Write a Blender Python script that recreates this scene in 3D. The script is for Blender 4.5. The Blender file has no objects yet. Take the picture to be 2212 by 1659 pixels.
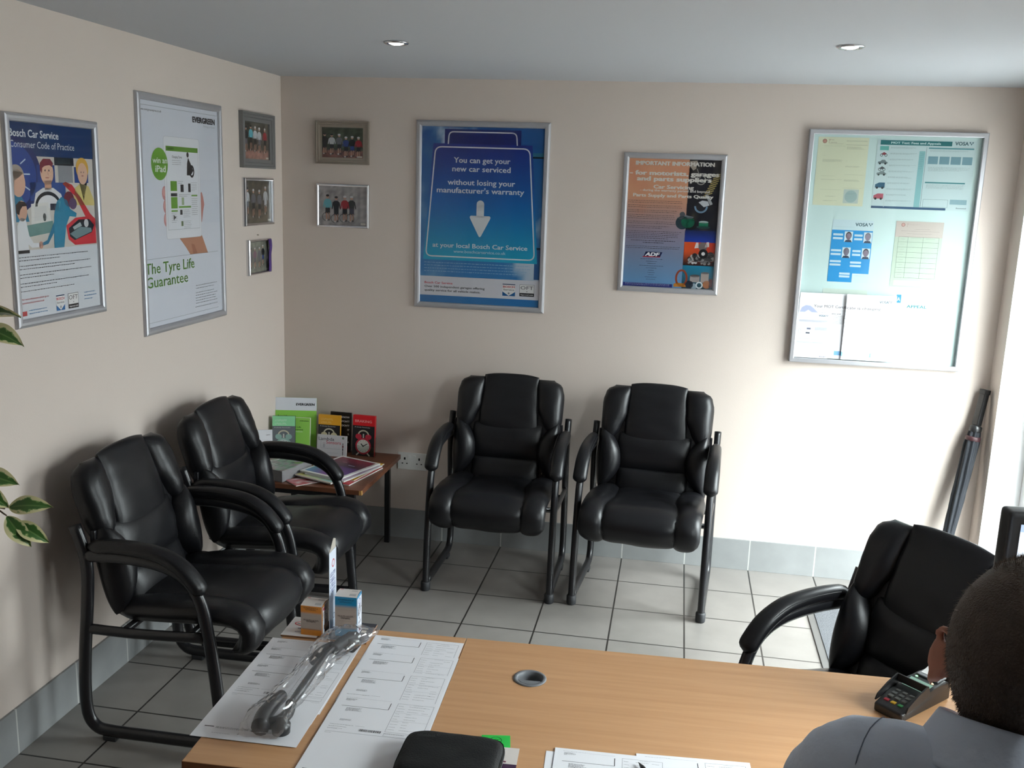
import bpy, bmesh, math, random
from mathutils import Vector, Matrix, noise
PI = math.pi
R = math.radians
SC = bpy.context.scene
COL = SC.collection
random.seed(7)

# ------------------------------------------------------------------ camera
F_PX = 2081.817
cam = bpy.data.cameras.new('camera')
cam.sensor_width = 36.0
cam.lens = F_PX / 2212 * 36.0
cam.clip_start = 0.05
co = bpy.data.objects.new('camera', cam)
COL.objects.link(co)
co.location = (1.90345, -4.47093, 1.75935)
co.rotation_euler = (R(78.37303), R(-1.90259), R(9.91634))
SC.camera = co

# ------------------------------------------------------------------ exposure, sky, daylight
SC.view_settings.view_transform = 'Standard'
SC.view_settings.look = 'None'
SC.view_settings.exposure = 0.0
SC.view_settings.gamma = 1.0
SC.view_settings.use_curve_mapping = False
world = bpy.data.worlds.new('overcast_sky')
SC.world = world
world.use_nodes = True
wn = world.node_tree
for n in list(wn.nodes):
    wn.nodes.remove(n)
w_out = wn.nodes.new('ShaderNodeOutputWorld')
w_bg = wn.nodes.new('ShaderNodeBackground')
w_tc = wn.nodes.new('ShaderNodeTexCoord')
w_sep = wn.nodes.new('ShaderNodeSeparateXYZ')
w_ramp = wn.nodes.new('ShaderNodeValToRGB')
w_ramp.color_ramp.elements[0].position = 0.12
w_ramp.color_ramp.elements[0].color = (0.17, 0.177, 0.185, 1)
w_ramp.color_ramp.elements[1].position = 0.7
w_ramp.color_ramp.elements[1].color = (0.93, 0.97, 1.0, 1)
wn.links.new(w_tc.outputs['Generated'], w_sep.inputs[0])
wn.links.new(w_sep.outputs['Z'], w_ramp.inputs[0])
wn.links.new(w_ramp.outputs[0], w_bg.inputs[0])
wn.links.new(w_bg.outputs[0], w_out.inputs[0])
w_bg.inputs['Strength'].default_value = 61.0

ROOM_X, ROOM_Y, ROOM_H = 3.29, -6.4, 2.228
WIN_Y0, WIN_Y1, WIN_Z0, WIN_Z1 = -1.30, -0.135, 0.0, 1.98     # glazed entrance in the right wall
W2_Y0, W2_Y1, W2_Z0 = -3.40, -2.40, 1.00                       # smaller window by the desk
pl = bpy.data.lights.new('window_portal', 'AREA')
pl.shape = 'RECTANGLE'
pl.size, pl.size_y = WIN_Z1 - WIN_Z0, WIN_Y1 - WIN_Y0
pl.cycles.is_portal = True
po = bpy.data.objects.new('window_portal', pl)
COL.objects.link(po)
po.location = (ROOM_X + 0.24, (WIN_Y0 + WIN_Y1) / 2, (WIN_Z0 + WIN_Z1) / 2)
po.rotation_euler = (0, R(90), 0)
pl2 = bpy.data.lights.new('window_portal', 'AREA')
pl2.shape = 'RECTANGLE'
pl2.size, pl2.size_y = WIN_Z1 - W2_Z0, W2_Y1 - W2_Y0
pl2.cycles.is_portal = True
po2 = bpy.data.objects.new('window_portal', pl2)
COL.objects.link(po2)
po2.location = (ROOM_X + 0.24, (W2_Y0 + W2_Y1) / 2, (W2_Z0 + WIN_Z1) / 2)
po2.rotation_euler = (0, R(90), 0)

# ------------------------------------------------------------------ materials
def s2l(c):
    c = c / 255.0
    return c / 12.92 if c <= 0.04045 else ((c + 0.055) / 1.055) ** 2.4
def rgb(r, g, b):
    return (s2l(r), s2l(g), s2l(b), 1.0)
def setin(b, name, val):
    if name in b.inputs:
        b.inputs[name].default_value = val
MATS = {}
def mat(name, color, rough=0.5, metal=0.0, spec=0.5, bump=None, coat=0.0, var=None, emit=None):
    """plain principled material, optional noise bump (scale, strength) and colour variation (scale, amount)"""
    if name in MATS:
        return MATS[name]
    m = bpy.data.materials.new(name)
    m.use_nodes = True
    nt = m.node_tree
    b = nt.nodes['Principled BSDF']
    setin(b, 'Base Color', color)
    setin(b, 'Roughness', rough)
    setin(b, 'Metallic', metal)
    setin(b, 'Specular IOR Level', spec)
    setin(b, 'Coat Weight', coat)
    if emit:
        setin(b, 'Emission Color', emit[0])
        setin(b, 'Emission Strength', emit[1])
    tc = nt.nodes.new('ShaderNodeTexCoord')
    if bump:
        t = nt.nodes.new('ShaderNodeTexNoise')
        t.inputs['Scale'].default_value = bump[0]
        t.inputs['Detail'].default_value = 4
        nt.links.new(tc.outputs['Object'], t.inputs['Vector'])
        bp = nt.nodes.new('ShaderNodeBump')
        bp.inputs['Strength'].default_value = bump[1]
        bp.inputs['Distance'].default_value = 0.004
        nt.links.new(t.outputs['Fac'], bp.inputs['Height'])
        nt.links.new(bp.outputs['Normal'], b.inputs['Normal'])
    if var:
        t2 = nt.nodes.new('ShaderNodeTexNoise')
        t2.inputs['Scale'].default_value = var[0]
        t2.inputs['Detail'].default_value = 3
        nt.links.new(tc.outputs['Object'], t2.inputs['Vector'])
        mx = nt.nodes.new('ShaderNodeMixRGB')
        mx.blend_type = 'MULTIPLY'
        mx.inputs['Fac'].default_value = var[1]
        mx.inputs['Color1'].default_value = color
        nt.links.new(t2.outputs['Fac'], mx.inputs['Color2'])
        nt.links.new(mx.outputs[0], b.inputs['Base Color'])
    MATS[name] = m
    return m

def brick_mat(name, c1, c2, grout, bw, rh, shift, rough, axes='xy', msize=0.004):
    m = bpy.data.materials.new(name)
    m.use_nodes = True
    nt = m.node_tree
    b = nt.nodes['Principled BSDF']
    tc = nt.nodes.new('ShaderNodeTexCoord')
    sep = nt.nodes.new('ShaderNodeSeparateXYZ')
    cmb = nt.nodes.new('ShaderNodeCombineXYZ')
    nt.links.new(tc.outputs['Object'], sep.inputs[0])
    for i, a in enumerate(axes):
        ad = nt.nodes.new('ShaderNodeMath')
        ad.operation = 'ADD'
        ad.inputs[1].default_value = shift[i]
        nt.links.new(sep.outputs['XYZ'.index(a.upper())], ad.inputs[0])
        nt.links.new(ad.outputs[0], cmb.inputs[i])
    br = nt.nodes.new('ShaderNodeTexBrick')
    br.offset = 0.0
    br.squash = 1.0
    br.inputs['Scale'].default_value = 1.0
    br.inputs['Color1'].default_value = c1
    br.inputs['Color2'].default_value = c2
    br.inputs['Mortar'].default_value = grout
    br.inputs['Mortar Size'].default_value = msize
    br.inputs['Mortar Smooth'].default_value = 0.1
    br.inputs['Bias'].default_value = 0.0
    br.inputs['Brick Width'].default_value = bw
    br.inputs['Row Height'].default_value = rh
    nt.links.new(cmb.outputs[0], br.inputs['Vector'])
    no = nt.nodes.new('ShaderNodeTexNoise')
    no.inputs['Scale'].default_value = 9
    no.inputs['Detail'].default_value = 6
    nt.links.new(tc.outputs['Object'], no.inputs['Vector'])
    rp = nt.nodes.new('ShaderNodeValToRGB')
    rp.color_ramp.elements[0].position = 0.3
    rp.color_ramp.elements[0].color = (0.86, 0.86, 0.86, 1)
    rp.color_ramp.elements[1].position = 0.7
    rp.color_ramp.elements[1].color = (1, 1, 1, 1)
    nt.links.new(no.outputs['Fac'], rp.inputs[0])
    mx = nt.nodes.new('ShaderNodeMixRGB')
    mx.blend_type = 'MULTIPLY'
    mx.inputs['Fac'].default_value = 1
    nt.links.new(br.outputs['Color'], mx.inputs['Color1'])
    nt.links.new(rp.outputs[0], mx.inputs['Color2'])
    nt.links.new(mx.outputs[0], b.inputs['Base Color'])
    setin(b, 'Roughness', rough)
    bp = nt.nodes.new('ShaderNodeBump')
    bp.inputs['Strength'].default_value = 0.5
    bp.inputs['Distance'].default_value = 0.002
    bp.invert = True
    nt.links.new(br.outputs['Fac'], bp.inputs['Height'])
    nt.links.new(bp.outputs['Normal'], b.inputs['Normal'])
    return m

def wood_mat(name, ca, cb, rough, stretch=(1.2, 26, 26)):
    m = bpy.data.materials.new(name)
    m.use_nodes = True
    nt = m.node_tree
    b = nt.nodes['Principled BSDF']
    tc = nt.nodes.new('ShaderNodeTexCoord')
    mp = nt.nodes.new('ShaderNodeMapping')
    mp.inputs['Scale'].default_value = stretch
    nt.links.new(tc.outputs['Object'], mp.inputs['Vector'])
    no = nt.nodes.new('ShaderNodeTexNoise')
    no.inputs['Scale'].default_value = 2.2
    no.inputs['Detail'].default_value = 7
    no.inputs['Roughness'].default_value = 0.62
    nt.links.new(mp.outputs[0], no.inputs['Vector'])
    rp = nt.nodes.new('ShaderNodeValToRGB')
    rp.color_ramp.elements[0].position = 0.32
    rp.color_ramp.elements[0].color = ca
    rp.color_ramp.elements[1].position = 0.68
    rp.color_ramp.elements[1].color = cb
    nt.links.new(no.outputs['Fac'], rp.inputs[0])
    nt.links.new(rp.outputs[0], b.inputs['Base Color'])
    setin(b, 'Roughness', rough)
    return m

def print_mat(name, rough, coat=0.0):
    """printed surface: the ink colour is stored per face corner"""
    m = bpy.data.materials.new(name)
    m.use_nodes = True
    nt = m.node_tree
    b = nt.nodes['Principled BSDF']
    at = nt.nodes.new('ShaderNodeAttribute')
    at.attribute_name = 'ink'
    nt.links.new(at.outputs['Color'], b.inputs['Base Color'])
    setin(b, 'Roughness', rough)
    setin(b, 'Coat Weight', coat)
    setin(b, 'Coat Roughness', 0.08)
    return m

def pane_mat(name, tint, fac, rough=0.03):
    m = bpy.data.materials.new(name)
    m.use_nodes = True
    nt = m.node_tree
    for n in list(nt.nodes):
        nt.nodes.remove(n)
    out = nt.nodes.new('ShaderNodeOutputMaterial')
    tr = nt.nodes.new('ShaderNodeBsdfTransparent')
    tr.inputs[0].default_value = tint
    gl = nt.nodes.new('ShaderNodeBsdfGlossy')
    gl.inputs['Roughness'].default_value = rough
    lw = nt.nodes.new('ShaderNodeLayerWeight')          # same reflectance on both faces of a thin sheet
    lw.inputs['Blend'].default_value = 0.5
    pw = nt.nodes.new('ShaderNodeMath')
    pw.operation = 'POWER'
    pw.inputs[1].default_value = 5.0
    nt.links.new(lw.outputs['Facing'], pw.inputs[0])
    mu = nt.nodes.new('ShaderNodeMath')
    mu.operation = 'MULTIPLY_ADD'
    mu.inputs[1].default_value = 0.95 * fac
    mu.inputs[2].default_value = 0.042 * fac
    mu.use_clamp = True
    nt.links.new(pw.outputs[0], mu.inputs[0])
    mx = nt.nodes.new('ShaderNodeMixShader')
    nt.links.new(mu.outputs[0], mx.inputs[0])
    nt.links.new(tr.outputs[0], mx.inputs[1])
    nt.links.new(gl.outputs[0], mx.inputs[2])
    nt.links.new(mx.outputs[0], out.inputs[0])
    return m

M_WALL = mat('cream_wall_paint', rgb(214, 201, 191), 0.75, bump=(160, 0.08))
M_CEIL = mat('white_ceiling_paint', rgb(192, 194, 198), 0.85)
M_FLOOR = brick_mat('grey_floor_tiles', rgb(136, 131, 127), rgb(130, 126, 122), rgb(42, 40, 38), 0.3, 0.3, (-1.1247 + 3.0, 0.29 + 9.0), 0.34, 'xy', 0.0035)
M_SKIRT_B = brick_mat('grey_skirting_tiles_back', rgb(150, 152, 152), rgb(144, 146, 146), rgb(196, 196, 192), 0.3, 1.0, (-1.1247 + 3.0, 0.5), 0.35, 'xz', 0.003)
M_SKIRT_L = brick_mat('grey_skirting_tiles_left', rgb(150, 152, 152), rgb(144, 146, 146), rgb(196, 196, 192), 0.3, 1.0, (0.29 + 9.0, 0.5), 0.35, 'yz', 0.003)
M_WALLDARK = mat('low_bounce_wall', rgb(104, 104, 108), 0.8)  # unseen front wall, its colour darkened to cut bounced light
M_UPVC = mat('white_window_plastic', rgb(240, 240, 240), 0.35)
M_PAVE = mat('outdoor_asphalt', rgb(98, 98, 98), 0.9, var=(3, 0.3))
M_LEATHER = mat('black_leather', (0.0065, 0.0065, 0.008, 1), 0.36, spec=0.36, bump=(420, 0.10))
M_LEATHER2 = mat('black_leather_piping', (0.008, 0.008, 0.009, 1), 0.5, bump=(230, 0.2))
M_BLACKMETAL = mat('black_enamelled_steel', (0.010, 0.010, 0.012, 1), 0.28, spec=0.5)
M_RUBBER = mat('dark_rubber', (0.022, 0.023, 0.026, 1), 0.6)
M_ALU = mat('brushed_aluminium', rgb(188, 188, 192), 0.42, metal=0.6)
M_CHROME = mat('polished_silver', rgb(215, 215, 218), 0.16, metal=1.0)
M_PEWTER = mat('pewter_frame', rgb(160, 150, 138), 0.36, metal=0.6)
M_GREYFRAME = mat('grey_painted_frame', rgb(128, 128, 128), 0.45, metal=0.3)
M_BLACKPL = mat('black_plastic', (0.012, 0.012, 0.013, 1), 0.35)
M_GREYPL = mat('grey_plastic', rgb(112, 114, 118), 0.42)
M_WHITEPL = mat('white_plastic', rgb(226, 226, 222), 0.3)
M_DARKHOLE = mat('dark_hole', (0.004, 0.003, 0.003, 1), 0.9)
M_BEECH = wood_mat('beech_laminate', rgb(186, 140, 98), rgb(200, 154, 112), 0.36)
M_BEECHEDGE = wood_mat('beech_edging', rgb(128, 80, 48), rgb(146, 96, 60), 0.45)
M_DARKWOOD = wood_mat('brown_table_veneer', rgb(96, 56, 38), rgb(118, 72, 48), 0.4)
M_PALEWOOD = mat('pale_cut_wood', rgb(186, 140, 80), 0.6)
M_PAPER = print_mat('printed_paper', 0.55)
M_POSTER = print_mat('printed_poster', 0.35)
M_GLOSSY = print_mat('printed_gloss_card', 0.3, 0.25)
M_PANE = pane_mat('clear_pane', (0.97, 0.97, 0.97, 1), 0.55, 0.06)
M_BOARDPANE = pane_mat('board_glass', (0.915, 0.945, 0.945, 1), 0.24, 0.05)
M_GLASS = pane_mat('window_glass', (0.93, 0.96, 0.95, 1), 0.8)
M_BAG = pane_mat('crumpled_polythene', (0.985, 0.985, 0.99, 1), 2.0, 0.10)
_bn = M_BAG.node_tree
_df = _bn.nodes.new('ShaderNodeBsdfTranslucent')
_df.inputs[0].default_value = (0.9, 0.9, 0.92, 1)
_ms = _bn.nodes.new('ShaderNodeMixShader')
_ms.inputs[0].default_value = 0.10
_tr = [n for n in _bn.nodes if n.type == 'BSDF_TRANSPARENT'][0]
_m0 = [n for n in _bn.nodes if n.type == 'MIX_SHADER' and n is not _ms and n != _ms][0]
_bn.links.new(_tr.outputs[0], _ms.inputs[1])
_bn.links.new(_df.outputs[0], _ms.inputs[2])
_bn.links.new(_ms.outputs[0], _m0.inputs[1])
M_WRAP = pane_mat('shrink_wrap', (0.85, 0.85, 0.86, 1), 2.0, 0.15)
M_CARPET = mat('grey_mat_pile', rgb(112, 114, 118), 0.95, bump=(420, 1.0), var=(260, 0.75))
M_MATEDGE = mat('grey_mat_rubber_edge', rgb(88, 86, 84), 0.7)
M_UMB = mat('navy_umbrella_nylon', rgb(20, 24, 31), 0.75, bump=(60, 0.5))
M_RED = mat('red_band', rgb(58, 28, 32), 0.5)
M_SKIN = mat('skin', rgb(176, 112, 86), 0.55, spec=0.35, bump=(180, 0.12), var=(14, 0.25))
setin(M_SKIN.node_tree.nodes['Principled BSDF'], 'Subsurface Weight', 0.12)
setin(M_SKIN.node_tree.nodes['Principled BSDF'], 'Subsurface Radius', (0.012, 0.004, 0.002))
M_HAIR = mat('short_brown_hair', rgb(92, 74, 60), 0.6, bump=(420, 1.0), var=(60, 0.5))
M_SHIRT = mat('blue_grey_shirt_cotton', rgb(205, 215, 232), 0.8, bump=(38, 0.5))
M_SEAM = mat('shirt_seam_thread', rgb(120, 130, 150), 0.9)
M_TROUSER = mat('dark_trouser_cloth', rgb(40, 42, 48), 0.9)
M_BARK = mat('plant_stem_bark', rgb(92, 76, 58), 0.8)
M_POT = mat('terracotta_pot', rgb(150, 92, 66), 0.8)
M_SOIL = mat('potting_soil', rgb(46, 36, 28), 1.0)
M_LEAF = print_mat('variegated_leaf', 0.38, 0.1)
M_LAMP = mat('lit_halogen_lamp', rgb(255, 250, 235), 0.4, emit=((1.0, 0.94, 0.82, 1), 14.0))
M_SCREEN = print_mat('lcd_screen', 0.3)
_nt = M_SCREEN.node_tree
_nt.links.new(_nt.nodes['Attribute'].outputs['Color'], _nt.nodes['Principled BSDF'].inputs['Emission Color'])
setin(_nt.nodes['Principled BSDF'], 'Emission Strength', 0.55)
M_LED = mat('lit_green_indicator', rgb(140, 255, 170), 0.4, emit=((0.5, 1.0, 0.6, 1), 1.2))
M_LED2 = mat('lit_amber_indicator', rgb(255, 220, 150), 0.4, emit=((1.0, 0.8, 0.45, 1), 1.2))
M_PURPLE = mat('purple_ribbon', rgb(74, 40, 120), 0.4)

# ------------------------------------------------------------------ object helpers
def tag(o, label=None, cat=None, group=None, kind=None):
    if label: o['label'] = label
    if cat: o['category'] = cat
    if group: o['group'] = group
    if kind: o['kind'] = kind
    return o
def thing(name, label, cat, loc=(0, 0, 0), rot=(0, 0, 0), group=None):
    o = bpy.data.objects.new(name, None)
    o.empty_display_size = 0.05
    COL.objects.link(o)
    o.location = loc
    o.rotation_euler = rot
    return tag(o, label, cat, group)
def link(name, me, material=None, parent=None):
    o = bpy.data.objects.new(name, me)
    COL.objects.link(o)
    if material is not None:
        for mm in (material if isinstance(material, (list, tuple)) else [material]):
            me.materials.append(mm)
    if parent is not None:
        o.parent = parent
    return o
def place(o, loc, rot=(0, 0, 0)):
    o.location = loc
    o.rotation_euler = rot
    return o

class MB:
    """collects shapes into one bmesh"""
    def __init__(self):
        self.bm = bmesh.new()
        self.mi = 0
        self.smooth = False
    def _face(self, vs):
        try:
            f = self.bm.faces.new(vs)
            f.material_index = self.mi
            f.smooth = self.smooth
            return f
        except ValueError:
            return None
    def box(self, lo, hi, bevel=0.0, M=None, seg=2):
        b = bmesh.new()
        bmesh.ops.create_cube(b, size=1.0)
        for v in b.verts:
            v.co = Vector(((lo[i] + hi[i]) / 2 + v.co[i] * (hi[i] - lo[i])) for i in range(3))
        if bevel > 0:
            bmesh.ops.bevel(b, geom=list(b.edges), offset=bevel, segments=seg, profile=0.6, affect='EDGES')
        self.merge(b, M)
        return self
    def merge(self, b, M=None, smooth=None):
        b.verts.ensure_lookup_table()
        b.verts.index_update()
        vs = [self.bm.verts.new((M @ v.co) if M else v.co) for v in b.verts]
        for f in b.faces:
            nf = self._face([vs[v.index] for v in f.verts])
            if nf and smooth is not None:
                nf.smooth = smooth
        b.free()
    def prism(self, pts, z0, z1, M=None, bevel=0.0):
        b = bmesh.new()
        n = len(pts)
        lo = [b.verts.new((p[0], p[1], z0)) for p in pts]
        hi = [b.verts.new((p[0], p[1], z1)) for p in pts]
        b.faces.new(hi)
        b.faces.new(lo[::-1])
        for i in range(n):
            j = (i + 1) % n
            b.faces.new((lo[i], lo[j], hi[j], hi[i]))
        if bevel:
            es = [e for e in b.edges if abs(e.verts[0].co.z - e.verts[1].co.z) < 1e-6]
            bmesh.ops.bevel(b, geom=es, offset=bevel, segments=2, profile=0.6, affect='EDGES')
        self.merge(b, M)
        return self
    def lathe(self, prof, n=24, M=None, sx=1.0, sy=1.0):
        rings = []
        for (r, z) in prof:
            ring = []
            for k in range(n):
                a = 2 * PI * k / n
                p = Vector((r * math.cos(a) * sx, r * math.sin(a) * sy, z))
                ring.append(self.bm.verts.new((M @ p) if M else p))
            rings.append(ring)
        for a, b in zip(rings, rings[1:]):
            for k in range(n):
                self._face((a[k], a[(k + 1) % n], b[(k + 1) % n], b[k]))
        if prof[0][0] > 1e-6: self._face(rings[0][::-1])
        if prof[-1][0] > 1e-6: self._face(rings[-1])
        return self
    def sweep(self, path, radii, side=None, n=10, M=None, closed_ends=True):
        """elliptical section swept along a path; radii = (a, b) or list; a lies along `side`"""
        path = [Vector(p) for p in path]
        rings = []
        L = len(path)
        prev = None
        for i, p in enumerate(path):
            t = (path[min(i + 1, L - 1)] - path[max(i - 1, 0)]).normalized()
            if side is not None:
                s = Vector(side)
            elif prev is not None:
                s = prev
            else:
                s = Vector((0, 0, 1)) if abs(t.z) < 0.9 else Vector((1, 0, 0))
            s = (s - t * s.dot(t)).normalized()
            prev = s
            u = t.cross(s)
            ra, rb = radii[i] if isinstance(radii, list) else radii
            ring = []
            for k in range(n):
                a = 2 * PI * k / n
                q = p + s * (ra * math.cos(a)) + u * (rb * math.sin(a))
                ring.append(self.bm.verts.new((M @ q) if M else q))
            rings.append(ring)
        for a, b in zip(rings, rings[1:]):
            for k in range(n):
                self._face((a[k], a[(k + 1) % n], b[(k + 1) % n], b[k]))
        if closed_ends:
            self._face(rings[0][::-1])
            self._face(rings[-1])
        return self
    def grid(self, fn, nu, nv, wrap_u=False):
        vs = [[self.bm.verts.new(fn(i / nu, j / nv)) for i in range(nu + (0 if wrap_u else 1))] for j in range(nv + 1)]
        m = nu if wrap_u else nu
        for j in range(nv):
            for i in range(nu):
                i2 = (i + 1) % nu if wrap_u else i + 1
                self._face((vs[j][i], vs[j][i2], vs[j + 1][i2], vs[j + 1][i]))
        return self
    def build(self, name, material, parent=None, merge=0.0, smooth=None, angle=None):
        if merge:
            bmesh.ops.remove_doubles(self.bm, verts=list(self.bm.verts), dist=merge)
        bmesh.ops.recalc_face_normals(self.bm, faces=list(self.bm.faces))
        me = bpy.data.meshes.new(name)
        if smooth is not None:
            for f in self.bm.faces:
                f.smooth = smooth
        if angle is not None:
            for f in self.bm.faces: f.smooth = True
            for e in self.bm.edges:
                if len(e.link_faces) == 2 and e.calc_face_angle(0) > angle:
                    e.smooth = False
        self.bm.to_mesh(me)
        self.bm.free()
        return link(name, me, material, parent)

def catmull(pts, sub=6):
    pts = [Vector(p) for p in pts]
    out = []
    for i in range(len(pts) - 1):
        p0, p1, p2, p3 = pts[max(i - 1, 0)], pts[i], pts[i + 1], pts[min(i + 2, len(pts) - 1)]
        for k in range(sub):
            t = k / sub
            out.append(0.5 * ((2 * p1) + (p2 - p0) * t + (2 * p0 - 5 * p1 + 4 * p2 - p3) * t * t + (3 * p1 - p0 - 3 * p2 + p3) * t ** 3))
    out.append(pts[-1])
    return out
def lerp(a, b, t): return a + (b - a) * t
def interp(tab, x):
    if x <= tab[0][0]: return tab[0][1]
    for (x0, y0), (x1, y1) in zip(tab, tab[1:]):
        if x <= x1:
            t = (x - x0) / (x1 - x0)
            t = t * t * (3 - 2 * t)
            return lerp(y0, y1, t)
    return tab[-1][1]

# ------------------------------------------------------------------ printed sheets
_glyphs = {}
def text_mesh(s, bold, shear=0.0):
    key = (s, bold, shear)
    if key not in _glyphs:
        cu = bpy.data.curves.new('lettering', 'FONT')
        cu.body = s
        cu.size = 1.0
        cu.resolution_u = 2
        cu.shear = shear
        ob = bpy.data.objects.new('lettering', cu)
        me = ob.to_mesh()
        vs = [(v.co.x, v.co.y) for v in me.vertices]
        fs = [tuple(p.vertices) for p in me.polygons]
        ob.to_mesh_clear()
        bpy.data.objects.remove(ob)
        bpy.data.curves.remove(cu)
        if vs:
            x0 = min(v[0] for v in vs)
            x1 = max(v[0] for v in vs)
        else:
            x0, x1 = 0, 1
        _glyphs[key] = (vs, fs, x0, x1)
    return _glyphs[key]

class Sheet:
    """one printed sheet in metres, x right, y up, facing +z; ink laid on in thin layers"""
    def __init__(self, w, h, t=0.0004, base=(245, 245, 245), warp=None):
        self.w, self.h, self.t, self.warp = w, h, t, warp
        self.V, self.F, self.C = [], [], []
        self.layer = 0
        c = rgb(*base)
        n = 12 if warp else 1
        for k in range(n):
            y0, y1 = h * k / n, h * (k + 1) / n
            for q in range(n):
                xa, xb = w * q / n, w * (q + 1) / n
                self._quad([(xa, y0, t), (xb, y0, t), (xb, y1, t), (xa, y1, t)], c)
                self._quad([(xa, y1, 0), (xb, y1, 0), (xb, y0, 0), (xa, y0, 0)], c)
            self._quad([(0, y1, 0), (0, y0, 0), (0, y0, t), (0, y1, t)], c)
            self._quad([(w, y0, 0), (w, y1, 0), (w, y1, t), (w, y0, t)], c)
        self._quad([(0, 0, 0), (w, 0, 0), (w, 0, t), (0, 0, t)], c)
        self._quad([(w, h, 0), (0, h, 0), (0, h, t), (w, h, t)], c)
    def _quad(self, ps, cols):
        i = len(self.V)
        self.V += ps
        self.F.append(tuple(range(i, i + len(ps))))
        if isinstance(cols[0], tuple): self.C.append(list(cols))
        else: self.C.append([cols] * len(ps))
    def z(self): return self.t + 0.00012 * (self.layer + 1)
    def up(self, n=1):
        self.layer += n
        return self
    # coordinates below are fractions of the sheet
    def poly(self, pts, col, grad=None):
        z = self.z()
        cs = [rgb(*col)] * len(pts) if grad is None else [rgb(*[lerp(a, b, 1 - p[1]) for a, b in zip(*grad)]) for p in pts]
        self._quad([(p[0] * self.w, p[1] * self.h, z) for p in pts], cs)
    def rect(self, u0, v0, u1, v1, col):
        self.poly([(u0, v0), (u1, v0), (u1, v1), (u0, v1)], col)
    def vgrad(self, u0, v0, u1, v1, ctop, cbot):
        z = self.z()
        a, b = rgb(*cbot), rgb(*ctop)
        self._quad([(u0 * self.w, v0 * self.h, z), (u1 * self.w, v0 * self.h, z), (u1 * self.w, v1 * self.h, z), (u0 * self.w, v1 * self.h, z)], [a, a, b, b])
    def frame(self, u0, v0, u1, v1, col, lw):
        a, b = lw / self.w, lw / self.h
        self.rect(u0, v0, u1, v0 + b, col)
        self.rect(u0, v1 - b, u1, v1, col)
        self.rect(u0, v0, u0 + a, v1, col)
        self.rect(u1 - a, v0, u1, v1, col)
    def line(self, p, q, col, lw):
        a = Vector((p[0] * self.w, p[1] * self.h))
        b = Vector((q[0] * self.w, q[1] * self.h))
        d = (b - a).normalized()
        n = Vector((-d.y, d.x)) * (lw / 2)
        z = self.z()
        self._quad([(*(a - n), z), (*(b - n), z), (*(b + n), z), (*(a + n), z)], rgb(*col))
    def disc(self, u, v, r, col, ry=None, n=24, a0=0, a1=2 * PI):
        """r in metres"""
        ry = ry or r
        z = self.z()
        pts = [(u * self.w + r * math.cos(a0 + (a1 - a0) * k / n), v * self.h + ry * math.sin(a0 + (a1 - a0) * k / n), z) for k in range(n if a1 - a0 > 6.2 else n + 1)]
        self._quad(pts, rgb(*col))
    def ring(self, u, v, r, lw, col, ry=None, n=28, a0=0, a1=2 * PI):
        ry = ry or r
        z = self.z()
        c = rgb(*col)
        for k in range(n):
            a, b = a0 + (a1 - a0) * k / n, a0 + (a1 - a0) * (k + 1) / n
            ps = []
            for (t, rr, ss) in ((a, r, ry), (b, r, ry), (b, r - lw, ry - lw), (a, r - lw, ry - lw)):
                ps.append((u * self.w + rr * math.cos(t), v * self.h + ss * math.sin(t), z))
            self._quad(ps, c)
    def outline(self, pts, col, lw, rad=0.0, open_=False):
        """polyline with rounded corners (pts fractions, rad metres)"""
        P = [Vector((p[0] * self.w, p[1] * self.h)) for p in pts]
        out = []
        n = len(P)
        for i in range(n):
            if (open_ and i in (0, n - 1)) or rad == 0:
                out.append(P[i])
                continue
            a, b, c = P[i - 1], P[i], P[(i + 1) % n]
            d1, d2 = (a - b).normalized(), (c - b).normalized()
            p1, p2 = b + d1 * rad, b + d2 * rad
            for k in range(7):
                t = k / 6
                out.append((1 - t) ** 2 * p1 + 2 * t * (1 - t) * b + t * t * p2)
        m = len(out)
        for i in range(m - 1 if open_ else m):
            a, b = out[i], out[(i + 1) % m]
            if (b - a).length < 1e-6: continue
            d = (b - a).normalized()
            e = d * lw * 0.3
            nn = Vector((-d.y, d.x)) * lw / 2
            z = self.z()
            self._quad([(*(a - e - nn), z), (*(b + e - nn), z), (*(b + e + nn), z), (*(a - e + nn), z)], rgb(*col))
    def text(self, s, u, v, cap, col, width=None, align='l', bold=0, shear=0.0, rot=0.0):
        """v = baseline, cap = capital height in metres, width = fitted width as a fraction of the sheet"""
        vs, fs, x0, x1 = text_mesh(s, 0, shear)
        d = 0.017 * max(0.0, bold)
        copies = [(0, 0)] if d < 0.004 else [(0, 0), (d, 0), (-d, 0), (d * 0.6, d * 0.5), (-d * 0.6, -d * 0.5), (-d * 0.6, d * 0.5), (d * 0.6, -d * 0.5)]
        sy = cap / 0.72
        sx = sy if width is None else width * self.w / (x1 - x0)
        W = (x1 - x0) * sx
        ox = u * self.w - {'l': 0, 'c': W / 2, 'r': W}[align]
        oy = v * self.h
        z = self.z()
        cr, sr = math.cos(rot), math.sin(rot)
        c = rgb(*col)
        for n_, (dx, dy) in enumerate(copies):          # heavier weights: the letter struck again a hair aside
            i = len(self.V)
            for (x, y) in vs:
                X, Y = (x - x0 + dx) * sx, (y + dy) * sy
                self.V.append((ox + X * cr - Y * sr, oy + X * sr + Y * cr, z + n_ * 4e-6))
            for f in fs:
                self.F.append(tuple(i + k for k in f))
                self.C.append([c] * len(f))
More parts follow.
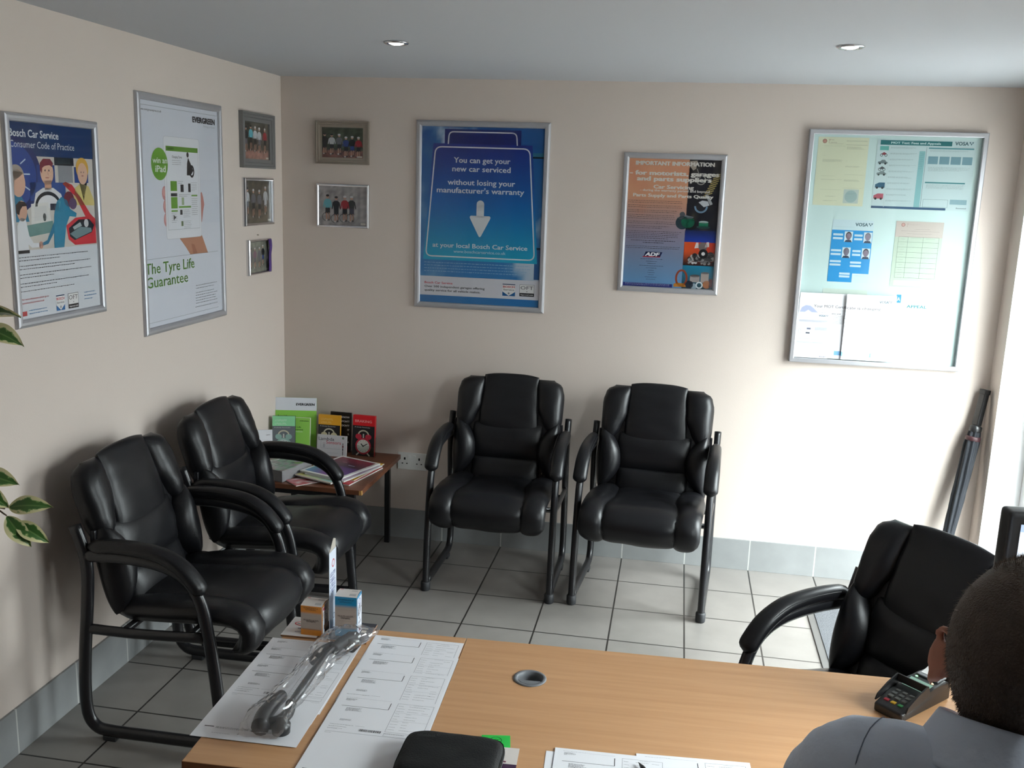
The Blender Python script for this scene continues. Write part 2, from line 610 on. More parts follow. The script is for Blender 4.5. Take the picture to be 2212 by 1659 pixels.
    def para(self, u0, v1, u1, lines, pitch, col, fill=0.55, seed=1, ragged=0.25):
        """lines of print too small to read: broken word-length strokes"""
        rr = random.Random(seed)
        for k in range(lines):
            v = v1 - k * pitch
            x = u0
            end = u1 - (u1 - u0) * ragged * rr.random() * (1.6 if k == lines - 1 else 0.6)
            while x < end:
                wl = (0.008 + 0.022 * rr.random()) * min(1.0, (u1 - u0) * 3 + 0.25)
                wl = min(wl, end - x)
                if wl < 0.002: break
                self.rect(x, v - pitch * fill / 2 * (0.7 + 0.3 * rr.random()), x + wl, v, col)
                x += wl + 0.006 * min(1.0, (u1 - u0) * 2 + 0.3)
    def pixels(self, u0, v0, u1, v1, nx, ny, fn):
        z = self.z()
        for j in range(ny):
            for i in range(nx):
                a, b = i / nx, (i + 1) / nx
                c, d = j / ny, (j + 1) / ny
                ps, cs = [], []
                for (s, t) in ((a, c), (b, c), (b, d), (a, d)):
                    ps.append(((u0 + (u1 - u0) * s) * self.w, (v0 + (v1 - v0) * t) * self.h, z))
                    q = fn(s, t)
                    cs.append(rgb(*[max(0, min(255, x)) for x in q]))
                self._quad(ps, cs)
    def build(self, name, material, parent=None):
        me = bpy.data.meshes.new(name)
        V = self.V
        if self.warp:
            V = [self.warp(*v) for v in V]
        me.from_pydata(V, [], self.F)
        at = me.color_attributes.new('ink', 'FLOAT_COLOR', 'CORNER')
        flat = []
        for cs in self.C:
            for c in cs: flat += list(c)
        at.data.foreach_set('color', flat)
        me.update()
        return link(name, me, material, parent)
ROT_BACK = (R(90), 0, 0)            # hung on the back wall
ROT_LEFT = (R(90), 0, R(90))        # hung on the left wall

# ================================================================== THE ROOM
def struct(name, mb, m, **k):
    o = mb.build(name, m, **k)
    o['kind'] = 'structure'
    return o
struct('floor', MB().box((-0.2, ROOM_Y - 0.2, -0.12), (ROOM_X + 0.25, 0.2, 0.0)), M_FLOOR)
struct('ceiling', MB().box((-0.2, ROOM_Y - 0.2, ROOM_H), (ROOM_X + 0.25, 0.2, ROOM_H + 0.15)), M_CEIL)
struct('wall_back', MB().box((-0.2, 0.0, 0.0), (ROOM_X + 0.25, 0.2, ROOM_H)), M_WALL)
struct('wall_left', MB().box((-0.2, ROOM_Y, 0.0), (0.0, 0.0, ROOM_H)), M_WALL)
struct('wall_front', MB().box((-0.2, ROOM_Y - 0.2, 0.0), (ROOM_X + 0.25, ROOM_Y, ROOM_H)), M_WALLDARK)
wr = MB()
wr.box((ROOM_X, WIN_Y1, 0.0), (ROOM_X + 0.25, 0.0, ROOM_H))
wr.box((ROOM_X, W2_Y1, 0.0), (ROOM_X + 0.25, WIN_Y0, ROOM_H))
wr.box((ROOM_X, ROOM_Y, 0.0), (ROOM_X + 0.25, W2_Y0, ROOM_H))
wr.box((ROOM_X, WIN_Y0, WIN_Z1), (ROOM_X + 0.25, WIN_Y1, ROOM_H))
wr.box((ROOM_X, W2_Y0, WIN_Z1), (ROOM_X + 0.25, W2_Y1, ROOM_H))
wr.box((ROOM_X, W2_Y0, 0.0), (ROOM_X + 0.25, W2_Y1, W2_Z0))
struct('wall_right', wr, M_WALL)
struct('baseboard_back', MB().box((0.009, -0.009, 0.0), (ROOM_X, 0.0, 0.15), bevel=0.0015), M_SKIRT_B)
struct('baseboard_left', MB().box((0.0, ROOM_Y, 0.0), (0.009, 0.0, 0.15), bevel=0.0015), M_SKIRT_L)
struct('ground', MB().box((ROOM_X + 0.25, -30, -0.14), (ROOM_X + 40, 25, -0.04)), M_PAVE)

lining = MB()
lining.box((ROOM_X + 0.0, WIN_Y1 - 0.004, 0.0), (ROOM_X + 0.14, WIN_Y1, WIN_Z1))
lining.box((ROOM_X + 0.0, WIN_Y0, WIN_Z1 - 0.004), (ROOM_X + 0.14, WIN_Y1 - 0.004, WIN_Z1))
lining.box((ROOM_X + 0.0, WIN_Y0, 0.0), (ROOM_X + 0.14, WIN_Y0 + 0.004, WIN_Z1 - 0.004))
struct('trim_1', lining, M_UPVC)
# glazed shopfront: an entrance door beside the back wall and a window by the desk
def glazed(name, y0, y1, z0, z1, fr, rail=None, handle=False):
    x0, x1 = ROOM_X + 0.14, ROOM_X + 0.20
    mb = MB()
    mb.box((x0, y0, z0), (x1, y0 + fr, z1), 0.004)
    mb.box((x0, y1 - fr, z0), (x1, y1, z1), 0.004)
    mb.box((x0, y0 + fr, z1 - fr), (x1, y1 - fr, z1), 0.004)
    mb.box((x0, y0 + fr, z0), (x1, y1 - fr, z0 + fr), 0.004)
    if rail:
        mb.box((x0, y0 + fr, rail - fr / 2), (x1, y1 - fr, rail + fr / 2), 0.004)
    root = mb.build(name, M_UPVC)
    root['kind'] = 'structure'
    MB().box((x0 + 0.027, y0 + fr, z0 + fr), (x0 + 0.033, y1 - fr, z1 - fr)).build('pane', M_GLASS, root)
    if handle:
        h = MB()
        h.sweep([(x0 - 0.0, y0 + 0.04, 1.02), (x0 - 0.045, y0 + 0.04, 1.02), (x0 - 0.05, y0 + 0.06, 1.02), (x0 - 0.05, y0 + 0.16, 1.02)], (0.009, 0.009))
        h.build('handle', M_CHROME, root, smooth=True)
    return root
glazed('door_1', WIN_Y0 + 0.004, WIN_Y1 - 0.004, 0.0, WIN_Z1 - 0.004, 0.075, 0.95, True)
glazed('window_1', W2_Y0, W2_Y1, W2_Z0, WIN_Z1, 0.06)

# recessed downlights
def downlight(x, y, label):
    t = thing('ceiling_downlight', label, 'ceiling light', (x, y, ROOM_H), group='ceiling downlights')
    MB().lathe([(0.030, -0.0005), (0.044, -0.0005), (0.044, -0.003), (0.038, -0.007), (0.030, -0.004), (0.029, 0.0)], 32).build('bezel', M_CHROME, t, smooth=True)
    MB().lathe([(0.0, -0.010), (0.015, -0.0085), (0.024, -0.005), (0.029, -0.0008), (0.0, -0.0006)], 24).build('lamp', M_LAMP, t, smooth=True)
    return t
downlight(0.898, -1.118, 'small chrome downlight lit in the ceiling nearer the left wall')
downlight(2.393, -1.130, 'small chrome downlight lit in the ceiling nearer the window')

# entrance mat
t = thing('entrance_mat', 'grey carpet entrance mat with a plain edging strip on the tiles', 'mat', (2.545, -1.25, 0.0))
MB().box((0.03, 0.03, 0.0), (0.66, 0.93, 0.009)).build('pile', M_CARPET, t)
e = MB()
for lo, hi in (((0, 0, 0), (0.69, 0.03, 0.006)), ((0, 0.93, 0), (0.69, 0.96, 0.006)), ((0, 0.03, 0), (0.03, 0.93, 0.006)), ((0.66, 0.03, 0), (0.69, 0.93, 0.006))):
    e.box(lo, hi, 0.0015)
e.build('edging', M_MATEDGE, t)

# double wall socket
t = thing('wall_socket', 'white double power socket on the back wall beside the corner table', 'socket', (0.592, 0.0, 0.360))
MB().box((0, -0.011, 0), (0.146, 0.0, 0.086), 0.003).build('faceplate', M_WHITEPL, t)
for k in range(2):
    x = 0.036 + 0.074 * k
    h = MB()
    h.box((x - 0.004, -0.0118, 0.050), (x + 0.004, -0.0109, 0.062))
    h.box((x - 0.015, -0.0118, 0.029), (x - 0.008, -0.0109, 0.034))
    h.box((x + 0.008, -0.0118, 0.029), (x + 0.015, -0.0109, 0.034))
    h.build('socket_hole', M_DARKHOLE, t)
    xs = 0.060 + 0.026 * k
    MB().box((xs - 0.007, -0.0145, 0.058), (xs + 0.007, -0.0109, 0.074), 0.001).build('switch', M_WHITEPL, t)

# ================================================================== THE ARMCHAIRS
def arc_table(pts, sub=10):
    c = catmull([(p[0], p[1], 0) for p in pts], sub)
    s = [0.0]
    for a, b in zip(c, c[1:]): s.append(s[-1] + (b - a).length)
    return c, s
class Spine:
    """bent centre line of a cushion: (f forward, z up); s = distance along it"""
    def __init__(self, pts, flip):
        self.c, self.s = arc_table(pts)
        self.flip = flip
        self.len = self.s[-1]
    def at(self, x, s, t):
        c, S = self.c, self.s
        if s <= 0:
            i = 0
        elif s >= self.len:
            i = len(c) - 2
        else:
            i = next(k for k in range(len(S) - 1) if S[k + 1] >= s)
        w = (s - S[i]) / max(S[i + 1] - S[i], 1e-9)
        p = c[i].lerp(c[i + 1], w)
        a, b = c[max(i - 1, 0)], c[min(i + 2, len(c) - 1)]
        d = (b - a).normalized()
        n = Vector((d.y, -d.x))
        if self.flip: n = -n
        return Vector((x, -(p.x + n.x * t), p.y + n.y * t))
def cushion(mb, sp, xl, xr, s0, s1, tf, tb, base=0.0, nu=14, nv=16, p=2.6, q=2.6, wrinkle=0.0):
    """puffed pad on a spine. xl, xr: f(v); s0, s1: f(u) edge positions; tf / tb front and back fullness"""
    def surf(sign):
        rows = []
        for j in range(nv + 1):
            v = j / nv
            v = 0.5 - 0.5 * math.cos(PI * v)
            row = []
            for i in range(nu + 1):
                u = i / nu
                u = 0.5 - 0.5 * math.cos(PI * u)
                uu = 2 * u - 1
                x = lerp(xl(v), xr(v), u)
                s = lerp(s0(uu), s1(uu), v)
                g = max(0.0, 1 - abs(uu) ** p) ** 0.5 * max(0.0, 1 - abs(2 * v - 1) ** q) ** 0.5
                t = base + (tf * g if sign > 0 else -tb * g)
                if wrinkle and sign > 0:
                    t += wrinkle * g * noise.noise(Vector((x * 9, s * 26, 3.1)))
                row.append(mb.bm.verts.new(sp.at(x, s, t)))
            rows.append(row)
        for a, b in zip(rows, rows[1:]):
            for i in range(nu):
                mb._face((a[i], a[i + 1], b[i + 1], b[i]))
    surf(1)
    surf(-1)
BACK = Spine([(-0.115, 0.36), (-0.150, 0.45), (-0.175, 0.57), (-0.207, 0.69), (-0.240, 0.79), (-0.268, 0.885)], False)
SEAT = Spine([(0.240, 0.328), (0.275, 0.342), (0.296, 0.380), (0.282, 0.418), (0.235, 0.436), (0.15, 0.438), (0.02, 0.428), (-0.10, 0.415), (-0.175, 0.410)], False)
k_ = lambda c: (lambda *_: c)

def make_chair(label, group, seed=0):
    t = thing('armchair', label, 'chair', group=group)
    for sx in (-1, 1):
        X = 0.275 * sx
        f = MB()
        leg = catmull([(X, 0.205, 0.612), (X, 0.10, 0.618), (X, 0.0, 0.614), (X, -0.075, 0.598), (X, -0.132, 0.563), (X, -0.165, 0.510), (X, -0.186, 0.43), (X, -0.208, 0.28), (X, -0.222, 0.14), (X, -0.232, 0.02)], 4)
        f.sweep(leg, (0.0155, 0.0200), side=(1, 0, 0), n=12)
        rear = catmull([(X, -0.222, 0.036), (X, 0.0, 0.032), (X, 0.155, 0.030), (X, 0.205, 0.042), (X, 0.230, 0.085), (X, 0.234, 0.17), (X, 0.226, 0.30), (X, 0.211, 0.44), (X, 0.203, 0.55), (X, 0.210, 0.62), (X, 0.238, 0.705)], 4)
        f.sweep(rear, (0.0155, 0.0200), side=(1, 0, 0), n=12)
        f.sweep(catmull([(X, 0.228, 0.372), (X, 0.12, 0.372), (X, 0.0, 0.376), (X, -0.192, 0.388)], 3), (0.010, 0.017), side=(1, 0, 0), n=10)
        f.build('side_frame', M_BLACKMETAL, t, smooth=True)
        MB().lathe([(0.019, 0.0), (0.021, 0.004), (0.021, 0.036), (0.017, 0.042)], 14, Matrix.Translation((X, -0.232, 0.0)), 1.0, 1.15).build('foot_cap', M_RUBBER, t, smooth=True)
        MB().box((X - 0.014, 0.13, 0.0), (X + 0.014, 0.175, 0.018), 0.004).build('glide', M_RUBBER, t)
        a = MB()
        pth = catmull([(X, 0.200, 0.640), (X, 0.12, 0.650), (X, 0.03, 0.650), (X, -0.05, 0.638), (X, -0.115, 0.605), (X, -0.160, 0.556), (X, -0.176, 0.525)], 5)
        n = len(pth)
        rad = []
        for i in range(n):
            e = i / (n - 1)
            g = min(1.0, math.sin(min(e / 0.10, 1) * PI / 2) * 1.0, math.sin(min((1 - e) / 0.13, 1) * PI / 2))
            g = max(g, 0.12)
            rad.append(((0.022 + 0.009 * min(1, e * 1.6)) * g, 0.0235 * g))
        a.sweep(pth, rad, side=(1, 0, 0), n=14)
        pad = a.build('armrest', M_LEATHER, t, smooth=True)
        st = MB()
        st.sweep([p + Vector((0.0245 * (1 if X < 0 else -1) * 1.08, 0, 0.012)) for p in pth[4:-5]], (0.0012, 0.0012), n=5)
        st.build('stitching', M_LEATHER2, pad)
    for f_, z_ in ((-0.12, 0.378), (0.10, 0.368)):
        MB().sweep([(-0.27, f_, z_), (0.27, f_, z_)], (0.012, 0.012), n=10).build('crossbar', M_BLACKMETAL, t, smooth=True)
    # bracket plates that carry the backrest on the rear posts
    for sx in (-1, 1):
        MB().box((0.225 * sx - 0.03, 0.185, 0.60), (0.225 * sx + 0.03, 0.203, 0.685), 0.004).build('back_bracket', M_BLACKMETAL, t)
    # seat
    s = MB()
    w = lambda v: interp([(0, 0.225), (0.12, 0.243), (0.6, 0.247), (0.85, 0.235), (1, 0.205)], v)
    cushion(s, SEAT, lambda v: -w(v), w, k_(0.0), k_(SEAT.len), 0.020, 0.050, nu=18, nv=26, p=6, q=7)
    seat = s.build('seat', M_LEATHER, t, merge=1e-5, smooth=True)
    c = MB()
    cw = lambda v: interp([(0, 0.150), (0.3, 0.158), (0.6, 0.135), (1, 0.15)], v)
    cushion(c, SEAT, lambda v: -cw(v), cw, k_(0.005), k_(SEAT.len * 0.99), 0.024, 0.005, base=0.010, nu=18, nv=28, p=3.4, q=8, wrinkle=0.008)
    c.build('seat_cushion', M_LEATHER, seat, merge=1e-5, smooth=True)
    for sx in (-1, 1):
        b = MB()
        xi = lambda v: interp([(0, 0.142), (0.3, 0.150), (0.6, 0.127), (1, 0.135)], v)
        xo = lambda v: interp([(0, 0.222), (0.12, 0.252), (0.6, 0.256), (0.85, 0.245), (1, 0.205)], v)
        cushion(b, SEAT, (lambda v: xi(v)) if sx > 0 else (lambda v: -xo(v)), (lambda v: xo(v)) if sx > 0 else (lambda v: -xi(v)), k_(0.0), k_(SEAT.len), 0.034, 0.035, base=0.006, nu=12, nv=26, p=2.4, q=5, wrinkle=0.008)
        b.build('seat_bolster', M_LEATHER, seat, merge=1e-5, smooth=True)
    # backrest
    L = BACK.len
    bk = MB()
    bw = lambda v: interp([(0, 0.175), (0.10, 0.215), (0.35, 0.237), (0.55, 0.222), (0.72, 0.240), (0.88, 0.235), (0.96, 0.212), (1, 0.17)], v)
    cushion(bk, BACK, lambda v: -bw(v), bw, k_(0.0), k_(L * 0.965), 0.018, 0.05, nu=18, nv=26, p=5, q=7)
    back = bk.build('backrest', M_LEATHER, t, merge=1e-5, smooth=True)
    h = MB()
    hw = lambda v: interp([(0, 0.140), (0.4, 0.140), (1, 0.128)], v)
    cushion(h, BACK, lambda v: -hw(v), hw, lambda u: L * 0.475 + 0.030 * u * u, lambda u: L * 1.02 - 0.012 * abs(u) ** 3, 0.026, 0.058, base=0.016, nu=20, nv=24, p=5, q=3.0, wrinkle=0.004)
    h.build('headrest', M_LEATHER, back, merge=1e-5, smooth=True)
    m = MB()
    cushion(m, BACK, k_(-0.165), k_(0.165), k_(L * 0.29), lambda u: L * 0.60, 0.030, 0.005, base=0.012, nu=16, nv=14, p=4, q=3, wrinkle=0.006)
    m.build('back_cushion', M_LEATHER, back, merge=1e-5, smooth=True)
    l = MB()
    cushion(l, BACK, k_(-0.160), k_(0.160), k_(L * 0.04), k_(L * 0.315), 0.036, 0.005, base=0.012, nu=16, nv=12, p=4, q=2.6, wrinkle=0.006)
    l.build('lumbar_cushion', M_LEATHER, back, merge=1e-5, smooth=True)
    for sx in (-1, 1):
        u_ = MB()
        xi = lambda v: interp([(0, 0.205), (0.25, 0.158), (0.5, 0.128), (1, 0.120)], v)
        xo = lambda v: interp([(0, 0.225), (0.3, 0.250), (0.7, 0.252), (0.9, 0.240), (1, 0.200)], v)
        cushion(u_, BACK, (lambda v: xi(v)) if sx > 0 else (lambda v: -xo(v)), (lambda v: xo(v)) if sx > 0 else (lambda v: -xi(v)), k_(L * 0.50), k_(L * 0.985), 0.052, 0.045, base=0.004, nu=12, nv=18, p=2.4, q=3.2, wrinkle=0.006)
        u_.build('shoulder_bolster', M_LEATHER, back, merge=1e-5, smooth=True)
        g = MB()
        xi2 = lambda v: 0.245 - 0.105 * math.sin(PI * min(1, max(0, v))) ** 0.75
        xo2 = lambda v: 0.240 + 0.018 * math.sin(PI * v)
        cushion(g, BACK, (lambda v: xi2(v)) if sx > 0 else (lambda v: -xo2(v)), (lambda v: xo2(v)) if sx > 0 else (lambda v: -xi2(v)), k_(L * 0.10), k_(L * 0.64), 0.072, 0.03, base=0.004, nu=12, nv=20, p=2.2, q=2.6)
        g.build('side_bolster', M_LEATHER, back, merge=1e-5, smooth=True)
    return t
def kids(o): return [c for c in bpy.data.objects if c.parent == o]
def copy_tree(o, parent=None):
    c = o.copy()
    COL.objects.link(c)
    if parent is not None: c.parent = parent
    for ch in kids(o): copy_tree(ch, c)
    return c
CHAIRS = [
    (1.172, -0.365, 0.0, 'black padded leather armchair against the back wall under the blue poster'),
    (1.835, -0.375, -4.5, 'black padded leather armchair against the back wall under the orange and grey poster'),
    (0.392, -1.684, 89.0, 'black padded leather armchair nearest the viewer along the left wall'),
    (0.392, -1.045, 90.0, 'black padded leather armchair on the left wall beside the corner table'),
    (2.460, -2.060, -53.0, 'black padded leather armchair pulled up to the far side of the desk'),
]
GC = 'matching black leather armchairs'
first = make_chair(CHAIRS[0][3], GC)
for i, (x, y, a, lab) in enumerate(CHAIRS):
    o = first if i == 0 else copy_tree(first)
    place(o, (x, y, 0), (0, 0, R(a)))
    o['label'] = lab

# ================================================================== FRAMED POSTERS AND PHOTOGRAPHS
def snap_frame(name, label, cat, W, H, prof, depth, mats, face_cb, loc, rot, group=None, pane=None, steps=0, gap=0.006):
    """frame with mitred rails; origin at its lower left corner on the wall, x right, y up, z into the room"""
    t = thing(name, label, cat, loc, rot, group)
    mb = MB()
    # rail section across the width: (offset inwards, height)
    if steps:
        sec = [(0, 0), (0, depth), (prof * 0.22, depth), (prof * 0.28, depth * 0.75), (prof * 0.55, depth * 0.80), (prof * 0.60, depth * 0.55), (prof, depth * 0.50), (prof, 0)]
    else:
        sec = [(0, 0), (0, depth * 0.45), (prof * 0.12, depth * 0.82), (prof * 0.35, depth), (prof * 0.65, depth), (prof * 0.90, depth * 0.80), (prof, depth * 0.45), (prof, 0)]
    cor = [((0, 0), (1, 1)), ((W, 0), (-1, 1)), ((W, H), (-1, -1)), ((0, H), (1, -1))]
    for k in range(4):
        (c0, d0), (c1, d1) = cor[k], cor[(k + 1) % 4]
        a = [mb.bm.verts.new((c0[0] + d0[0] * o, c0[1] + d0[1] * o, z)) for o, z in sec]
        b = [mb.bm.verts.new((c1[0] + d1[0] * o, c1[1] + d1[1] * o, z)) for o, z in sec]
        for i in range(len(sec) - 1):
            mb._face((a[i], b[i], b[i + 1], a[i + 1]))
    mb.build('frame', mats, t, merge=1e-6)
    w, h = W - 2 * prof + 0.004, H - 2 * prof + 0.004
    sh = face_cb(w, h)
    if sh is not None:
        p = sh.build(sh.name if hasattr(sh, 'name') else 'poster', M_POSTER, t)
        p.location = (prof - 0.002, prof - 0.002, 0.002)
    if pane is not None:
        MB().box((prof * 0.9, prof * 0.9, gap), (W - prof * 0.9, H - prof * 0.9, gap + 0.001)).build('pane', pane, t)
    return t

def cloudy(s, t, base=(28, 92, 160), cloud=(205, 220, 235), k=1.0, seed=0.0, lo=0.08):
    n = noise.fractal(Vector((s * 3.2 + seed, t * 4.6, seed * 2)), 1.0, 2.0, 5)
    c = max(0.0, min(1.0, (n - lo) * 2.4 * k))
    return tuple(lerp(a, b, c) for a, b in zip(base, cloud))

def oft_logo(S, u0, v0, u1, v1):
    S.rect(u0, v0, u1, v1, (238, 238, 238))
    S.up()
    S.frame(u0, v0, u1, v1, (60, 60, 66), 0.0012)
    dv, du = v1 - v0, u1 - u0
    S.rect(u0, v0, u1, v0 + dv * 0.28, (22, 22, 26))
    S.text('OFT', u0 + du * 0.5, v0 + dv * 0.58, dv * 0.30 * S.h, (84, 84, 88), width=du * 0.86, align='c', bold=-0.3)
    S.poly([(u0 + du * .44, v0 + dv * .38), (u0 + du * .56, v0 + dv * .38), (u0 + du * .5, v0 + dv * .46)], (110, 110, 110))
    S.up()
    S.text('Approved code', u0 + du * 0.5, v0 + dv * 0.09, dv * 0.11 * S.h, (235, 235, 235), width=du * 0.86, align='c', bold=1)
    S.layer -= 2
def service_logo(S, u0, v0, u1, v1):
    du, dv = u1 - u0, v1 - v0
    S.rect(u0, v1 - dv * 0.07, u1, v1, (30, 66, 110))
    S.rect(u0, v0, u1, v1 - dv * 0.07, (240, 240, 240))
    S.up()
    S.poly([(u0, v0), (u1, v0), (u1, v0 + dv * 0.36), (u0 + du * 0.5, v0 + dv * 0.02), (u0, v0 + dv * 0.36)], (34, 104, 166))
    S.text('BOSCH', u0 + du * 0.5, v0 + dv * 0.68, dv * 0.17 * S.h, (206, 32, 58), width=du * 0.9, align='c', bold=1.6)
    S.text('Service', u0 + du * 0.5, v0 + dv * 0.46, dv * 0.13 * S.h, (52, 52, 58), width=du * 0.86, align='c', bold=0.6)
    S.ring(u0 + du * 0.5, v0 + dv * 0.22, dv * 0.085 * S.h, dv * 0.022 * S.h, (90, 96, 108), n=16)
    S.rect(u0 + du * 0.47, v0 + dv * 0.17, u0 + du * 0.53, v0 + dv * 0.27, (90, 96, 108))
    S.layer -= 1

def poster_blue(w, h):
    S = Sheet(w, h, base=(40, 104, 170))
    S.pixels(0, 0, 1, 1, 26, 36, lambda s, t: cloudy(s, t, lerp3((58, 138, 202), (24, 90, 160), t), (196, 212, 228), 1.3 if (s > 0.8 or t > 0.9) else 0.4, 1.7, -0.12))
    S.up()
    S.rect(0.90, 0.845, 1.0, 0.865, (46, 120, 150)); S.rect(0.90, 0.835, 1.0, 0.845, (20, 40, 52)); S.rect(0.93, 0.330, 1.0, 0.342, (24, 46, 70))
    S.rect(0.95, 0.16, 1.0, 0.33, (52, 100, 160))
    S.vgrad(0.19, 0.89, 0.81, 0.985, (22, 40, 120), (22, 36, 116))
    S.up()
    S.outline([(0.220, 0.904), (0.226, 0.970), (0.772, 0.970), (0.780, 0.904)], (236, 238, 242), 0.0055, 0.022, True)
    S.poly([(0.098, 0.905), (0.902, 0.905), (0.974, 0.250), (0.026, 0.250)], None, ((18, 40, 124), (22, 154, 196))) if False else None
    z = S.z()
    for k in range(10):
        a, b = k / 10, (k + 1) / 10
        v0_, v1_ = lerp(0.250, 0.905, a), lerp(0.250, 0.905, b)
        def col(q): return rgb(*(lerp3((36, 178, 214), (24, 116, 192), q / 0.45) if q < 0.45 else lerp3((24, 116, 192), (32, 50, 142), (q - 0.45) / 0.55)))
        l0, l1 = lerp(0.026, 0.098, a), lerp(0.026, 0.098, b)
        r0, r1 = lerp(0.974, 0.902, a), lerp(0.974, 0.902, b)
        S._quad([(l0 * w, v0_ * h, z), (r0 * w, v0_ * h, z), (r1 * w, v1_ * h, z), (l1 * w, v1_ * h, z)], [col(a), col(a), col(b), col(b)])
    S.up()
    S.outline([(0.116, 0.886), (0.882, 0.886), (0.950, 0.270), (0.047, 0.270)], (236, 238, 242), 0.0058, 0.030)
    W_ = (232, 236, 240)
    ch = 0.0255
    S.text('You can get your', 0.4985, 0.801, ch, W_, 0.458, 'c', 1.2)
    S.text('new car serviced', 0.495, 0.753, ch, W_, 0.474, 'c', 1.2)
    S.text('without losing your', 0.497, 0.678, ch, W_, 0.550, 'c', 1.2)
    S.text("manufacturer's warranty", 0.490, 0.633, ch, W_, 0.714, 'c', 1.2)
    S.rect(0.464, 0.500, 0.526, 0.573, W_)
    S.disc(0.495, 0.573, 0.031 * w, W_, n=20)
    S.poly([(0.410, 0.502), (0.418, 0.508), (0.572, 0.508), (0.581, 0.502), (0.579, 0.494), (0.505, 0.393), (0.495, 0.388), (0.486, 0.393), (0.411, 0.494)], W_)
    S.text('at your local Bosch Car Service', 0.497, 0.323, 0.0215, W_, 0.784, 'c', 1.2)
    S.text('www.boschcarservice.co.uk', 0.497, 0.294, 0.0140, (196, 226, 238), 0.432, 'c', 1.0)
    S.para(0.036, 0.235, 0.93, 4, 0.0165, (150, 190, 222), 0.5, 3, 0.12)
    S.rect(0, 0.043, 1, 0.154, (226, 226, 234))
    S.rect(0, 0, 1, 0.043, (48, 122, 184))
    S.up()
    S.text('Bosch Car Service', 0.042, 0.110, 0.0105, (206, 44, 74), 0.235, 'l', 1.2)
    S.text('Over 500 independent garages offering', 0.042, 0.088, 0.0100, (34, 34, 42), 0.506, 'l', 1.3)
    S.text('quality service for all vehicle makes.', 0.042, 0.066, 0.0100, (34, 34, 42), 0.470, 'l', 1.3)
    service_logo(S, 0.697, 0.060, 0.802, 0.129)
    oft_logo(S, 0.838, 0.062, 0.959, 0.130)
    return S
def lerp3(a, b, t):
    t = max(0, min(1, t))
    return tuple(lerp(x, y, t) for x, y in zip(a, b))

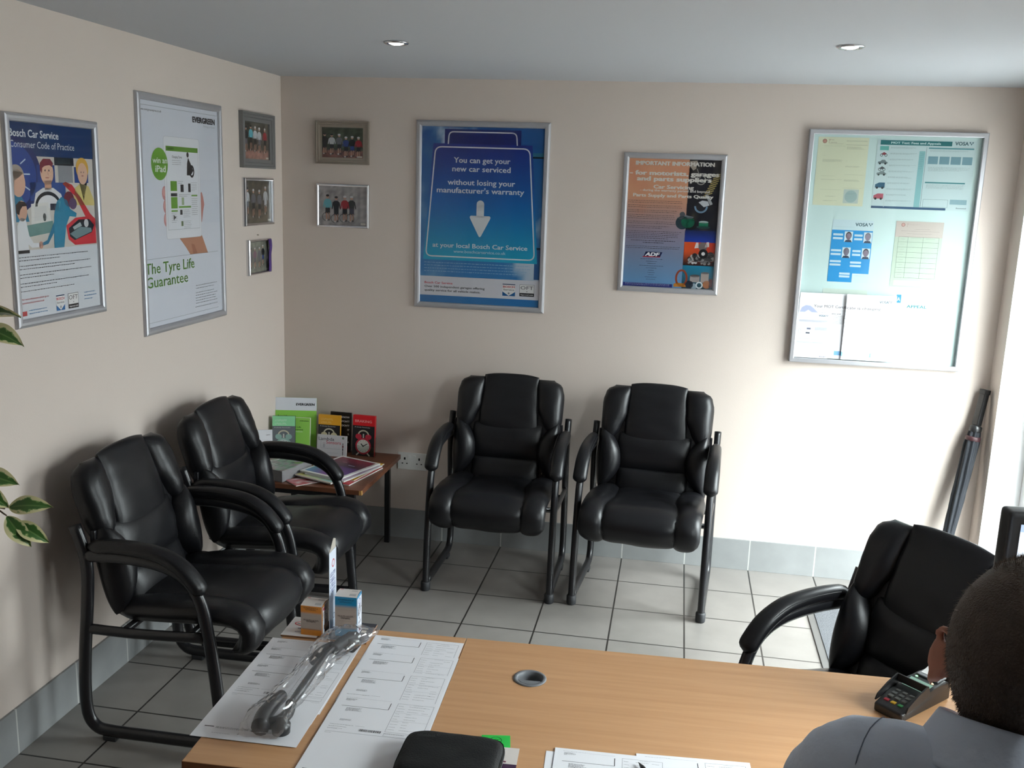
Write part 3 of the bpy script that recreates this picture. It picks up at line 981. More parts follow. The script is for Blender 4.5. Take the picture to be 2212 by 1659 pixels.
def head_(S, u, v, r, skin, hair=None, ry=None, hv=0.45):
    ry = ry or r * 1.25
    if hair: S.disc(u, v + hv * r / S.h, r * 1.08, hair, ry)
    S.up(); S.disc(u, v, r, skin, ry); S.layer -= 1
def poster_code(w, h):
    S = Sheet(w, h, base=(224, 228, 234))
    S.rect(0, 0.832, 1, 1, (12, 52, 104))
    S.rect(0.985, 0.45, 1.0, 0.832, (150, 150, 160))
    # illustration
    S.rect(0, 0.355, 1, 0.832, (214, 208, 200))
    S.up()
    S.disc(-0.02, 0.735, 0.145, (24, 40, 104), 0.115, 30, -PI / 2, PI / 2)
    S.up()
    S.disc(-0.02, 0.735, 0.122, (40, 72, 150), 0.096, 30, -PI / 2, PI / 2)
    S.rect(0.29, 0.70, 0.50, 0.790, (32, 62, 134)); S.rect(0.20, 0.605, 0.62, 0.70, (44, 78, 148)); S.rect(0.74, 0.70, 0.92, 0.785, (32, 62, 134))
    S.rect(0.54, 0.70, 0.72, 0.79, (150, 152, 156)); S.rect(0.50, 0.79, 0.74, 0.832, (30, 34, 38)); S.rect(0.54, 0.800, 0.70, 0.826, (70, 92, 96))
    S.up()
    S.line((0.11, 0.79), (0.17, 0.815), (210, 226, 240), 0.004); S.line((0.14, 0.74), (0.21, 0.74), (210, 226, 240), 0.004); S.line((0.14, 0.68), (0.20, 0.66), (210, 226, 240), 0.004)
    # driver
    S.poly([(0.22, 0.56), (0.26, 0.645), (0.35, 0.672), (0.47, 0.672), (0.56, 0.640), (0.60, 0.57)], (236, 236, 238))
    S.rect(0.37, 0.66, 0.45, 0.71, (218, 168, 138))
    S.disc(0.405, 0.752, 0.031, (232, 188, 160), 0.038)
    S.up(); S.poly([(0.325, 0.765), (0.330, 0.800), (0.37, 0.822), (0.45, 0.822), (0.485, 0.800), (0.470, 0.780), (0.440, 0.790), (0.385, 0.785), (0.355, 0.775), (0.345, 0.745)], (126, 28, 44))
    S.disc(0.385, 0.762, 0.003, (60, 40, 40)); S.disc(0.430, 0.762, 0.003, (60, 40, 40)); S.line((0.412, 0.758), (0.418, 0.738), (196, 140, 116), 0.002)
    S.rect(0.385, 0.722, 0.425, 0.726, (170, 80, 70))
    S.layer -= 1
    S.up(2)
    S.ring(0.40, 0.575, 0.062, 0.011, (26, 28, 34), 0.045, 24, 0, PI)
    # woman on the telephone
    S.poly([(0.70, 0.58), (0.74, 0.672), (0.82, 0.70), (0.92, 0.68), (0.985, 0.60), (0.985, 0.575)], (222, 204, 128))
    S.disc(0.845, 0.778, 0.033, (226, 176, 72), 0.034)
    S.poly([(0.80, 0.70), (0.845, 0.60), (0.90, 0.70)], (34, 34, 38))
    S.up(); S.disc(0.845, 0.750, 0.026, (232, 190, 162), 0.034); S.disc(0.828, 0.758, 0.0025, (50, 40, 40)); S.disc(0.862, 0.758, 0.0025, (50, 40, 40)); S.rect(0.832, 0.735, 0.858, 0.741, (150, 50, 56)); S.layer -= 1
    # man with grey hair at the left
    S.poly([(0.0, 0.50), (0.0, 0.66), (0.07, 0.655), (0.13, 0.60), (0.17, 0.50)], (42, 130, 168))
    S.disc(0.055, 0.728, 0.036, (172, 160, 148), 0.034)
    S.up(); S.disc(0.072, 0.695, 0.032, (226, 180, 156), 0.040); S.poly([(0.0, 0.70), (0.0, 0.755), (0.07, 0.765), (0.13, 0.745), (0.09, 0.725), (0.04, 0.71), (0.02, 0.66)], (172, 160, 148)); S.layer -= 1
    # open bonnet and engine bay
    S.poly([(0.585, 0.694), (0.62, 0.705), (0.70, 0.690), (0.80, 0.625), (0.92, 0.53), (0.985, 0.50), (0.985, 0.455), (0.86, 0.51), (0.74, 0.625)], (216, 52, 56))
    S.poly([(0.585, 0.694), (0.62, 0.705), (0.70, 0.690), (0.66, 0.672)], (228, 110, 66))
    S.poly([(0.60, 0.47), (0.72, 0.51), (0.85, 0.515), (0.985, 0.475), (0.985, 0.362), (0.70, 0.362), (0.62, 0.395)], (214, 42, 52))
    S.up()
    S.poly([(0.63, 0.455), (0.76, 0.500), (0.90, 0.500), (0.965, 0.465), (0.93, 0.425), (0.70, 0.388), (0.64, 0.410)], (28, 26, 34))
    S.up()
    S.poly([(0.64, 0.425), (0.78, 0.460), (0.92, 0.450), (0.93, 0.430), (0.72, 0.395)], (120, 146, 150)); S.poly([(0.68, 0.46), (0.78, 0.485), (0.80, 0.465), (0.70, 0.445)], (176, 186, 186)); S.disc(0.86, 0.478, 0.012, (210, 212, 216), 0.013)
    S.layer -= 2
    S.rect(0.42, 0.555, 0.60, 0.59, (40, 42, 60)); S.rect(0.52, 0.50, 0.62, 0.56, (40, 46, 92))
    # green bench, notice board, technician, customer
    S.poly([(0.12, 0.42), (0.12, 0.48), (0.44, 0.50), (0.44, 0.44)], (112, 152, 148))
    S.poly([(0.19, 0.485), (0.20, 0.59), (0.40, 0.598), (0.42, 0.50)], (232, 230, 226))
    S.up(); S.poly([(0.225, 0.50), (0.235, 0.575), (0.37, 0.580), (0.385, 0.512)], (222, 222, 220)); S.disc(0.345, 0.520, 0.008, (80, 92, 92), 0.012); S.up()
    S.poly([(0.44, 0.355), (0.445, 0.44), (0.46, 0.53), (0.50, 0.60), (0.56, 0.625), (0.63, 0.605), (0.66, 0.56), (0.74, 0.535), (0.73, 0.515), (0.65, 0.520), (0.60, 0.470), (0.56, 0.355)], (40, 136, 172))
    S.poly([(0.45, 0.44), (0.46, 0.50), (0.36, 0.40), (0.29, 0.385), (0.30, 0.372), (0.37, 0.380)], (34, 122, 158))
    S.poly([(0.48, 0.56), (0.52, 0.61), (0.55, 0.60), (0.52, 0.54)], (80, 170, 200))
    S.disc(0.655, 0.612, 0.026, (112, 26, 40), 0.024)
    S.up(); S.disc(0.70, 0.588, 0.020, (98, 72, 110), 0.018); S.layer -= 1
    S.poly([(0.02, 0.355), (0.03, 0.48), (0.08, 0.525), (0.13, 0.51), (0.155, 0.43), (0.20, 0.39), (0.285, 0.388), (0.285, 0.368), (0.18, 0.366), (0.14, 0.385), (0.145, 0.355)], (234, 236, 240))
    S.rect(0.02, 0.340, 0.15, 0.357, (30, 28, 34))
    S.disc(0.285, 0.377, 0.010, (212, 160, 140), 0.011)
    S.disc(0.094, 0.555, 0.023, (222, 176, 152), 0.030)
    S.up(); S.poly([(0.03, 0.545), (0.03, 0.585), (0.07, 0.605), (0.13, 0.600), (0.155, 0.580), (0.10, 0.578), (0.075, 0.560), (0.06, 0.535)], (58, 40, 36)); S.layer -= 1
    S.layer = 8
    S.rect(0, 0, 1, 0.340, (224, 228, 234)) if False else None
    W_ = (234, 238, 242)
    S.text('Bosch Car Service', 0.010, 0.925, 0.0225, W_, 0.555, 'l', 1.5)
    S.text('Consumer Code of Practice', 0.010, 0.872, 0.0205, W_, 0.745, 'l', 0.1)
    for k, (v, a) in enumerate(((0.322, 0.89), (0.306, 0.50), (0.278, 0.915), (0.262, 0.70), (0.234, 0.915), (0.218, 0.42), (0.188, 0.88), (0.172, 0.45), (0.148, 0.66))):
        S.para(0.022, v, a, 1, 0.013, (64, 66, 72), 0.62, 20 + k, 0.02)
    S.text('For more information please go to', 0.028, 0.101, 0.0055, (190, 60, 70), 0.305, 'l', 0.6)
    S.text('www.boschcarservice.co.uk', 0.028, 0.082, 0.0055, (190, 60, 70), 0.25, 'l', 0.6)
    S.rect(0.022, 0.020, 0.075, 0.044, (190, 52, 60))
    S.para(0.10, 0.046, 0.31, 2, 0.016, (90, 140, 186), 0.6, 41, 0.05)
    S.para(0.78, 0.094, 0.95, 3, 0.019, (90, 140, 186), 0.55, 42, 0.3)
    service_logo(S, 0.420, 0.016, 0.524, 0.100)
    oft_logo(S, 0.570, 0.016, 0.700, 0.100)
    return S

def poster_tyre(w, h):
    S = Sheet(w, h, base=(226, 230, 240))
    g = (112, 168, 56)
    S.line((0, 0.978), (0.99, 0.978), (120, 124, 130), 0.0012)
    S.text('www.evergreentyres.co.uk', 0.003, 0.955, 0.008, (40, 42, 46), 0.255, 'l', 0.8)
    S.text('EVERGREEN', 0.650, 0.933, 0.0215, (14, 14, 22), 0.306, 'l', 4.0)
    S.text('Driving to Grow', 0.955, 0.915, 0.0085, (170, 172, 178), 0.16, 'r', 0)
    # fingers behind the tablet
    for (v, du) in ((0.600, -0.005), (0.540, 0.004), (0.480, 0.006)):
        S.disc(0.268 + du, v, 0.020, (212, 146, 146), 0.026)
        S.up(); S.disc(0.262 + du, v + 0.006, 0.011, (226, 172, 168), 0.015); S.layer -= 1
    S.poly([(0.715, 0.60), (0.745, 0.605), (0.762, 0.58), (0.775, 0.545), (0.760, 0.52), (0.735, 0.46), (0.715, 0.46)], (206, 142, 132))
    S.poly([(0.42, 0.395), (0.73, 0.395), (0.768, 0.352), (0.808, 0.307), (0.562, 0.309), (0.50, 0.350)], (196, 140, 112))
    S.up()
    S.poly([(0.58, 0.36), (0.62, 0.355), (0.66, 0.31), (0.60, 0.31)], (176, 116, 90))
    # tablet
    def rr(u0, v0, u1, v1, r, col):
        pts = []
        for (cx, cy, a) in ((u1, v1, 0), (u0, v1, 1), (u0, v0, 2), (u1, v0, 3)):
            sx = -1 if cx == u1 else 1
            sy = -1 if cy == v1 else 1
            for k in range(6):
                t = a * PI / 2 + k / 5 * PI / 2
                pts.append((cx + sx * r / w + r / w * math.cos(t), cy + sy * r / h + r / h * math.sin(t)))
        S.poly(pts, col)
    rr(0.266, 0.390, 0.728, 0.855, 0.014, (196, 200, 206))
    S.up(); rr(0.269, 0.3915, 0.725, 0.8535, 0.013, (238, 240, 246))
    S.up()
    S.rect(0.290, 0.432, 0.705, 0.812, (170, 174, 180)); S.up(); S.rect(0.292, 0.4335, 0.703, 0.811, (236, 239, 245))
    S.up()
    S.rect(0.294, 0.790, 0.702, 0.812, (104, 156, 52)); S.rect(0.31, 0.797, 0.39, 0.806, (70, 110, 30))
    S.text('Changing Tyres', 0.365, 0.760, 0.0085, (50, 52, 56), 0.125, 'l', 0.6)
    S.para(0.365, 0.750, 0.49, 3, 0.009, (150, 152, 158), 0.5, 5)
    # figure leaning on a tyre
    S.ring(0.615, 0.702, 0.020, 0.009, (26, 26, 28), 0.024)
    S.poly([(0.548, 0.683), (0.556, 0.74), (0.572, 0.765), (0.60, 0.74), (0.635, 0.705), (0.60, 0.683)], (34, 34, 36)); S.disc(0.566, 0.778, 0.009, (60, 52, 48), 0.010)
    # page blocks
    S.rect(0.335, 0.610, 0.415, 0.655, g); S.rect(0.335, 0.600, 0.415, 0.610, (240, 240, 240)); S.rect(0.335, 0.585, 0.415, 0.600, (60, 62, 66)); S.rect(0.335, 0.530, 0.415, 0.582, g)
    S.rect(0.460, 0.605, 0.500, 0.640, (48, 48, 52)); S.rect(0.560, 0.605, 0.592, 0.645, (40, 40, 44)); S.rect(0.470, 0.545, 0.500, 0.580, (170, 190, 150))
    S.rect(0.430, 0.532, 0.590, 0.540, g); S.rect(0.335, 0.515, 0.415, 0.522, g); S.rect(0.600, 0.585, 0.68, 0.592, g)
    S.rect(0.445, 0.500, 0.475, 0.523, (60, 60, 64)); S.poly([(0.36, 0.475), (0.395, 0.490), (0.36, 0.500)], (30, 30, 32)); S.rect(0.455, 0.447, 0.482, 0.470, (120, 140, 100))
    S.para(0.60, 0.650, 0.685, 6, 0.0075, (150, 152, 160), 0.5, 7); S.para(0.60, 0.575, 0.685, 9, 0.0095, (160, 162, 168), 0.6, 8); S.para(0.43, 0.655, 0.50, 2, 0.008, (120, 122, 128), 0.5, 9)
    S.para(0.485, 0.522, 0.58, 5, 0.008, (150, 152, 160), 0.5, 10); S.para(0.335, 0.510, 0.41, 6, 0.0085, (150, 152, 160), 0.5, 11); S.para(0.49, 0.470, 0.59, 5, 0.008, (150, 152, 160), 0.5, 12); S.para(0.44, 0.595, 0.59, 2, 0.008, (120, 122, 128), 0.5, 13)
    S.disc(0.213, 0.729, 0.0585, g, n=36)
    S.up()
    S.text('win an', 0.218, 0.733, 0.0215, (238, 244, 238), 0.170, 'c', 1.0)
    S.text('iPad', 0.222, 0.694, 0.0245, (238, 244, 238), 0.120, 'c', 1.2)
    S.line((0, 0.309), (0.955, 0.309), (120, 124, 130), 0.001)
    S.text('The Tyre Life', 0.003, 0.243, 0.0410, (88, 138, 46), 0.606, 'l', 0.6)
    S.text('Guarantee', 0.003, 0.181, 0.0410, (88, 138, 46), 0.513, 'l', 0.6)
    S.para(0.622, 0.155, 0.93, 2, 0.0135, (136, 140, 148), 0.5, 14, 0.3)
    S.para(0.615, 0.120, 0.93, 5, 0.0130, (136, 140, 148), 0.5, 15, 0.3)
    S.para(0.605, 0.050, 0.94, 1, 0.013, (120, 124, 132), 0.5, 16, 0.05)
    S.line((0, 0.023), (0.94, 0.023), (120, 124, 130), 0.001)
    return S

def poster_parts(w, h):
    S = Sheet(w, h, base=(160, 140, 140))
    def bg(s, t):
        c = lerp3((96, 150, 196), (150, 140, 160), t / 0.42) if t < 0.42 else lerp3((150, 140, 160), (226, 164, 128), (t - 0.42) / 0.30)
        if t > 0.55: c = lerp3(c, (214, 140, 112), max(0, noise.noise(Vector((s * 3, t * 6, 0)))) * 0.8)
        return c
    S.pixels(0, 0, 0.66, 1, 8, 24, bg)
    S.pixels(0.655, 0.46, 1, 1, 10, 16, lambda s, t: lerp3((22, 22, 34), (82, 74, 64), max(0, noise.fractal(Vector((s * 2.5, t * 5, 4)), 1, 2, 4)) * 1.2 + (0.5 if (s > .7 and t > .8) else 0)))
    S.vgrad(0.655, 0.368, 1, 0.475, (18, 30, 60), (24, 60, 168))
    S.pixels(0.655, 0.185, 1, 0.368, 8, 8, lambda s, t: lerp3((40, 24, 26), lerp3((224, 90, 36), (190, 54, 36), s), t * 1.8))
    S.vgrad(0.655, 0, 1, 0.185, (20, 130, 164), (40, 60, 66))
    S.up()
    # damper and spring
    for k in range(9):
        u, v = lerp(0.985, 0.885, k / 8), lerp(0.885, 0.735, k / 8)
        S.line((u - 0.055, v - 0.010), (u + 0.035, v + 0.014), (168, 150, 92), 0.005)
    S.line((0.86, 0.74), (0.92, 0.66), (176, 178, 182), 0.012)
    S.poly([(0.66, 0.985), (0.74, 0.99), (0.73, 0.93), (0.70, 0.915), (0.67, 0.94)], (176, 164, 150))
    S.line((0.74, 0.93), (0.78, 0.86), (150, 146, 140), 0.004); S.ring(0.79, 0.845, 0.022, 0.005, (150, 146, 140))
    S.poly([(0.78, 0.675), (0.82, 0.690), (0.88, 0.685), (0.90, 0.655), (0.84, 0.640)], (200, 204, 210)); S.ring(0.81, 0.645, 0.030, 0.008, (120, 150, 176), None, 20, PI, 2 * PI)
    # turbo and green canister
    S.disc(0.62, 0.515, 0.030, (44, 62, 74)); S.disc(0.68, 0.520, 0.030, (20, 112, 84), 0.026); S.disc(0.72, 0.500, 0.022, (20, 22, 26), 0.024)
    S.poly([(0.545, 0.555), (0.60, 0.555), (0.64, 0.575), (0.74, 0.562), (0.72, 0.545), (0.60, 0.540)], (138, 146, 156)); S.disc(0.615, 0.578, 0.012, (90, 96, 104))
    S.rect(0.80, 0.490, 0.90, 0.522, (22, 128, 92)); S.disc(0.85, 0.524, 0.021, (176, 196, 194), 0.006); S.disc(0.85, 0.486, 0.030, (40, 80, 76), 0.007)
    # starter parts on orange
    S.poly([(0.77, 0.32), (0.785, 0.365), (0.81, 0.366), (0.815, 0.325)], (226, 214, 208)); S.poly([(0.88, 0.33), (0.90, 0.372), (0.925, 0.372), (0.93, 0.335)], (226, 214, 208))
    S.disc(0.86, 0.335, 0.020, (120, 110, 108)); S.poly([(0.72, 0.245), (0.74, 0.270), (0.99, 0.285), (0.99, 0.225), (0.86, 0.215), (0.75, 0.222)], (166, 160, 158))
    for (u, v, r) in ((0.78, 0.262, 0.012), (0.95, 0.270, 0.015), (0.80, 0.235, 0.013), (0.92, 0.232, 0.016), (0.86, 0.230, 0.012)):
        S.disc(u, v, r, (64, 62, 66))
    S.up()
    S.disc(0.870, 0.280, 0.021, (28, 28, 32)); S.up(); S.disc(0.870, 0.280, 0.008, (214, 212, 212)); S.layer -= 2
    for k in range(26):
        u, v = 0.70 + 0.29 * random.random(), 0.20 + 0.07 * random.random()
        S.disc(u, v, 0.004 + 0.005 * random.random(), random.choice([(206, 204, 204), (40, 40, 44), (150, 146, 146)]), n=10)
    # filters at the foot
    S.ring(0.650, 0.083, 0.028, 0.009, (150, 66, 40), 0.040)
    S.rect(0.745, 0.055, 0.850, 0.105, (168, 158, 156)); S.disc(0.797, 0.105, 0.0215, (92, 88, 90), 0.006); S.rect(0.862, 0.055, 0.948, 0.130, (178, 164, 156)); S.disc(0.905, 0.130, 0.0175, (110, 104, 104), 0.005)
    S.poly([(0.57, 0.012), (0.57, 0.035), (0.60, 0.045), (0.69, 0.040), (0.71, 0.015)], (206, 132, 46)); S.disc(0.74, 0.035, 0.018, (30, 40, 58)); S.disc(0.79, 0.022, 0.014, (150, 170, 184)); S.disc(0.93, 0.040, 0.018, (176, 110, 60)); S.rect(0.955, 0.02, 0.99, 0.085, (110, 60, 60))
    S.up(); S.ring(0.850, 0.033, 0.016, 0.006, (214, 224, 228)); S.layer -= 1
    S.layer = 5
    W_ = (230, 226, 218)
    S.text('IMPORTANT INFORMATION', 0.500, 0.948, 0.0175, W_, 0.845, 'c', 3.6)
    S.text('- for motorists, garages', 0.500, 0.873, 0.0195, W_, 0.960, 'c', 3.2)
    S.text('and parts suppliers', 0.500, 0.829, 0.0195, W_, 0.800, 'c', 3.2)
    S.text('Car Servicing', 0.500, 0.771, 0.0165, W_, 0.432, 'c', 2.8)
    S.text('- during the warranty period and beyond', 0.515, 0.749, 0.0098, W_, 0.75, 'c', 1.8)
    S.text('Parts Supply and Parts Quality', 0.500, 0.706, 0.0142, W_, 0.865, 'c', 2.8)
    dk = (70, 62, 66)
    for k, (v, n_, a) in enumerate(((0.676, 2, 0.62), (0.640, 2, 0.62), (0.602, 2, 0.60), (0.566, 3, 0.55), (0.515, 2, 0.55), (0.480, 2, 0.50), (0.440, 5, 0.62), (0.322, 2, 0.62))):
        S.para(0.015, v, a, n_, 0.0135, dk, 0.5, 60 + k, 0.15)
    S.para(0.07, 0.368, 0.57, 1, 0.014, (30, 28, 34), 0.6, 70, 0.02); S.para(0.20, 0.352, 0.43, 1, 0.014, (30, 28, 34), 0.6, 71, 0.02)
    S.poly([(0.218, 0.243), (0.240, 0.279), (0.425, 0.279), (0.403, 0.243)], (28, 40, 84)); S.poly([(0.205, 0.236), (0.214, 0.243), (0.403, 0.243), (0.40, 0.237)], (196, 44, 56))
    S.up()
    S.text('ADF', 0.315, 0.246, 0.0165, (238, 240, 244), 0.160, 'c', 3.2, 0.25)
    for k, wd in enumerate((0.25, 0.12, 0.09, 0.27, 0.12, 0.07, 0.08, 0.06, 0.13, 0.10)):
        S.para(0.312 - wd / 2, 0.224 - 0.0178 * k, 0.312 + wd / 2, 1, 0.013, (64, 80, 102), 0.6, 80 + k, 0.02)
    S.rect(0, 0.004, 0.555, 0.031, (30, 40, 124))
    S.up(); S.para(0.03, 0.027, 0.53, 2, 0.010, (200, 206, 226), 0.5, 95, 0.02)
    return S

snap_frame('poster_frame', 'large aluminium-framed blue poster with a white down arrow on the back wall', 'poster', 0.628, 0.868, 0.027, 0.014, M_ALU, poster_blue, (0.665, 0, 1.1755), ROT_BACK, pane=M_PANE)
snap_frame('poster_frame', 'aluminium-framed poster headed important information with an orange top and photos of car parts', 'poster', 0.455, 0.622, 0.025, 0.014, M_ALU, poster_parts, (1.630, 0, 1.302), ROT_BACK, pane=M_PANE)
snap_frame('poster_frame', 'aluminium-framed white poster of a hand holding a tablet on the left wall', 'poster', 0.642, 0.866, 0.027, 0.014, M_ALU, poster_tyre, (0, -1.2725, 1.1745), ROT_LEFT, pane=M_PANE)
snap_frame('poster_frame', 'aluminium-framed poster with a navy heading over an illustration of drivers and a red car', 'poster', 0.450, 0.620, 0.025, 0.014, M_ALU, poster_code, (0, -1.9600, 1.2975), ROT_LEFT, pane=M_PANE)

# ---- cyclists' snapshots: small framed photographs
def snapshot(seed, sky, ground, trees, riders, tone=1.0, horizon=0.42, ribbon=False):
    def cb(w, h):
        S = Sheet(w, h, base=(90, 90, 90))
        def f(s, t):
            n = noise.fractal(Vector((s * 9 + seed, t * 9, seed)), 1, 2, 4)
            c = lerp3(ground, tuple(x * 1.35 for x in ground), 0.5 + n) if t < horizon * 0.6 else (lerp3(trees, tuple(x * 1.7 for x in trees), 0.4 + n) if t < 0.97 else sky)
            if trees == sky: c = lerp3(sky, tuple(x * 0.75 for x in sky), 0.5 + n + 0.25 * math.sin(s * 40))
            if t < horizon * 0.6: pass
            return tuple(x * tone * 1.35 for x in c)
        S.pixels(0, 0, 1, 1, 18, 14, f)
        rr = random.Random(int(seed * 10))
        for i, (u, top, shirt, leg) in enumerate(riders):
            S.layer = 2 + i % 3 * 3
            hgt = 0.66
            b = top - hgt
            S.up()
            K = 1.45
            S.rect(u - 0.026 * K, b, u - 0.005 * K, b + 0.20, (196, 150, 128)); S.rect(u + 0.008 * K, b + 0.02, u + 0.028 * K, b + 0.20, (190, 146, 124))
            S.rect(u - 0.028 * K, b - 0.02, u - 0.004 * K, b + 0.03, (224, 222, 222)); S.rect(u + 0.006 * K, b, u + 0.030 * K, b + 0.05, (60, 60, 64))
            S.poly([(u - 0.032 * K, b + 0.16), (u, b + 0.19), (u + 0.034 * K, b + 0.17), (u + 0.034 * K, b + 0.34), (u - 0.032 * K, b + 0.34)], leg)
            S.poly([(u - 0.034 * K, b + 0.32), (u - 0.040 * K, b + 0.42), (u - 0.050 * K, b + 0.50), (u - 0.022 * K, b + 0.545), (u + 0.022 * K, b + 0.545), (u + 0.050 * K, b + 0.50), (u + 0.040 * K, b + 0.42), (u + 0.034 * K, b + 0.32)], shirt)
            S.poly([(u - 0.050 * K, b + 0.50), (u - 0.066 * K, b + 0.33), (u - 0.052 * K, b + 0.33), (u - 0.038 * K, b + 0.46)], shirt); S.poly([(u + 0.050 * K, b + 0.50), (u + 0.066 * K, b + 0.33), (u + 0.052 * K, b + 0.33), (u + 0.038 * K, b + 0.46)], shirt)
            S.ring(u - 0.03, b + 0.09, 0.11 * h, 0.012 * h, (40, 38, 40), None, 18); S.line((u - 0.05, b + 0.20), (u + 0.05, b + 0.22), (50, 48, 50), 0.012 * h)
            S.disc(u, top - 0.055, 0.022 * K * w, (208, 164, 142), 0.046 * h, 14)
            S.up(); S.disc(u, top - 0.026, 0.024 * K * w, rr.choice([(224, 224, 226), (40, 40, 44), (220, 220, 224)]), 0.030 * h, 14)
        S.layer = 14
        S.rect(0.87, 0.03, 0.97, 0.075, (224, 218, 206))
        S.name = 'photograph'
        return S
    return cb
wh, bk_, rd, bl, gy, tq = (214, 216, 220), (34, 34, 40), (176, 40, 52), (52, 76, 150), (120, 120, 128), (110, 190, 204)
GP = 'small framed cycling photographs'
snap_frame('photo_frame', 'small stepped bronze-toned frame with a photo of cyclists under dark trees', 'picture', 0.262, 0.198, 0.030, 0.016, M_PEWTER,
           snapshot(1.3, (70, 74, 66), (92, 62, 56), (40, 46, 36), [(0.07, 0.80, bk_, bk_), (0.24, 0.78, wh, bk_), (0.42, 0.78, gy, bk_), (0.58, 0.70, bl, bk_), (0.73, 0.72, bk_, bl), (0.88, 0.70, rd, bk_)]), (0.175, 0, 1.832), ROT_BACK, GP, M_PANE, steps=1)
snap_frame('photo_frame', 'small thin silver frame with a photo of four cyclists in a grey street', 'picture', 0.262, 0.206, 0.013, 0.012, M_CHROME,
           snapshot(4.1, (146, 142, 142), (98, 94, 96), (146, 142, 142), [(0.18, 0.78, tq, bk_), (0.36, 0.74, bk_, bk_), (0.54, 0.76, rd, bk_), (0.68, 0.76, bk_, (60, 58, 80))]), (0.176, 0, 1.535), ROT_BACK, GP, M_PANE)
snap_frame('photo_frame', 'small grey stepped frame highest of three on the left wall near the corner', 'picture', 0.338, 0.240, 0.040, 0.020, M_GREYFRAME,
           snapshot(7.7, (80, 84, 78), (110, 82, 74), (54, 52, 46), [(0.10, 0.86, bk_, gy), (0.28, 0.90, tq, bk_), (0.45, 0.88, wh, bk_), (0.62, 0.86, wh, gy), (0.84, 0.86, rd, bk_)]), (0, -0.4545, 1.798), ROT_LEFT, GP, M_PANE, steps=1)
snap_frame('photo_frame', 'small thin silver frame in the middle of three on the left wall near the corner', 'picture', 0.305, 0.212, 0.014, 0.018, M_CHROME,
           snapshot(9.2, (60, 58, 50), (76, 70, 60), (58, 54, 46), [(0.12, 0.84, wh, gy), (0.34, 0.80, gy, bk_), (0.56, 0.78, gy, bk_), (0.80, 0.86, wh, wh)], 0.9), (0, -0.4370, 1.544), ROT_LEFT, GP, M_PANE)
lo_frame = snap_frame('photo_frame', 'smallest silver frame lowest of three on the left wall with a purple ribbon', 'picture', 0.236, 0.160, 0.012, 0.018, M_CHROME,
           snapshot(12.4, (120, 122, 112), (112, 108, 104), (120, 122, 112), [(0.14, 0.80, gy, gy), (0.34, 0.80, (150, 110, 130), gy), (0.56, 0.80, gy, gy), (0.74, 0.86, bk_, bl)]), (0, -0.4090, 1.323), ROT_LEFT, GP, M_PANE)
rb = MB()
rb.grid(lambda u, v: Vector((0.196 + 0.030 * u + 0.004 * math.sin(v * 9), 0.156 - 0.150 * v, 0.020 + 0.003 * math.sin(u * 7 + v * 4))), 6, 14)
rb.grid(lambda u, v: Vector((0.196 + 0.030 * u + 0.004 * math.sin(v * 9), 0.156 - 0.150 * v, 0.0185 + 0.003 * math.sin(u * 7 + v * 4))), 6, 14)
rb.build('ribbon', M_PURPLE, lo_frame, smooth=True)
MB().sweep([(0.118, 0.178, 0.0), (0.118, 0.178, 0.008)], (0.0025, 0.0025), n=8).build('nail', M_PEWTER, lo_frame)

# ================================================================== THE GLAZED NOTICE BOARD
BX, BZ, BW, BH = 2.423, 1.0225, 0.727, 1.0195
board = thing('notice_board', 'big glazed notice board of official test notices on the back wall near the window', 'notice board', (BX, 0, BZ), ROT_BACK)
mb = MB()
P_, D_ = 0.020, 0.024
cor = [((0, 0), (1, 1)), ((BW, 0), (-1, 1)), ((BW, BH), (-1, -1)), ((0, BH), (1, -1))]
sec = [(0, 0), (0, D_), (P_ * 0.15, D_ + 0.002), (P_ * 0.85, D_ + 0.002), (P_, D_), (P_, 0)]
for k in range(4):
    (c0, d0), (c1, d1) = cor[k], cor[(k + 1) % 4]
    a = [mb.bm.verts.new((c0[0] + d0[0] * o, c0[1] + d0[1] * o, z)) for o, z in sec]
    b = [mb.bm.verts.new((c1[0] + d1[0] * o, c1[1] + d1[1] * o, z)) for o, z in sec]
    for i in range(len(sec) - 1):
        mb._face((a[i], b[i], b[i + 1], a[i + 1]))
mb.build('frame', M_ALU, board, merge=1e-6)
MB().box((P_ - 0.001, P_ - 0.001, 0.0), (BW - P_ + 0.001, BH - P_ + 0.001, 0.004)).build('backing', mat('pale_green_backing', rgb(222, 234, 230), 0.7), board)
MB().box((P_, P_, 0.0120), (BW - P_, BH - P_, 0.0135)).build('pane', M_BOARDPANE, board)
IW, IH = BW - 2 * P_, BH - 2 * P_
def pin(S, u, v, name, label, material=None, z=0.0045, rot=0.0, cat='notice'):
    """a sheet whose lower left corner sits at fraction (u, v) of the board's inside"""
    o = S.build(name, material or M_PAPER)
    place(o, (BX + P_ + u * IW, -z, BZ + P_ + v * IH), (R(90), R(rot), 0))
    return tag(o, label, cat)
def crest(S, u, v, r, col):
    S.ring(u, v, r, r * 0.35, col, n=20); S.disc(u, v, r * 0.5, tuple(min(255, c + 40) for c in col), n=16)
def agency(S, u, v, wd, col=(60, 92, 104)):
    cap = wd * S.w * 0.20
    S.text('VOSA', u, v, cap, col, wd * 0.72, 'l', 2.2)
    for k, (du, dv) in enumerate(((0.80, 0.55), (0.95, 0.55), (0.875, 0.15))):
        S.poly([(u + wd * (du - 0.05), v + cap / S.h * (dv + 0.4)), (u + wd * (du + 0.05), v + cap / S.h * (dv + 0.4)), (u + wd * du, v + cap / S.h * (dv - 0.15))], col)
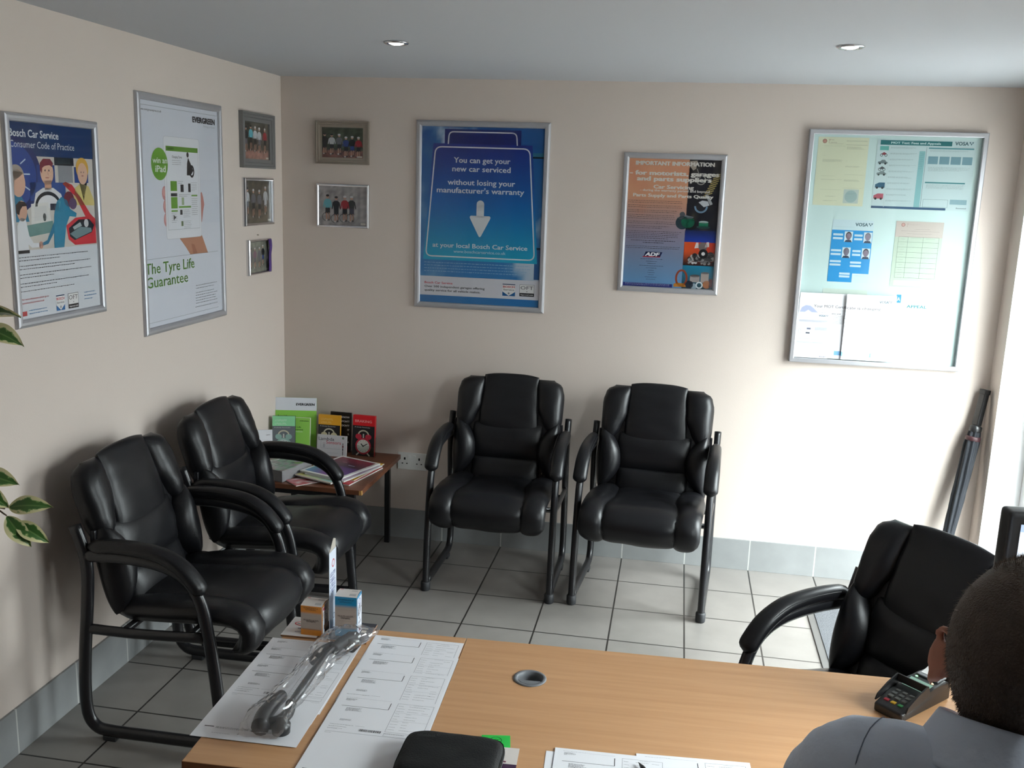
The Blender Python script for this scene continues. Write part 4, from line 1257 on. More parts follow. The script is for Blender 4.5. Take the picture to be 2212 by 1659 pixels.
# cream certificate
S = Sheet(0.210, 0.290, base=(238, 230, 200))
crest(S, 0.13, 0.94, 0.009, (176, 96, 84))
S.text('V', 0.21, 0.945, 0.008, (170, 90, 80), None, 'l', 0.5); S.text('ehicle', 0.25, 0.955, 0.004, (150, 110, 96)); S.text('I', 0.215, 0.912, 0.008, (170, 90, 80)); S.text('nspectorate', 0.245, 0.918, 0.004, (150, 110, 96))
S.line((0.22, 0.905), (0.5, 0.905), (150, 120, 100), 0.0006)
c_ = (126, 118, 92)
S.para(0.56, 0.955, 0.98, 3, 0.0055, (90, 84, 70), 0.55, 101, 0.1); S.line((0.56, 0.893), (0.98, 0.893), c_, 0.0008)
S.para(0.12, 0.872, 0.55, 1, 0.006, (90, 84, 70), 0.6, 102, 0.02); S.para(0.58, 0.865, 0.95, 6, 0.0068, c_, 0.5, 103, 0.5)
S.para(0.12, 0.73, 0.20, 1, 0.006, c_, 0.6, 104); S.para(0.12, 0.675, 0.53, 6, 0.0068, c_, 0.5, 105, 0.3); S.para(0.58, 0.66, 0.62, 1, 0.006, c_); S.para(0.58, 0.585, 0.88, 3, 0.007, c_, 0.5, 106)
S.para(0.12, 0.435, 0.40, 1, 0.006, c_, 0.6, 107, 0.02); S.para(0.12, 0.385, 0.55, 2, 0.0068, c_, 0.5, 108); S.para(0.58, 0.46, 0.98, 1, 0.006, c_, 0.6, 109, 0.02); S.para(0.58, 0.385, 0.9, 4, 0.0068, c_, 0.5, 110); S.para(0.58, 0.265, 0.98, 1, 0.006, c_, 0.6, 111, 0.02)
S.para(0.12, 0.235, 0.55, 1, 0.006, c_, 0.6, 112, 0.02); S.para(0.24, 0.14, 0.45, 2, 0.007, c_, 0.5, 113); S.para(0.2, 0.075, 0.5, 2, 0.007, c_, 0.5, 114)
S.rect(0.60, 0.04, 0.90, 0.245, (206, 210, 200)); S.up(); S.disc(0.75, 0.14, 0.026, (176, 192, 188)); S.para(0.66, 0.19, 0.86, 4, 0.007, (130, 150, 150), 0.4, 115)
pin(S, 0.030, 0.693, 'notice', 'faded cream certificate behind the glass at the upper left of the notice board')
# fees table, landscape
S = Sheet(0.400, 0.292, base=(214, 224, 224))
S.rect(0.03, 0.918, 0.755, 0.985, (40, 118, 120)); S.up(); S.text('MOT Test: Fees and Appeals', 0.39, 0.937, 0.0088, (222, 236, 234), 0.50, 'c', 2.0); S.layer = 0
agency(S, 0.785, 0.935, 0.185)
S.line((0.78, 0.905), (0.98, 0.905), (190, 150, 160), 0.0006)
S.rect(0.03, 0.84, 0.12, 0.90, (110, 186, 176)); S.rect(0.125, 0.02, 0.13, 0.91, (206, 214, 214))
g_ = (110, 128, 132)
for k in range(10):
    S.para(0.14, 0.89 - 0.085 * k, 0.42, 4, 0.0058, g_, 0.62, 120 + k, 0.5)
S.rect(0.435, 0.03, 0.495, 0.84, (150, 196, 198)); S.line((0.505, 0.04), (0.505, 0.90), (60, 92, 104), 0.0012); S.up()
S.para(0.445, 0.80, 0.485, 9, 0.026, (70, 100, 110), 0.25, 131, 0.2); S.layer = 0
# little vehicles
def veh(u, v, col, kind):
    if kind == 'bike':
        S.ring(u - 0.022, v, 0.006, 0.002, (50, 46, 50)); S.ring(u + 0.022, v, 0.006, 0.002, (50, 46, 50)); S.poly([(u - 0.03, v + .01), (u, v + .045), (u + .03, v + .02), (u + .01, v)], col)
    elif kind == 'car':
        S.poly([(u - .05, v), (u - .048, v + .025), (u - .025, v + .03), (u - .01, v + .052), (u + .022, v + .052), (u + .035, v + .028), (u + .05, v + .02), (u + .05, v)], col); S.disc(u - .028, v, .0045, (40, 40, 44)); S.disc(u + .028, v, .0045, (40, 40, 44))
    else:
        S.poly([(u - .05, v), (u - .05, v + .045), (u - .01, v + .075), (u + .05, v + .075), (u + .05, v)], col); S.disc(u - .028, v, .005, (40, 40, 44)); S.disc(u + .028, v, .005, (40, 40, 44))
veh(0.075, 0.77, (150, 60, 70), 'bike'); veh(0.072, 0.65, (124, 136, 138), 'car'); veh(0.07, 0.565, (84, 84, 88), 'bike'); veh(0.07, 0.49, (140, 150, 150), 'car'); veh(0.068, 0.30, (56, 104, 132), 'van'); veh(0.064, 0.14, (188, 84, 100), 'van')
S.rect(0.525, 0.875, 0.98, 0.895, (96, 152, 160)); S.para(0.54, 0.86, 0.96, 4, 0.0062, g_, 0.5, 140, 0.2)
for k in range(4): S.rect(0.53 + 0.115 * k, 0.66, 0.63 + 0.115 * k, 0.77, (126, 160, 172))
S.para(0.54, 0.62, 0.97, 9, 0.0072, g_, 0.5, 141, 0.4); S.rect(0.525, 0.385, 0.93, 0.405, (76, 142, 146)); S.para(0.54, 0.37, 0.95, 9, 0.0072, g_, 0.5, 142, 0.2)
S.frame(0.525, 0.04, 0.78, 0.155, (104, 130, 136), 0.001); S.rect(0.80, 0.09, 0.97, 0.16, (150, 178, 186)); S.text('Renewed', 0.97, 0.03, 0.005, (70, 84, 92), 0.10, 'r', 1)
S.rect(0, 0, 0.765, 0.034, (52, 86, 120))
pin(S, 0.388, 0.688, 'notice', 'landscape fees and appeals sheet with a teal heading inside the notice board')
# testers' photographs on blue
S = Sheet(0.172, 0.272, base=(216, 228, 232))
S.rect(0.0, 0.0, 1.0, 0.835, (44, 150, 214))
agency(S, 0.56, 0.905, 0.42)
S.para(0.02, 0.885, 0.56, 1, 0.007, (110, 130, 140), 0.5, 150, 0.02)
S.up()
def face(u, v, hair, skin):
    S.rect(u - 0.10, v - 0.085, u + 0.10, v + 0.085, (222, 232, 238)); S.up()
    S.poly([(u - 0.095, v - 0.085), (u - 0.06, v - 0.05), (u + 0.06, v - 0.05), (u + 0.095, v - 0.085)], (62, 70, 92)); S.disc(u, v + 0.02, 0.0125, hair, 0.0165, 16); S.up(); S.disc(u, v + 0.004, 0.0105, skin, 0.0150, 16); S.disc(u - .022, v + .012, .0011, (50, 44, 50), n=8); S.disc(u + .022, v + .012, .0011, (50, 44, 50), n=8); S.rect(u - .02, v - .025, u + .02, v - .020, (120, 84, 88)); S.layer -= 2
face(0.42, 0.730, (70, 60, 66), (150, 124, 136)); face(0.89, 0.725, (126, 118, 126), (150, 134, 150)); face(0.40, 0.475, (120, 112, 120), (134, 120, 136)); face(0.88, 0.470, (60, 54, 66), (140, 120, 136))
for (u0, v0, u1) in ((0.04, 0.745, 0.28), (0.04, 0.685, 0.28), (0.56, 0.740, 0.76), (0.56, 0.680, 0.76), (0.02, 0.490, 0.27), (0.02, 0.430, 0.27), (0.55, 0.490, 0.75), (0.55, 0.430, 0.75), (0.02, 0.315, 0.29), (0.02, 0.260, 0.29), (0.52, 0.305, 0.79), (0.52, 0.250, 0.79), (0.28, 0.075, 0.54), (0.28, 0.120, 0.54)):
    S.rect(u0, v0, u1, v0 + 0.033, (212, 226, 236))
S.rect(0.60, 0.0, 1.0, 0.145, (218, 228, 232)); S.up(); S.para(0.64, 0.12, 0.95, 3, 0.009, (150, 164, 172), 0.4, 151)
pin(S, 0.166, 0.355, 'notice', 'bright blue sheet with four portrait photos in the middle of the notice board')
# opening table
S = Sheet(0.196, 0.284, base=(206, 212, 192))
S.rect(0, 0.76, 1, 1, (216, 194, 184)); S.up()
crest(S, 0.15, 0.945, 0.008, (190, 126, 116)); S.text('V', 0.23, 0.945, 0.007, (176, 120, 116)); S.text('I', 0.235, 0.915, 0.007, (176, 120, 116)); S.para(0.27, 0.955, 0.5, 2, 0.008, (176, 140, 136), 0.4, 160)
S.para(0.40, 0.885, 0.72, 1, 0.006, (84, 70, 76), 0.7, 161, 0.02); S.para(0.12, 0.855, 0.92, 1, 0.006, (84, 70, 76), 0.7, 162, 0.02); S.para(0.25, 0.815, 0.78, 1, 0.006, (84, 70, 76), 0.7, 163, 0.02)
for k in range(9):
    v = 0.765 - 0.078 * k
    S.line((0.08, v), (0.93, v), (92, 98, 90), 0.0008)
    if k: S.para(0.13, v + 0.045, 0.22, 1, 0.006, (64, 66, 64), 0.6, 165 + k, 0.02)
for u in (0.08, 0.28, 0.60, 0.93): S.line((u, 0.141), (u, 0.765), (92, 98, 90), 0.0008)
S.para(0.33, 0.745, 0.57, 1, 0.006, (64, 60, 64), 0.6, 175, 0.02); S.para(0.65, 0.745, 0.85, 1, 0.006, (64, 60, 64), 0.6, 176, 0.02)
S.rect(0.07, 0.02, 0.95, 0.10, (222, 220, 196))
pin(S, 0.552, 0.346, 'notice', 'pale green opening-hours table with a pink heading inside the notice board')
# appeal sheet
S = Sheet(0.196, 0.288, base=(224, 238, 236))
S.rect(0.06, 0.87, 0.16, 0.995, (70, 150, 206)); S.up(); S.text('A', 0.11, 0.90, 0.016, (226, 240, 244), 0.06, 'c', 2); S.layer = 0
S.para(0.20, 0.975, 0.78, 1, 0.006, (140, 180, 186), 0.5, 180, 0.02); S.text('APPEAL', 0.30, 0.800, 0.0130, (64, 134, 142), 0.42, 'l', 1.4)
t_ = (64, 150, 150)
for k, (v, n_) in enumerate(((0.73, 4), (0.60, 2), (0.53, 5), (0.42, 2), (0.34, 5))): S.para(0.04, v, 0.92, n_, 0.0072, t_, 0.55, 181 + k, 0.3)
S.para(0.2, 0.14, 0.45, 1, 0.007, t_, 0.4, 190); S.para(0.16, 0.09, 0.36, 1, 0.01, t_, 0.4, 191)
pin(S, 0.586, 0.018, 'notice', 'pale teal appeal sheet behind the glass at the lower right of the notice board')
S = Sheet(0.190, 0.06, base=(222, 226, 214)); S.para(0.1, 0.85, 0.35, 1, 0.008, (60, 60, 60), 0.6, 192, 0.02)
pin(S, 0.145, 0.262, 'notice', 'strip of a sheet just showing above the white certificate notice inside the board')
# the two loose notices tucked over the outside of the glass
ZF = 0.0150
fold = thing('folded_notice', 'white unfolded notice headed your certificate is changing stuck over the board glass', 'notice', (BX + P_ + 0.004, -ZF, BZ + P_ + 0.004), ROT_BACK)
S = Sheet(0.200, 0.291, base=(226, 226, 230))
S.poly([(0.02, 0.700), (0.06, 0.77), (0.14, 0.805), (0.24, 0.800), (0.32, 0.76), (0.41, 0.700), (0.28, 0.700), (0.20, 0.735), (0.13, 0.700)], (170, 178, 204))
S.text('Your MOT Certif', 0.315, 0.780, 0.0125, (12, 12, 18), 0.685, 'l', 0.2)
S.para(0.36, 0.745, 1.0, 1, 0.006, (24, 24, 30), 0.85, 200, 0.0); S.text('MOT Certificates and', 0.40, 0.685, 0.0055, (14, 14, 20), 0.50, 'l', 1.2)
S.para(0.75, 0.67, 1.0, 12, 0.0115, (16, 16, 22), 0.6, 201, 0.02); S.rect(0.84, 0.055, 1.0, 0.120, (110, 160, 200))
S.build('left_page', M_PAPER, fold)
S = Sheet(0.212, 0.293, base=(226, 226, 230), warp=lambda x, y, z: (x, y, z + 0.010 * math.sin(min(1, (0.212 - x) / 0.212) * PI * 0.55) * (0.55 + 0.45 * y / 0.293)))
S.text('icate is changing', 0.0, 0.775, 0.0125, (12, 12, 18), 0.70, 'l', 0.2); agency(S, 0.66, 0.885, 0.26)
S.para(0.0, 0.742, 0.45, 1, 0.006, (24, 24, 30), 0.85, 203, 0.0)
for k, v in enumerate((0.695, 0.635, 0.575, 0.525)): S.para(0.0, v, 0.94, 2 if k < 3 else 4, 0.0075, (16, 16, 22), 0.85, 204 + k, 0.25)
S.frame(0.18, 0.215, 0.63, 0.42, (120, 124, 134), 0.001); S.rect(0.36, 0.215, 0.63, 0.26, (206, 220, 226)); S.para(0.70, 0.40, 0.80, 4, 0.020, (70, 72, 80), 0.5, 210)
S.rect(0.0, 0.050, 0.60, 0.115, (128, 178, 212)); S.up(); S.para(0.02, 0.10, 0.58, 2, 0.008, (70, 100, 130), 0.5, 211, 0.02); S.para(0.70, 0.03, 0.9, 1, 0.006, (120, 120, 126), 0.5, 212)
pg = S.build('right_page', M_PAPER, fold)
pg.location = (0.1985, 0.0, 0.0012)
S = Sheet(0.143, 0.206, base=(220, 222, 230))
agency(S, 0.63, 0.915, 0.28); S.para(0.10, 0.95, 0.28, 1, 0.005, (150, 152, 160), 0.5, 219); S.para(0.05, 0.875, 0.92, 1, 0.008, (90, 92, 104), 0.55, 220, 0.02)
S.para(0.04, 0.83, 0.94, 8, 0.0058, (50, 54, 76), 0.8, 221, 0.2); S.frame(0.05, 0.53, 0.12, 0.62, (120, 122, 132), 0.0007); S.rect(0.30, 0.62, 0.42, 0.66, (120, 124, 140)); S.rect(0.28, 0.53, 0.40, 0.56, (70, 74, 86)); S.para(0.55, 0.68, 0.94, 12, 0.0058, (50, 54, 76), 0.8, 222, 0.2)
S.para(0.04, 0.42, 0.94, 2, 0.006, (50, 54, 76), 0.8, 223); S.para(0.04, 0.35, 0.94, 5, 0.0058, (50, 54, 76), 0.8, 224); S.para(0.12, 0.18, 0.8, 2, 0.012, (110, 112, 124), 0.4, 225); S.para(0.04, 0.07, 0.60, 1, 0.006, (110, 112, 124), 0.5, 226); S.text('directgov', 0.95, 0.03, 0.0055, (50, 52, 70), 0.20, 'r', 1)
o = S.build('notice', M_PAPER)
place(o, (BX + P_ + 0.002, -ZF - 0.0022, BZ + P_ + 0.002), (R(90), 0, 0))
tag(o, 'small printed sheet overlapping the lower left corner of the white certificate notice', 'notice')

# ================================================================== THE CORNER TABLE AND ITS LEAFLETS
TX0, TX1, TY0, TY1, TZ = 0.022, 0.618, -0.645, -0.045, 0.445
t = thing('side_table', 'low brown wooden corner table with black legs covered in leaflets and magazines', 'table', ((TX0 + TX1) / 2, (TY0 + TY1) / 2, 0))
hx, hy = (TX1 - TX0) / 2, (TY1 - TY0) / 2
top = MB().box((-hx, -hy, TZ - 0.022), (hx, hy, TZ), 0.002).build('tabletop', M_DARKWOOD, t)
MB().box((hx - 0.012, -hy - 0.0006, TZ - 0.021), (hx + 0.0006, -hy + 0.010, TZ - 0.001)).build('chipped_corner', M_PALEWOOD, top)
for sx in (-1, 1):
    for sy in (-1, 1):
        MB().box((sx * (hx - 0.055) - 0.0125, sy * (hy - 0.04) - 0.0125, 0), (sx * (hx - 0.055) + 0.0125, sy * (hy - 0.04) + 0.0125, TZ - 0.022), 0.002).build('leg', M_BLACKMETAL, t)
for sy in (-1, 1):
    MB().box((-hx + 0.067, sy * (hy - 0.04) - 0.008, TZ - 0.052), (hx - 0.067, sy * (hy - 0.04) + 0.008, TZ - 0.0225), 0.002).build('rail', M_BLACKMETAL, t)

def upright(name, label, cat, W, H, D, front, loc, yaw, lean=0.0, back=None, group=None, side=(60, 60, 62), holder=None):
    """leaflet standing on its foot; origin at the middle of its foot, front face to -y"""
    t = thing(name, label, cat, loc, (R(-lean), 0, R(yaw)), group)
    S = front(W, H)
    p = S.build('front_cover', M_GLOSSY, t)
    place(p, (-W / 2, 0, 0), (R(90), 0, 0))
    if back:
        MB().box((-W / 2, 0.0003, 0), (W / 2, D, H), 0.0006).build('pages', mat('leaflet_stock_%d_%d_%d' % back, rgb(*back), 0.6), t)
    if holder:
        h = MB()
        h.box((-W / 2 - 0.002, D, 0), (W / 2 + 0.002, D + 0.003, holder))
        h.box((-W / 2 - 0.003, -0.004, 0), (-W / 2 - 0.001, D + 0.003, holder * 0.5))
        h.box((W / 2 + 0.001, -0.004, 0), (W / 2 + 0.003, D + 0.003, holder * 0.5))
        h.box((-W / 2 - 0.003, -0.006, 0), (W / 2 + 0.003, -0.004, holder * 0.28))
        h.build('holder', M_GLASS, t)
    return t
GREEN = (152, 216, 92)
def f_green_big(W, H):
    S = Sheet(W, H, base=GREEN)
    S.rect(0, 0.76, 1, 1, (232, 236, 244)); S.up()
    S.text('EVERGREEN', 0.50, 0.855, 0.0115, (20, 22, 30), 0.45, 'l', 3.5, 0.12); S.para(0.66, 0.83, 0.94, 1, 0.006, (150, 156, 164), 0.4, 301, 0)
    S.text('Tyre Life', 0.05, 0.635, 0.0100, (44, 92, 24), 0.25, 'l', 0.8); S.text('Guarantee', 0.05, 0.570, 0.0100, (44, 92, 24), 0.34, 'l', 0.8)
    return S
def f_green_small(W, H):
    S = Sheet(W, H, base=(156, 220, 96))
    S.text('EVERGREEN', 0.52, 0.905, 0.0042, (30, 52, 20), 0.42, 'l', 2.5, 0.1)
    S.text('Tyre Life', 0.08, 0.72, 0.0078, (46, 96, 26), 0.50, 'l', 0.8); S.text('Guarantee', 0.08, 0.655, 0.0078, (46, 96, 26), 0.60, 'l', 1.6); S.rect(0.08, 0.605, 0.66, 0.622, (214, 236, 196))
    return S
def clock(S, u, v, r, body, faced=(214, 214, 208)):
    S.ring(u, v + r * 1.35 / S.h, r * 0.72, r * 0.16, (206, 200, 176), r * 0.62, 20, 0.1, PI - 0.1)
    S.line((u, v + r * 0.9 / S.h), (u, v + r * 1.5 / S.h), (206, 204, 196), r * 0.16)
    S.disc(u - r * 0.62 / S.w, v + r * 1.15 / S.h, r * 0.40, body, r * 0.34); S.disc(u + r * 0.62 / S.w, v + r * 1.15 / S.h, r * 0.40, body, r * 0.34)
    S.line((u - r * 0.5 / S.w, v - r * 0.8 / S.h), (u - r * 0.85 / S.w, v - r * 1.15 / S.h), (216, 210, 200), r * 0.16); S.line((u + r * 0.5 / S.w, v - r * 0.8 / S.h), (u + r * 0.85 / S.w, v - r * 1.15 / S.h), (216, 210, 200), r * 0.16)
    S.up(); S.disc(u, v, r, body, n=30); S.up(); S.disc(u, v, r * 0.80, faced, n=30); S.up()
    for k in range(12):
        a = k * PI / 6
        S.disc(u + r * 0.66 * math.cos(a) / S.w, v + r * 0.66 * math.sin(a) / S.h, r * 0.04, (90, 90, 90), n=8)
    S.line((u, v), (u - r * 0.30 / S.w, v + r * 0.28 / S.h), (24, 24, 26), r * 0.12); S.line((u, v), (u + r * 0.50 / S.w, v + r * 0.30 / S.h), (24, 24, 26), r * 0.10); S.disc(u, v, r * 0.10, (24, 24, 26))
    S.layer -= 3
def blurred(S, u, v, wd, cap, col, seed):
    """lettering too blurred to read: a row of letter-sized strokes"""
    rr = random.Random(seed)
    x, step = u, cap * 0.74 / S.w
    while x < u + wd - step * 0.5:
        k = rr.randrange(4)
        ww, hh = step * 0.72, cap / S.h
        S.rect(x, v, x + ww * 0.28, v + hh, col)
        if k in (0, 2): S.rect(x, v + hh * 0.8, x + ww, v + hh, col)
        if k in (0, 1, 3): S.rect(x, v, x + ww, v + hh * 0.2, col)
        if k in (1, 2): S.rect(x + ww * 0.72, v + hh * 0.2, x + ww, v + hh, col)
        x += step
def f_clock(top, ttl, body, low, tcol, base=(36, 34, 36), cv=0.30):
    def fn(W, H):
        S = Sheet(W, H, base=base)
        S.rect(0, 0.745, 1, 1, top); S.up()
        for k, s_ in enumerate(ttl):
            if len(ttl) > 1: blurred(S, 0.12, 0.865 - 0.085 * k, 0.55 - 0.06 * k, 0.0095, tcol, 40 + k)
            else: S.text(s_, 0.10, 0.825, 0.0125, tcol, 0.76, 'l', 0.6)
        S.text('A timely Reminder', 0.08, 0.695, 0.0052, (206, 206, 206), 0.72, 'l', 0.6)
        clock(S, 0.5, cv, W * 0.36, body, low)
        return S
    return fn
def f_know(W, H):
    S = Sheet(W, H, base=(24, 22, 24))
    for k, s_ in enumerate(('KNOW', 'WON\'T', 'DON\'T', 'IT', 'S.')): S.text(s_, 0.92, 0.86 - 0.105 * k, 0.0092, (226, 226, 226), None, 'r', 2.2)
    S.text('road.', 0.92, 0.24, 0.0092, (226, 226, 226), None, 'r', 2.2); S.rect(0.55, 0.0, 0.85, 0.16, (206, 48, 80))
    return S
def f_sensor(W, H):
    S = Sheet(W, H, base=(206, 206, 210))
    S.text('Lambda', 0.05, 0.74, 0.0165, (74, 78, 84), 0.53, 'l', 0.4); S.text('Sensors', 0.31, 0.585, 0.0165, (196, 70, 92), 0.50, 'l', 0.4)
    S.outline([(0.13, 0.86), (0.13, 0.36), (0.80, 0.36)], (150, 152, 160), 0.0012, 0.006, True); S.rect(0.20, 0.40, 0.27, 0.56, (176, 178, 186)); S.ring(0.24, 0.60, 0.005, 0.0012, (176, 150, 160))
    S.disc(0.88, 0.90, 0.0052, (44, 70, 60)); S.up(); S.disc(0.88, 0.90, 0.0026, (150, 180, 150))
    for (y, ww, hh, c) in ((0.62, .03, .06, (60, 56, 58)), (0.50, .05, .12, (120, 74, 80)), (0.36, .035, .12, (54, 54, 58)), (0.20, .025, .16, (70, 62, 60)), (0.06, .03, .1, (44, 40, 42))): S.rect(0.88 - ww / 2, y - hh / 2, 0.88 + ww / 2, y + hh / 2, c)
    S.line((0.06, 0.14), (0.72, 0.16), (170, 172, 178), 0.001)
    return S
def f_white(W, H):
    S = Sheet(W, H, base=(228, 230, 236))
    S.text('OFT', 0.62, 0.82, 0.0055, (60, 60, 64), 0.24, 'l', 1); S.para(0.12, 0.68, 0.9, 1, 0.01, (70, 84, 130), 0.7, 320, 0); S.para(0.12, 0.6, 0.9, 10, 0.0085, (170, 178, 200), 0.5, 321, 0.2)
    return S
GL = 'leaflets on the corner table'
upright('leaflet', 'tallest leaflet, green with a white top, standing in the corner of the table', 'leaflet', 0.200, 0.262, 0.004, f_green_big, (0.104, -0.125, TZ), 12, 7, (118, 180, 70), GL)
upright('leaflet', 'plain green leaflet pack standing before the tall green and white leaflet', 'leaflet', 0.104, 0.176, 0.018, f_green_small, (0.140, -0.172, TZ), 8, 6, (214, 222, 200), GL)
upright('leaflet', 'pale green and grey alarm clock leaflet behind the armrest', 'leaflet', 0.108, 0.190, 0.018, f_clock((152, 226, 170), ('', ''), (150, 186, 176), (196, 210, 206), (206, 240, 214), (110, 116, 122), 0.24), (0.080, -0.218, TZ), 14, 8, (70, 86, 70), GL, holder=0.14)
upright('leaflet', 'yellow topped black alarm clock leaflet behind the grey sensor leaflet', 'leaflet', 0.112, 0.190, 0.016, f_clock((236, 170, 40), ('', ''), (216, 206, 170), (206, 206, 196), (246, 206, 110), cv=0.24), (0.275, -0.128, TZ), -1, 5, (206, 150, 40), GL)
upright('leaflet', 'black leaflet with white lettering half hidden behind the yellow topped one', 'leaflet', 0.108, 0.198, 0.010, f_know, (0.318, -0.083, TZ), -2, 4, (30, 28, 30), GL)
upright('leaflet', 'grey leaflet about lambda sensors at the front of its row', 'leaflet', 0.150, 0.102, 0.010, f_sensor, (0.305, -0.170, TZ), -1, 6, (206, 206, 206), GL)
upright('leaflet', 'red topped leaflet with a red alarm clock in a clear holder', 'leaflet', 0.112, 0.200, 0.020, f_clock((214, 32, 40), ('BRAKING',), (196, 50, 70), (222, 220, 212), (240, 170, 170), cv=0.245), (0.449, -0.125, TZ), -3, 5, (196, 40, 44), GL, holder=0.185)
upright('leaflet', 'narrow white leaflet leaning in the corner beside the chair back', 'leaflet', 0.075, 0.150, 0.010, f_white, (0.040, -0.345, TZ), 24, 10, (214, 214, 218), GL)
# white roll
mb = MB(); mb.lathe([(0.022, 0), (0.024, 0.004), (0.024, 0.076), (0.018, 0.088), (0.004, 0.092), (0.0, 0.092)], 20)
o = mb.build('white_tub', M_WHITEPL, smooth=True); place(o, (0.088, -0.345, TZ)); tag(o, 'small white round-topped tub between the white leaflet and the armrest', 'tub')
# wrapped leaflet stack
t = thing('wrapped_stack', 'shrink-wrapped grey stack of leaflets at the front left of the corner table', 'leaflet stack', (0.215, -0.490, TZ), (0, 0, R(-14)))
MB().box((-0.075, -0.125, 0), (0.065, 0.095, 0.052), 0.002).build('leaflets', mat('grey_card_stack', rgb(150, 148, 150), 0.6, var=(40, 0.3)), t)
mb = MB(); mb.grid(lambda u, v: Vector((-0.080 + 0.16 * u, -0.130 + 0.24 * v, 0.055 + 0.004 * noise.noise(Vector((u * 7, v * 7, 1))))), 14, 18)
mb.grid(lambda u, v: Vector((-0.080 + 0.16 * u + 0.003 * noise.noise(Vector((u * 9, v * 5, 4))), -0.1315 + 0.004 * noise.noise(Vector((u * 7, v * 7, 2))), 0.002 + 0.053 * v)), 12, 6)
mb.build('shrink_wrap', M_WRAP, t, smooth=True)
# magazines
def magazine(label, cover, W, H, T, loc, yaw, edge=(206, 204, 200)):
    t = thing('magazine', label, 'magazine', loc, (0, 0, R(yaw)), 'magazines on the corner table')
    MB().box((-W / 2, -H / 2, 0), (W / 2, H / 2, T - 0.0006), 0.0008).build('pages', mat('page_edges_%d_%d_%d' % edge, rgb(*edge), 0.7), t)
    S = cover(W, H)
    p = S.build('cover', M_GLOSSY, t)
    place(p, (-W / 2, -H / 2, T - 0.0006))
    return t
def cov(base, fn=None):
    def c(W, H):
        S = Sheet(W, H, base=base)
        if fn: fn(S)
        return S
    return c
def c_noise(a, b):
    return lambda S: S.pixels(0.03, 0.03, 0.97, 0.97, 12, 14, lambda s, t: lerp3(a, b, 0.5 + 1.2 * noise.noise(Vector((s * 4, t * 5, a[0] * 0.1)))))
def c_top(S):
    S.pixels(0.06, 0.05, 0.94, 0.95, 12, 14, lambda s, t: lerp3((110, 70, 150), (52, 40, 84), t) if t < 0.55 else lerp3((60, 44, 66), (130, 40, 60), (t - 0.55) * 2.5))
    S.up(); S.pixels(0.06, 0.05, 0.45, 0.35, 6, 5, lambda s, t: lerp3((90, 150, 180), (96, 76, 150), s)); S.up()
    blurred(S, 0.60, 0.14, 0.34, 0.018, (214, 210, 226), 95); S.rect(0.30, 0.72, 0.42, 0.735, (196, 120, 140)); S.rect(0.56, 0.62, 0.72, 0.64, (190, 190, 220))
MX, MY = 0.455, -0.420
magazine('red covered magazine at the bottom of the corner table pile', cov((190, 40, 54), c_noise((196, 40, 56), (230, 150, 150))), 0.225, 0.300, 0.006, (MX + 0.010, MY - 0.005, TZ), -12)
magazine('yellow magazine sticking out at the back of the corner table pile', cov((232, 182, 50)), 0.21, 0.29, 0.005, (MX + 0.015, MY + 0.040, TZ + 0.006), -10)
magazine('pale pink and yellow patterned magazine low in the pile', cov((206, 190, 170), c_noise((214, 206, 120), (160, 200, 200))), 0.215, 0.285, 0.006, (MX - 0.030, MY - 0.035, TZ + 0.011), -22)
magazine('violet and white magazine in the middle of the pile', cov((206, 206, 210), c_noise((120, 70, 120), (206, 200, 206))), 0.22, 0.29, 0.006, (MX + 0.008, MY - 0.012, TZ + 0.017), -18)
magazine('red and white magazine corner sticking out at the left of the pile', cov((180, 60, 66), c_noise((186, 50, 60), (216, 200, 196))), 0.10, 0.16, 0.004, (MX - 0.115, MY - 0.150, TZ), -40)
magazine('white bordered purple magazine on top of the corner table pile', cov((222, 222, 220), c_top), 0.225, 0.295, 0.007, (MX - 0.012, MY + 0.000, TZ + 0.023), -20)

# ================================================================== THE DESK
DT = R(2.2)                                   # the desk stands a touch askew
DO = Vector((1.475, -2.426))                  # back corner where pedestal and desk meet
DZ = 0.72
def desk(a, b, z=0.0):
    """a along the back edge to the right, b from the back edge towards the sitter, z above the top"""
    return (DO.x + a * math.cos(DT) + b * math.sin(DT), DO.y + a * math.sin(DT) - b * math.cos(DT), DZ + z)
GROM = (0.166, 0.160)
t = thing('desk', 'long beech office desk with a round cable hole across the bottom of the photo', 'desk', desk(0, 0, -DZ), (0, 0, DT))
W_, D_ = 1.60, 0.80
bm = bmesh.new()
# top with a real cable hole
n = 32
GX, GY, GR = GROM[0], -GROM[1], 0.030
outer = [(0, -D_), (W_, -D_), (W_, 0), (0, 0)]
def ring_pts(r, n): return [(GX + r * math.cos(2 * PI * k / n), GY + r * math.sin(2 * PI * k / n)) for k in range(n)]
def sq_pts(h, n):
    out = []
    for k in range(n):
        a = 2 * PI * k / n
        c, s_ = math.cos(a), math.sin(a)
        m = max(abs(c), abs(s_))
        out.append((GX + h * c / m, GY + h * s_ / m))
    return out
TH = 0.025
mb = MB()
h_ = 0.06
x0, x1, y0, y1 = GX - h_, GX + h_, GY - h_, GY + h_
for (zz, flip) in ((DZ, False), (DZ - TH, True)):
    for (a, b, c, d) in ((0, -D_, x0, 0), (x1, -D_, W_, 0), (x0, -D_, x1, y0), (x0, y1, x1, 0)):
        q = [mb.bm.verts.new((p, r, zz)) for p, r in ((a, b), (c, b), (c, d), (a, d))]
        mb._face(q if not flip else q[::-1])
    r_, s_ = ring_pts(GR, n), sq_pts(h_, n)
    rv = [mb.bm.verts.new((*p, zz)) for p in r_]
    sv = [mb.bm.verts.new((*p, zz)) for p in s_]
    for k in range(n):
        mb._face((rv[k], sv[k], sv[(k + 1) % n], rv[(k + 1) % n]))
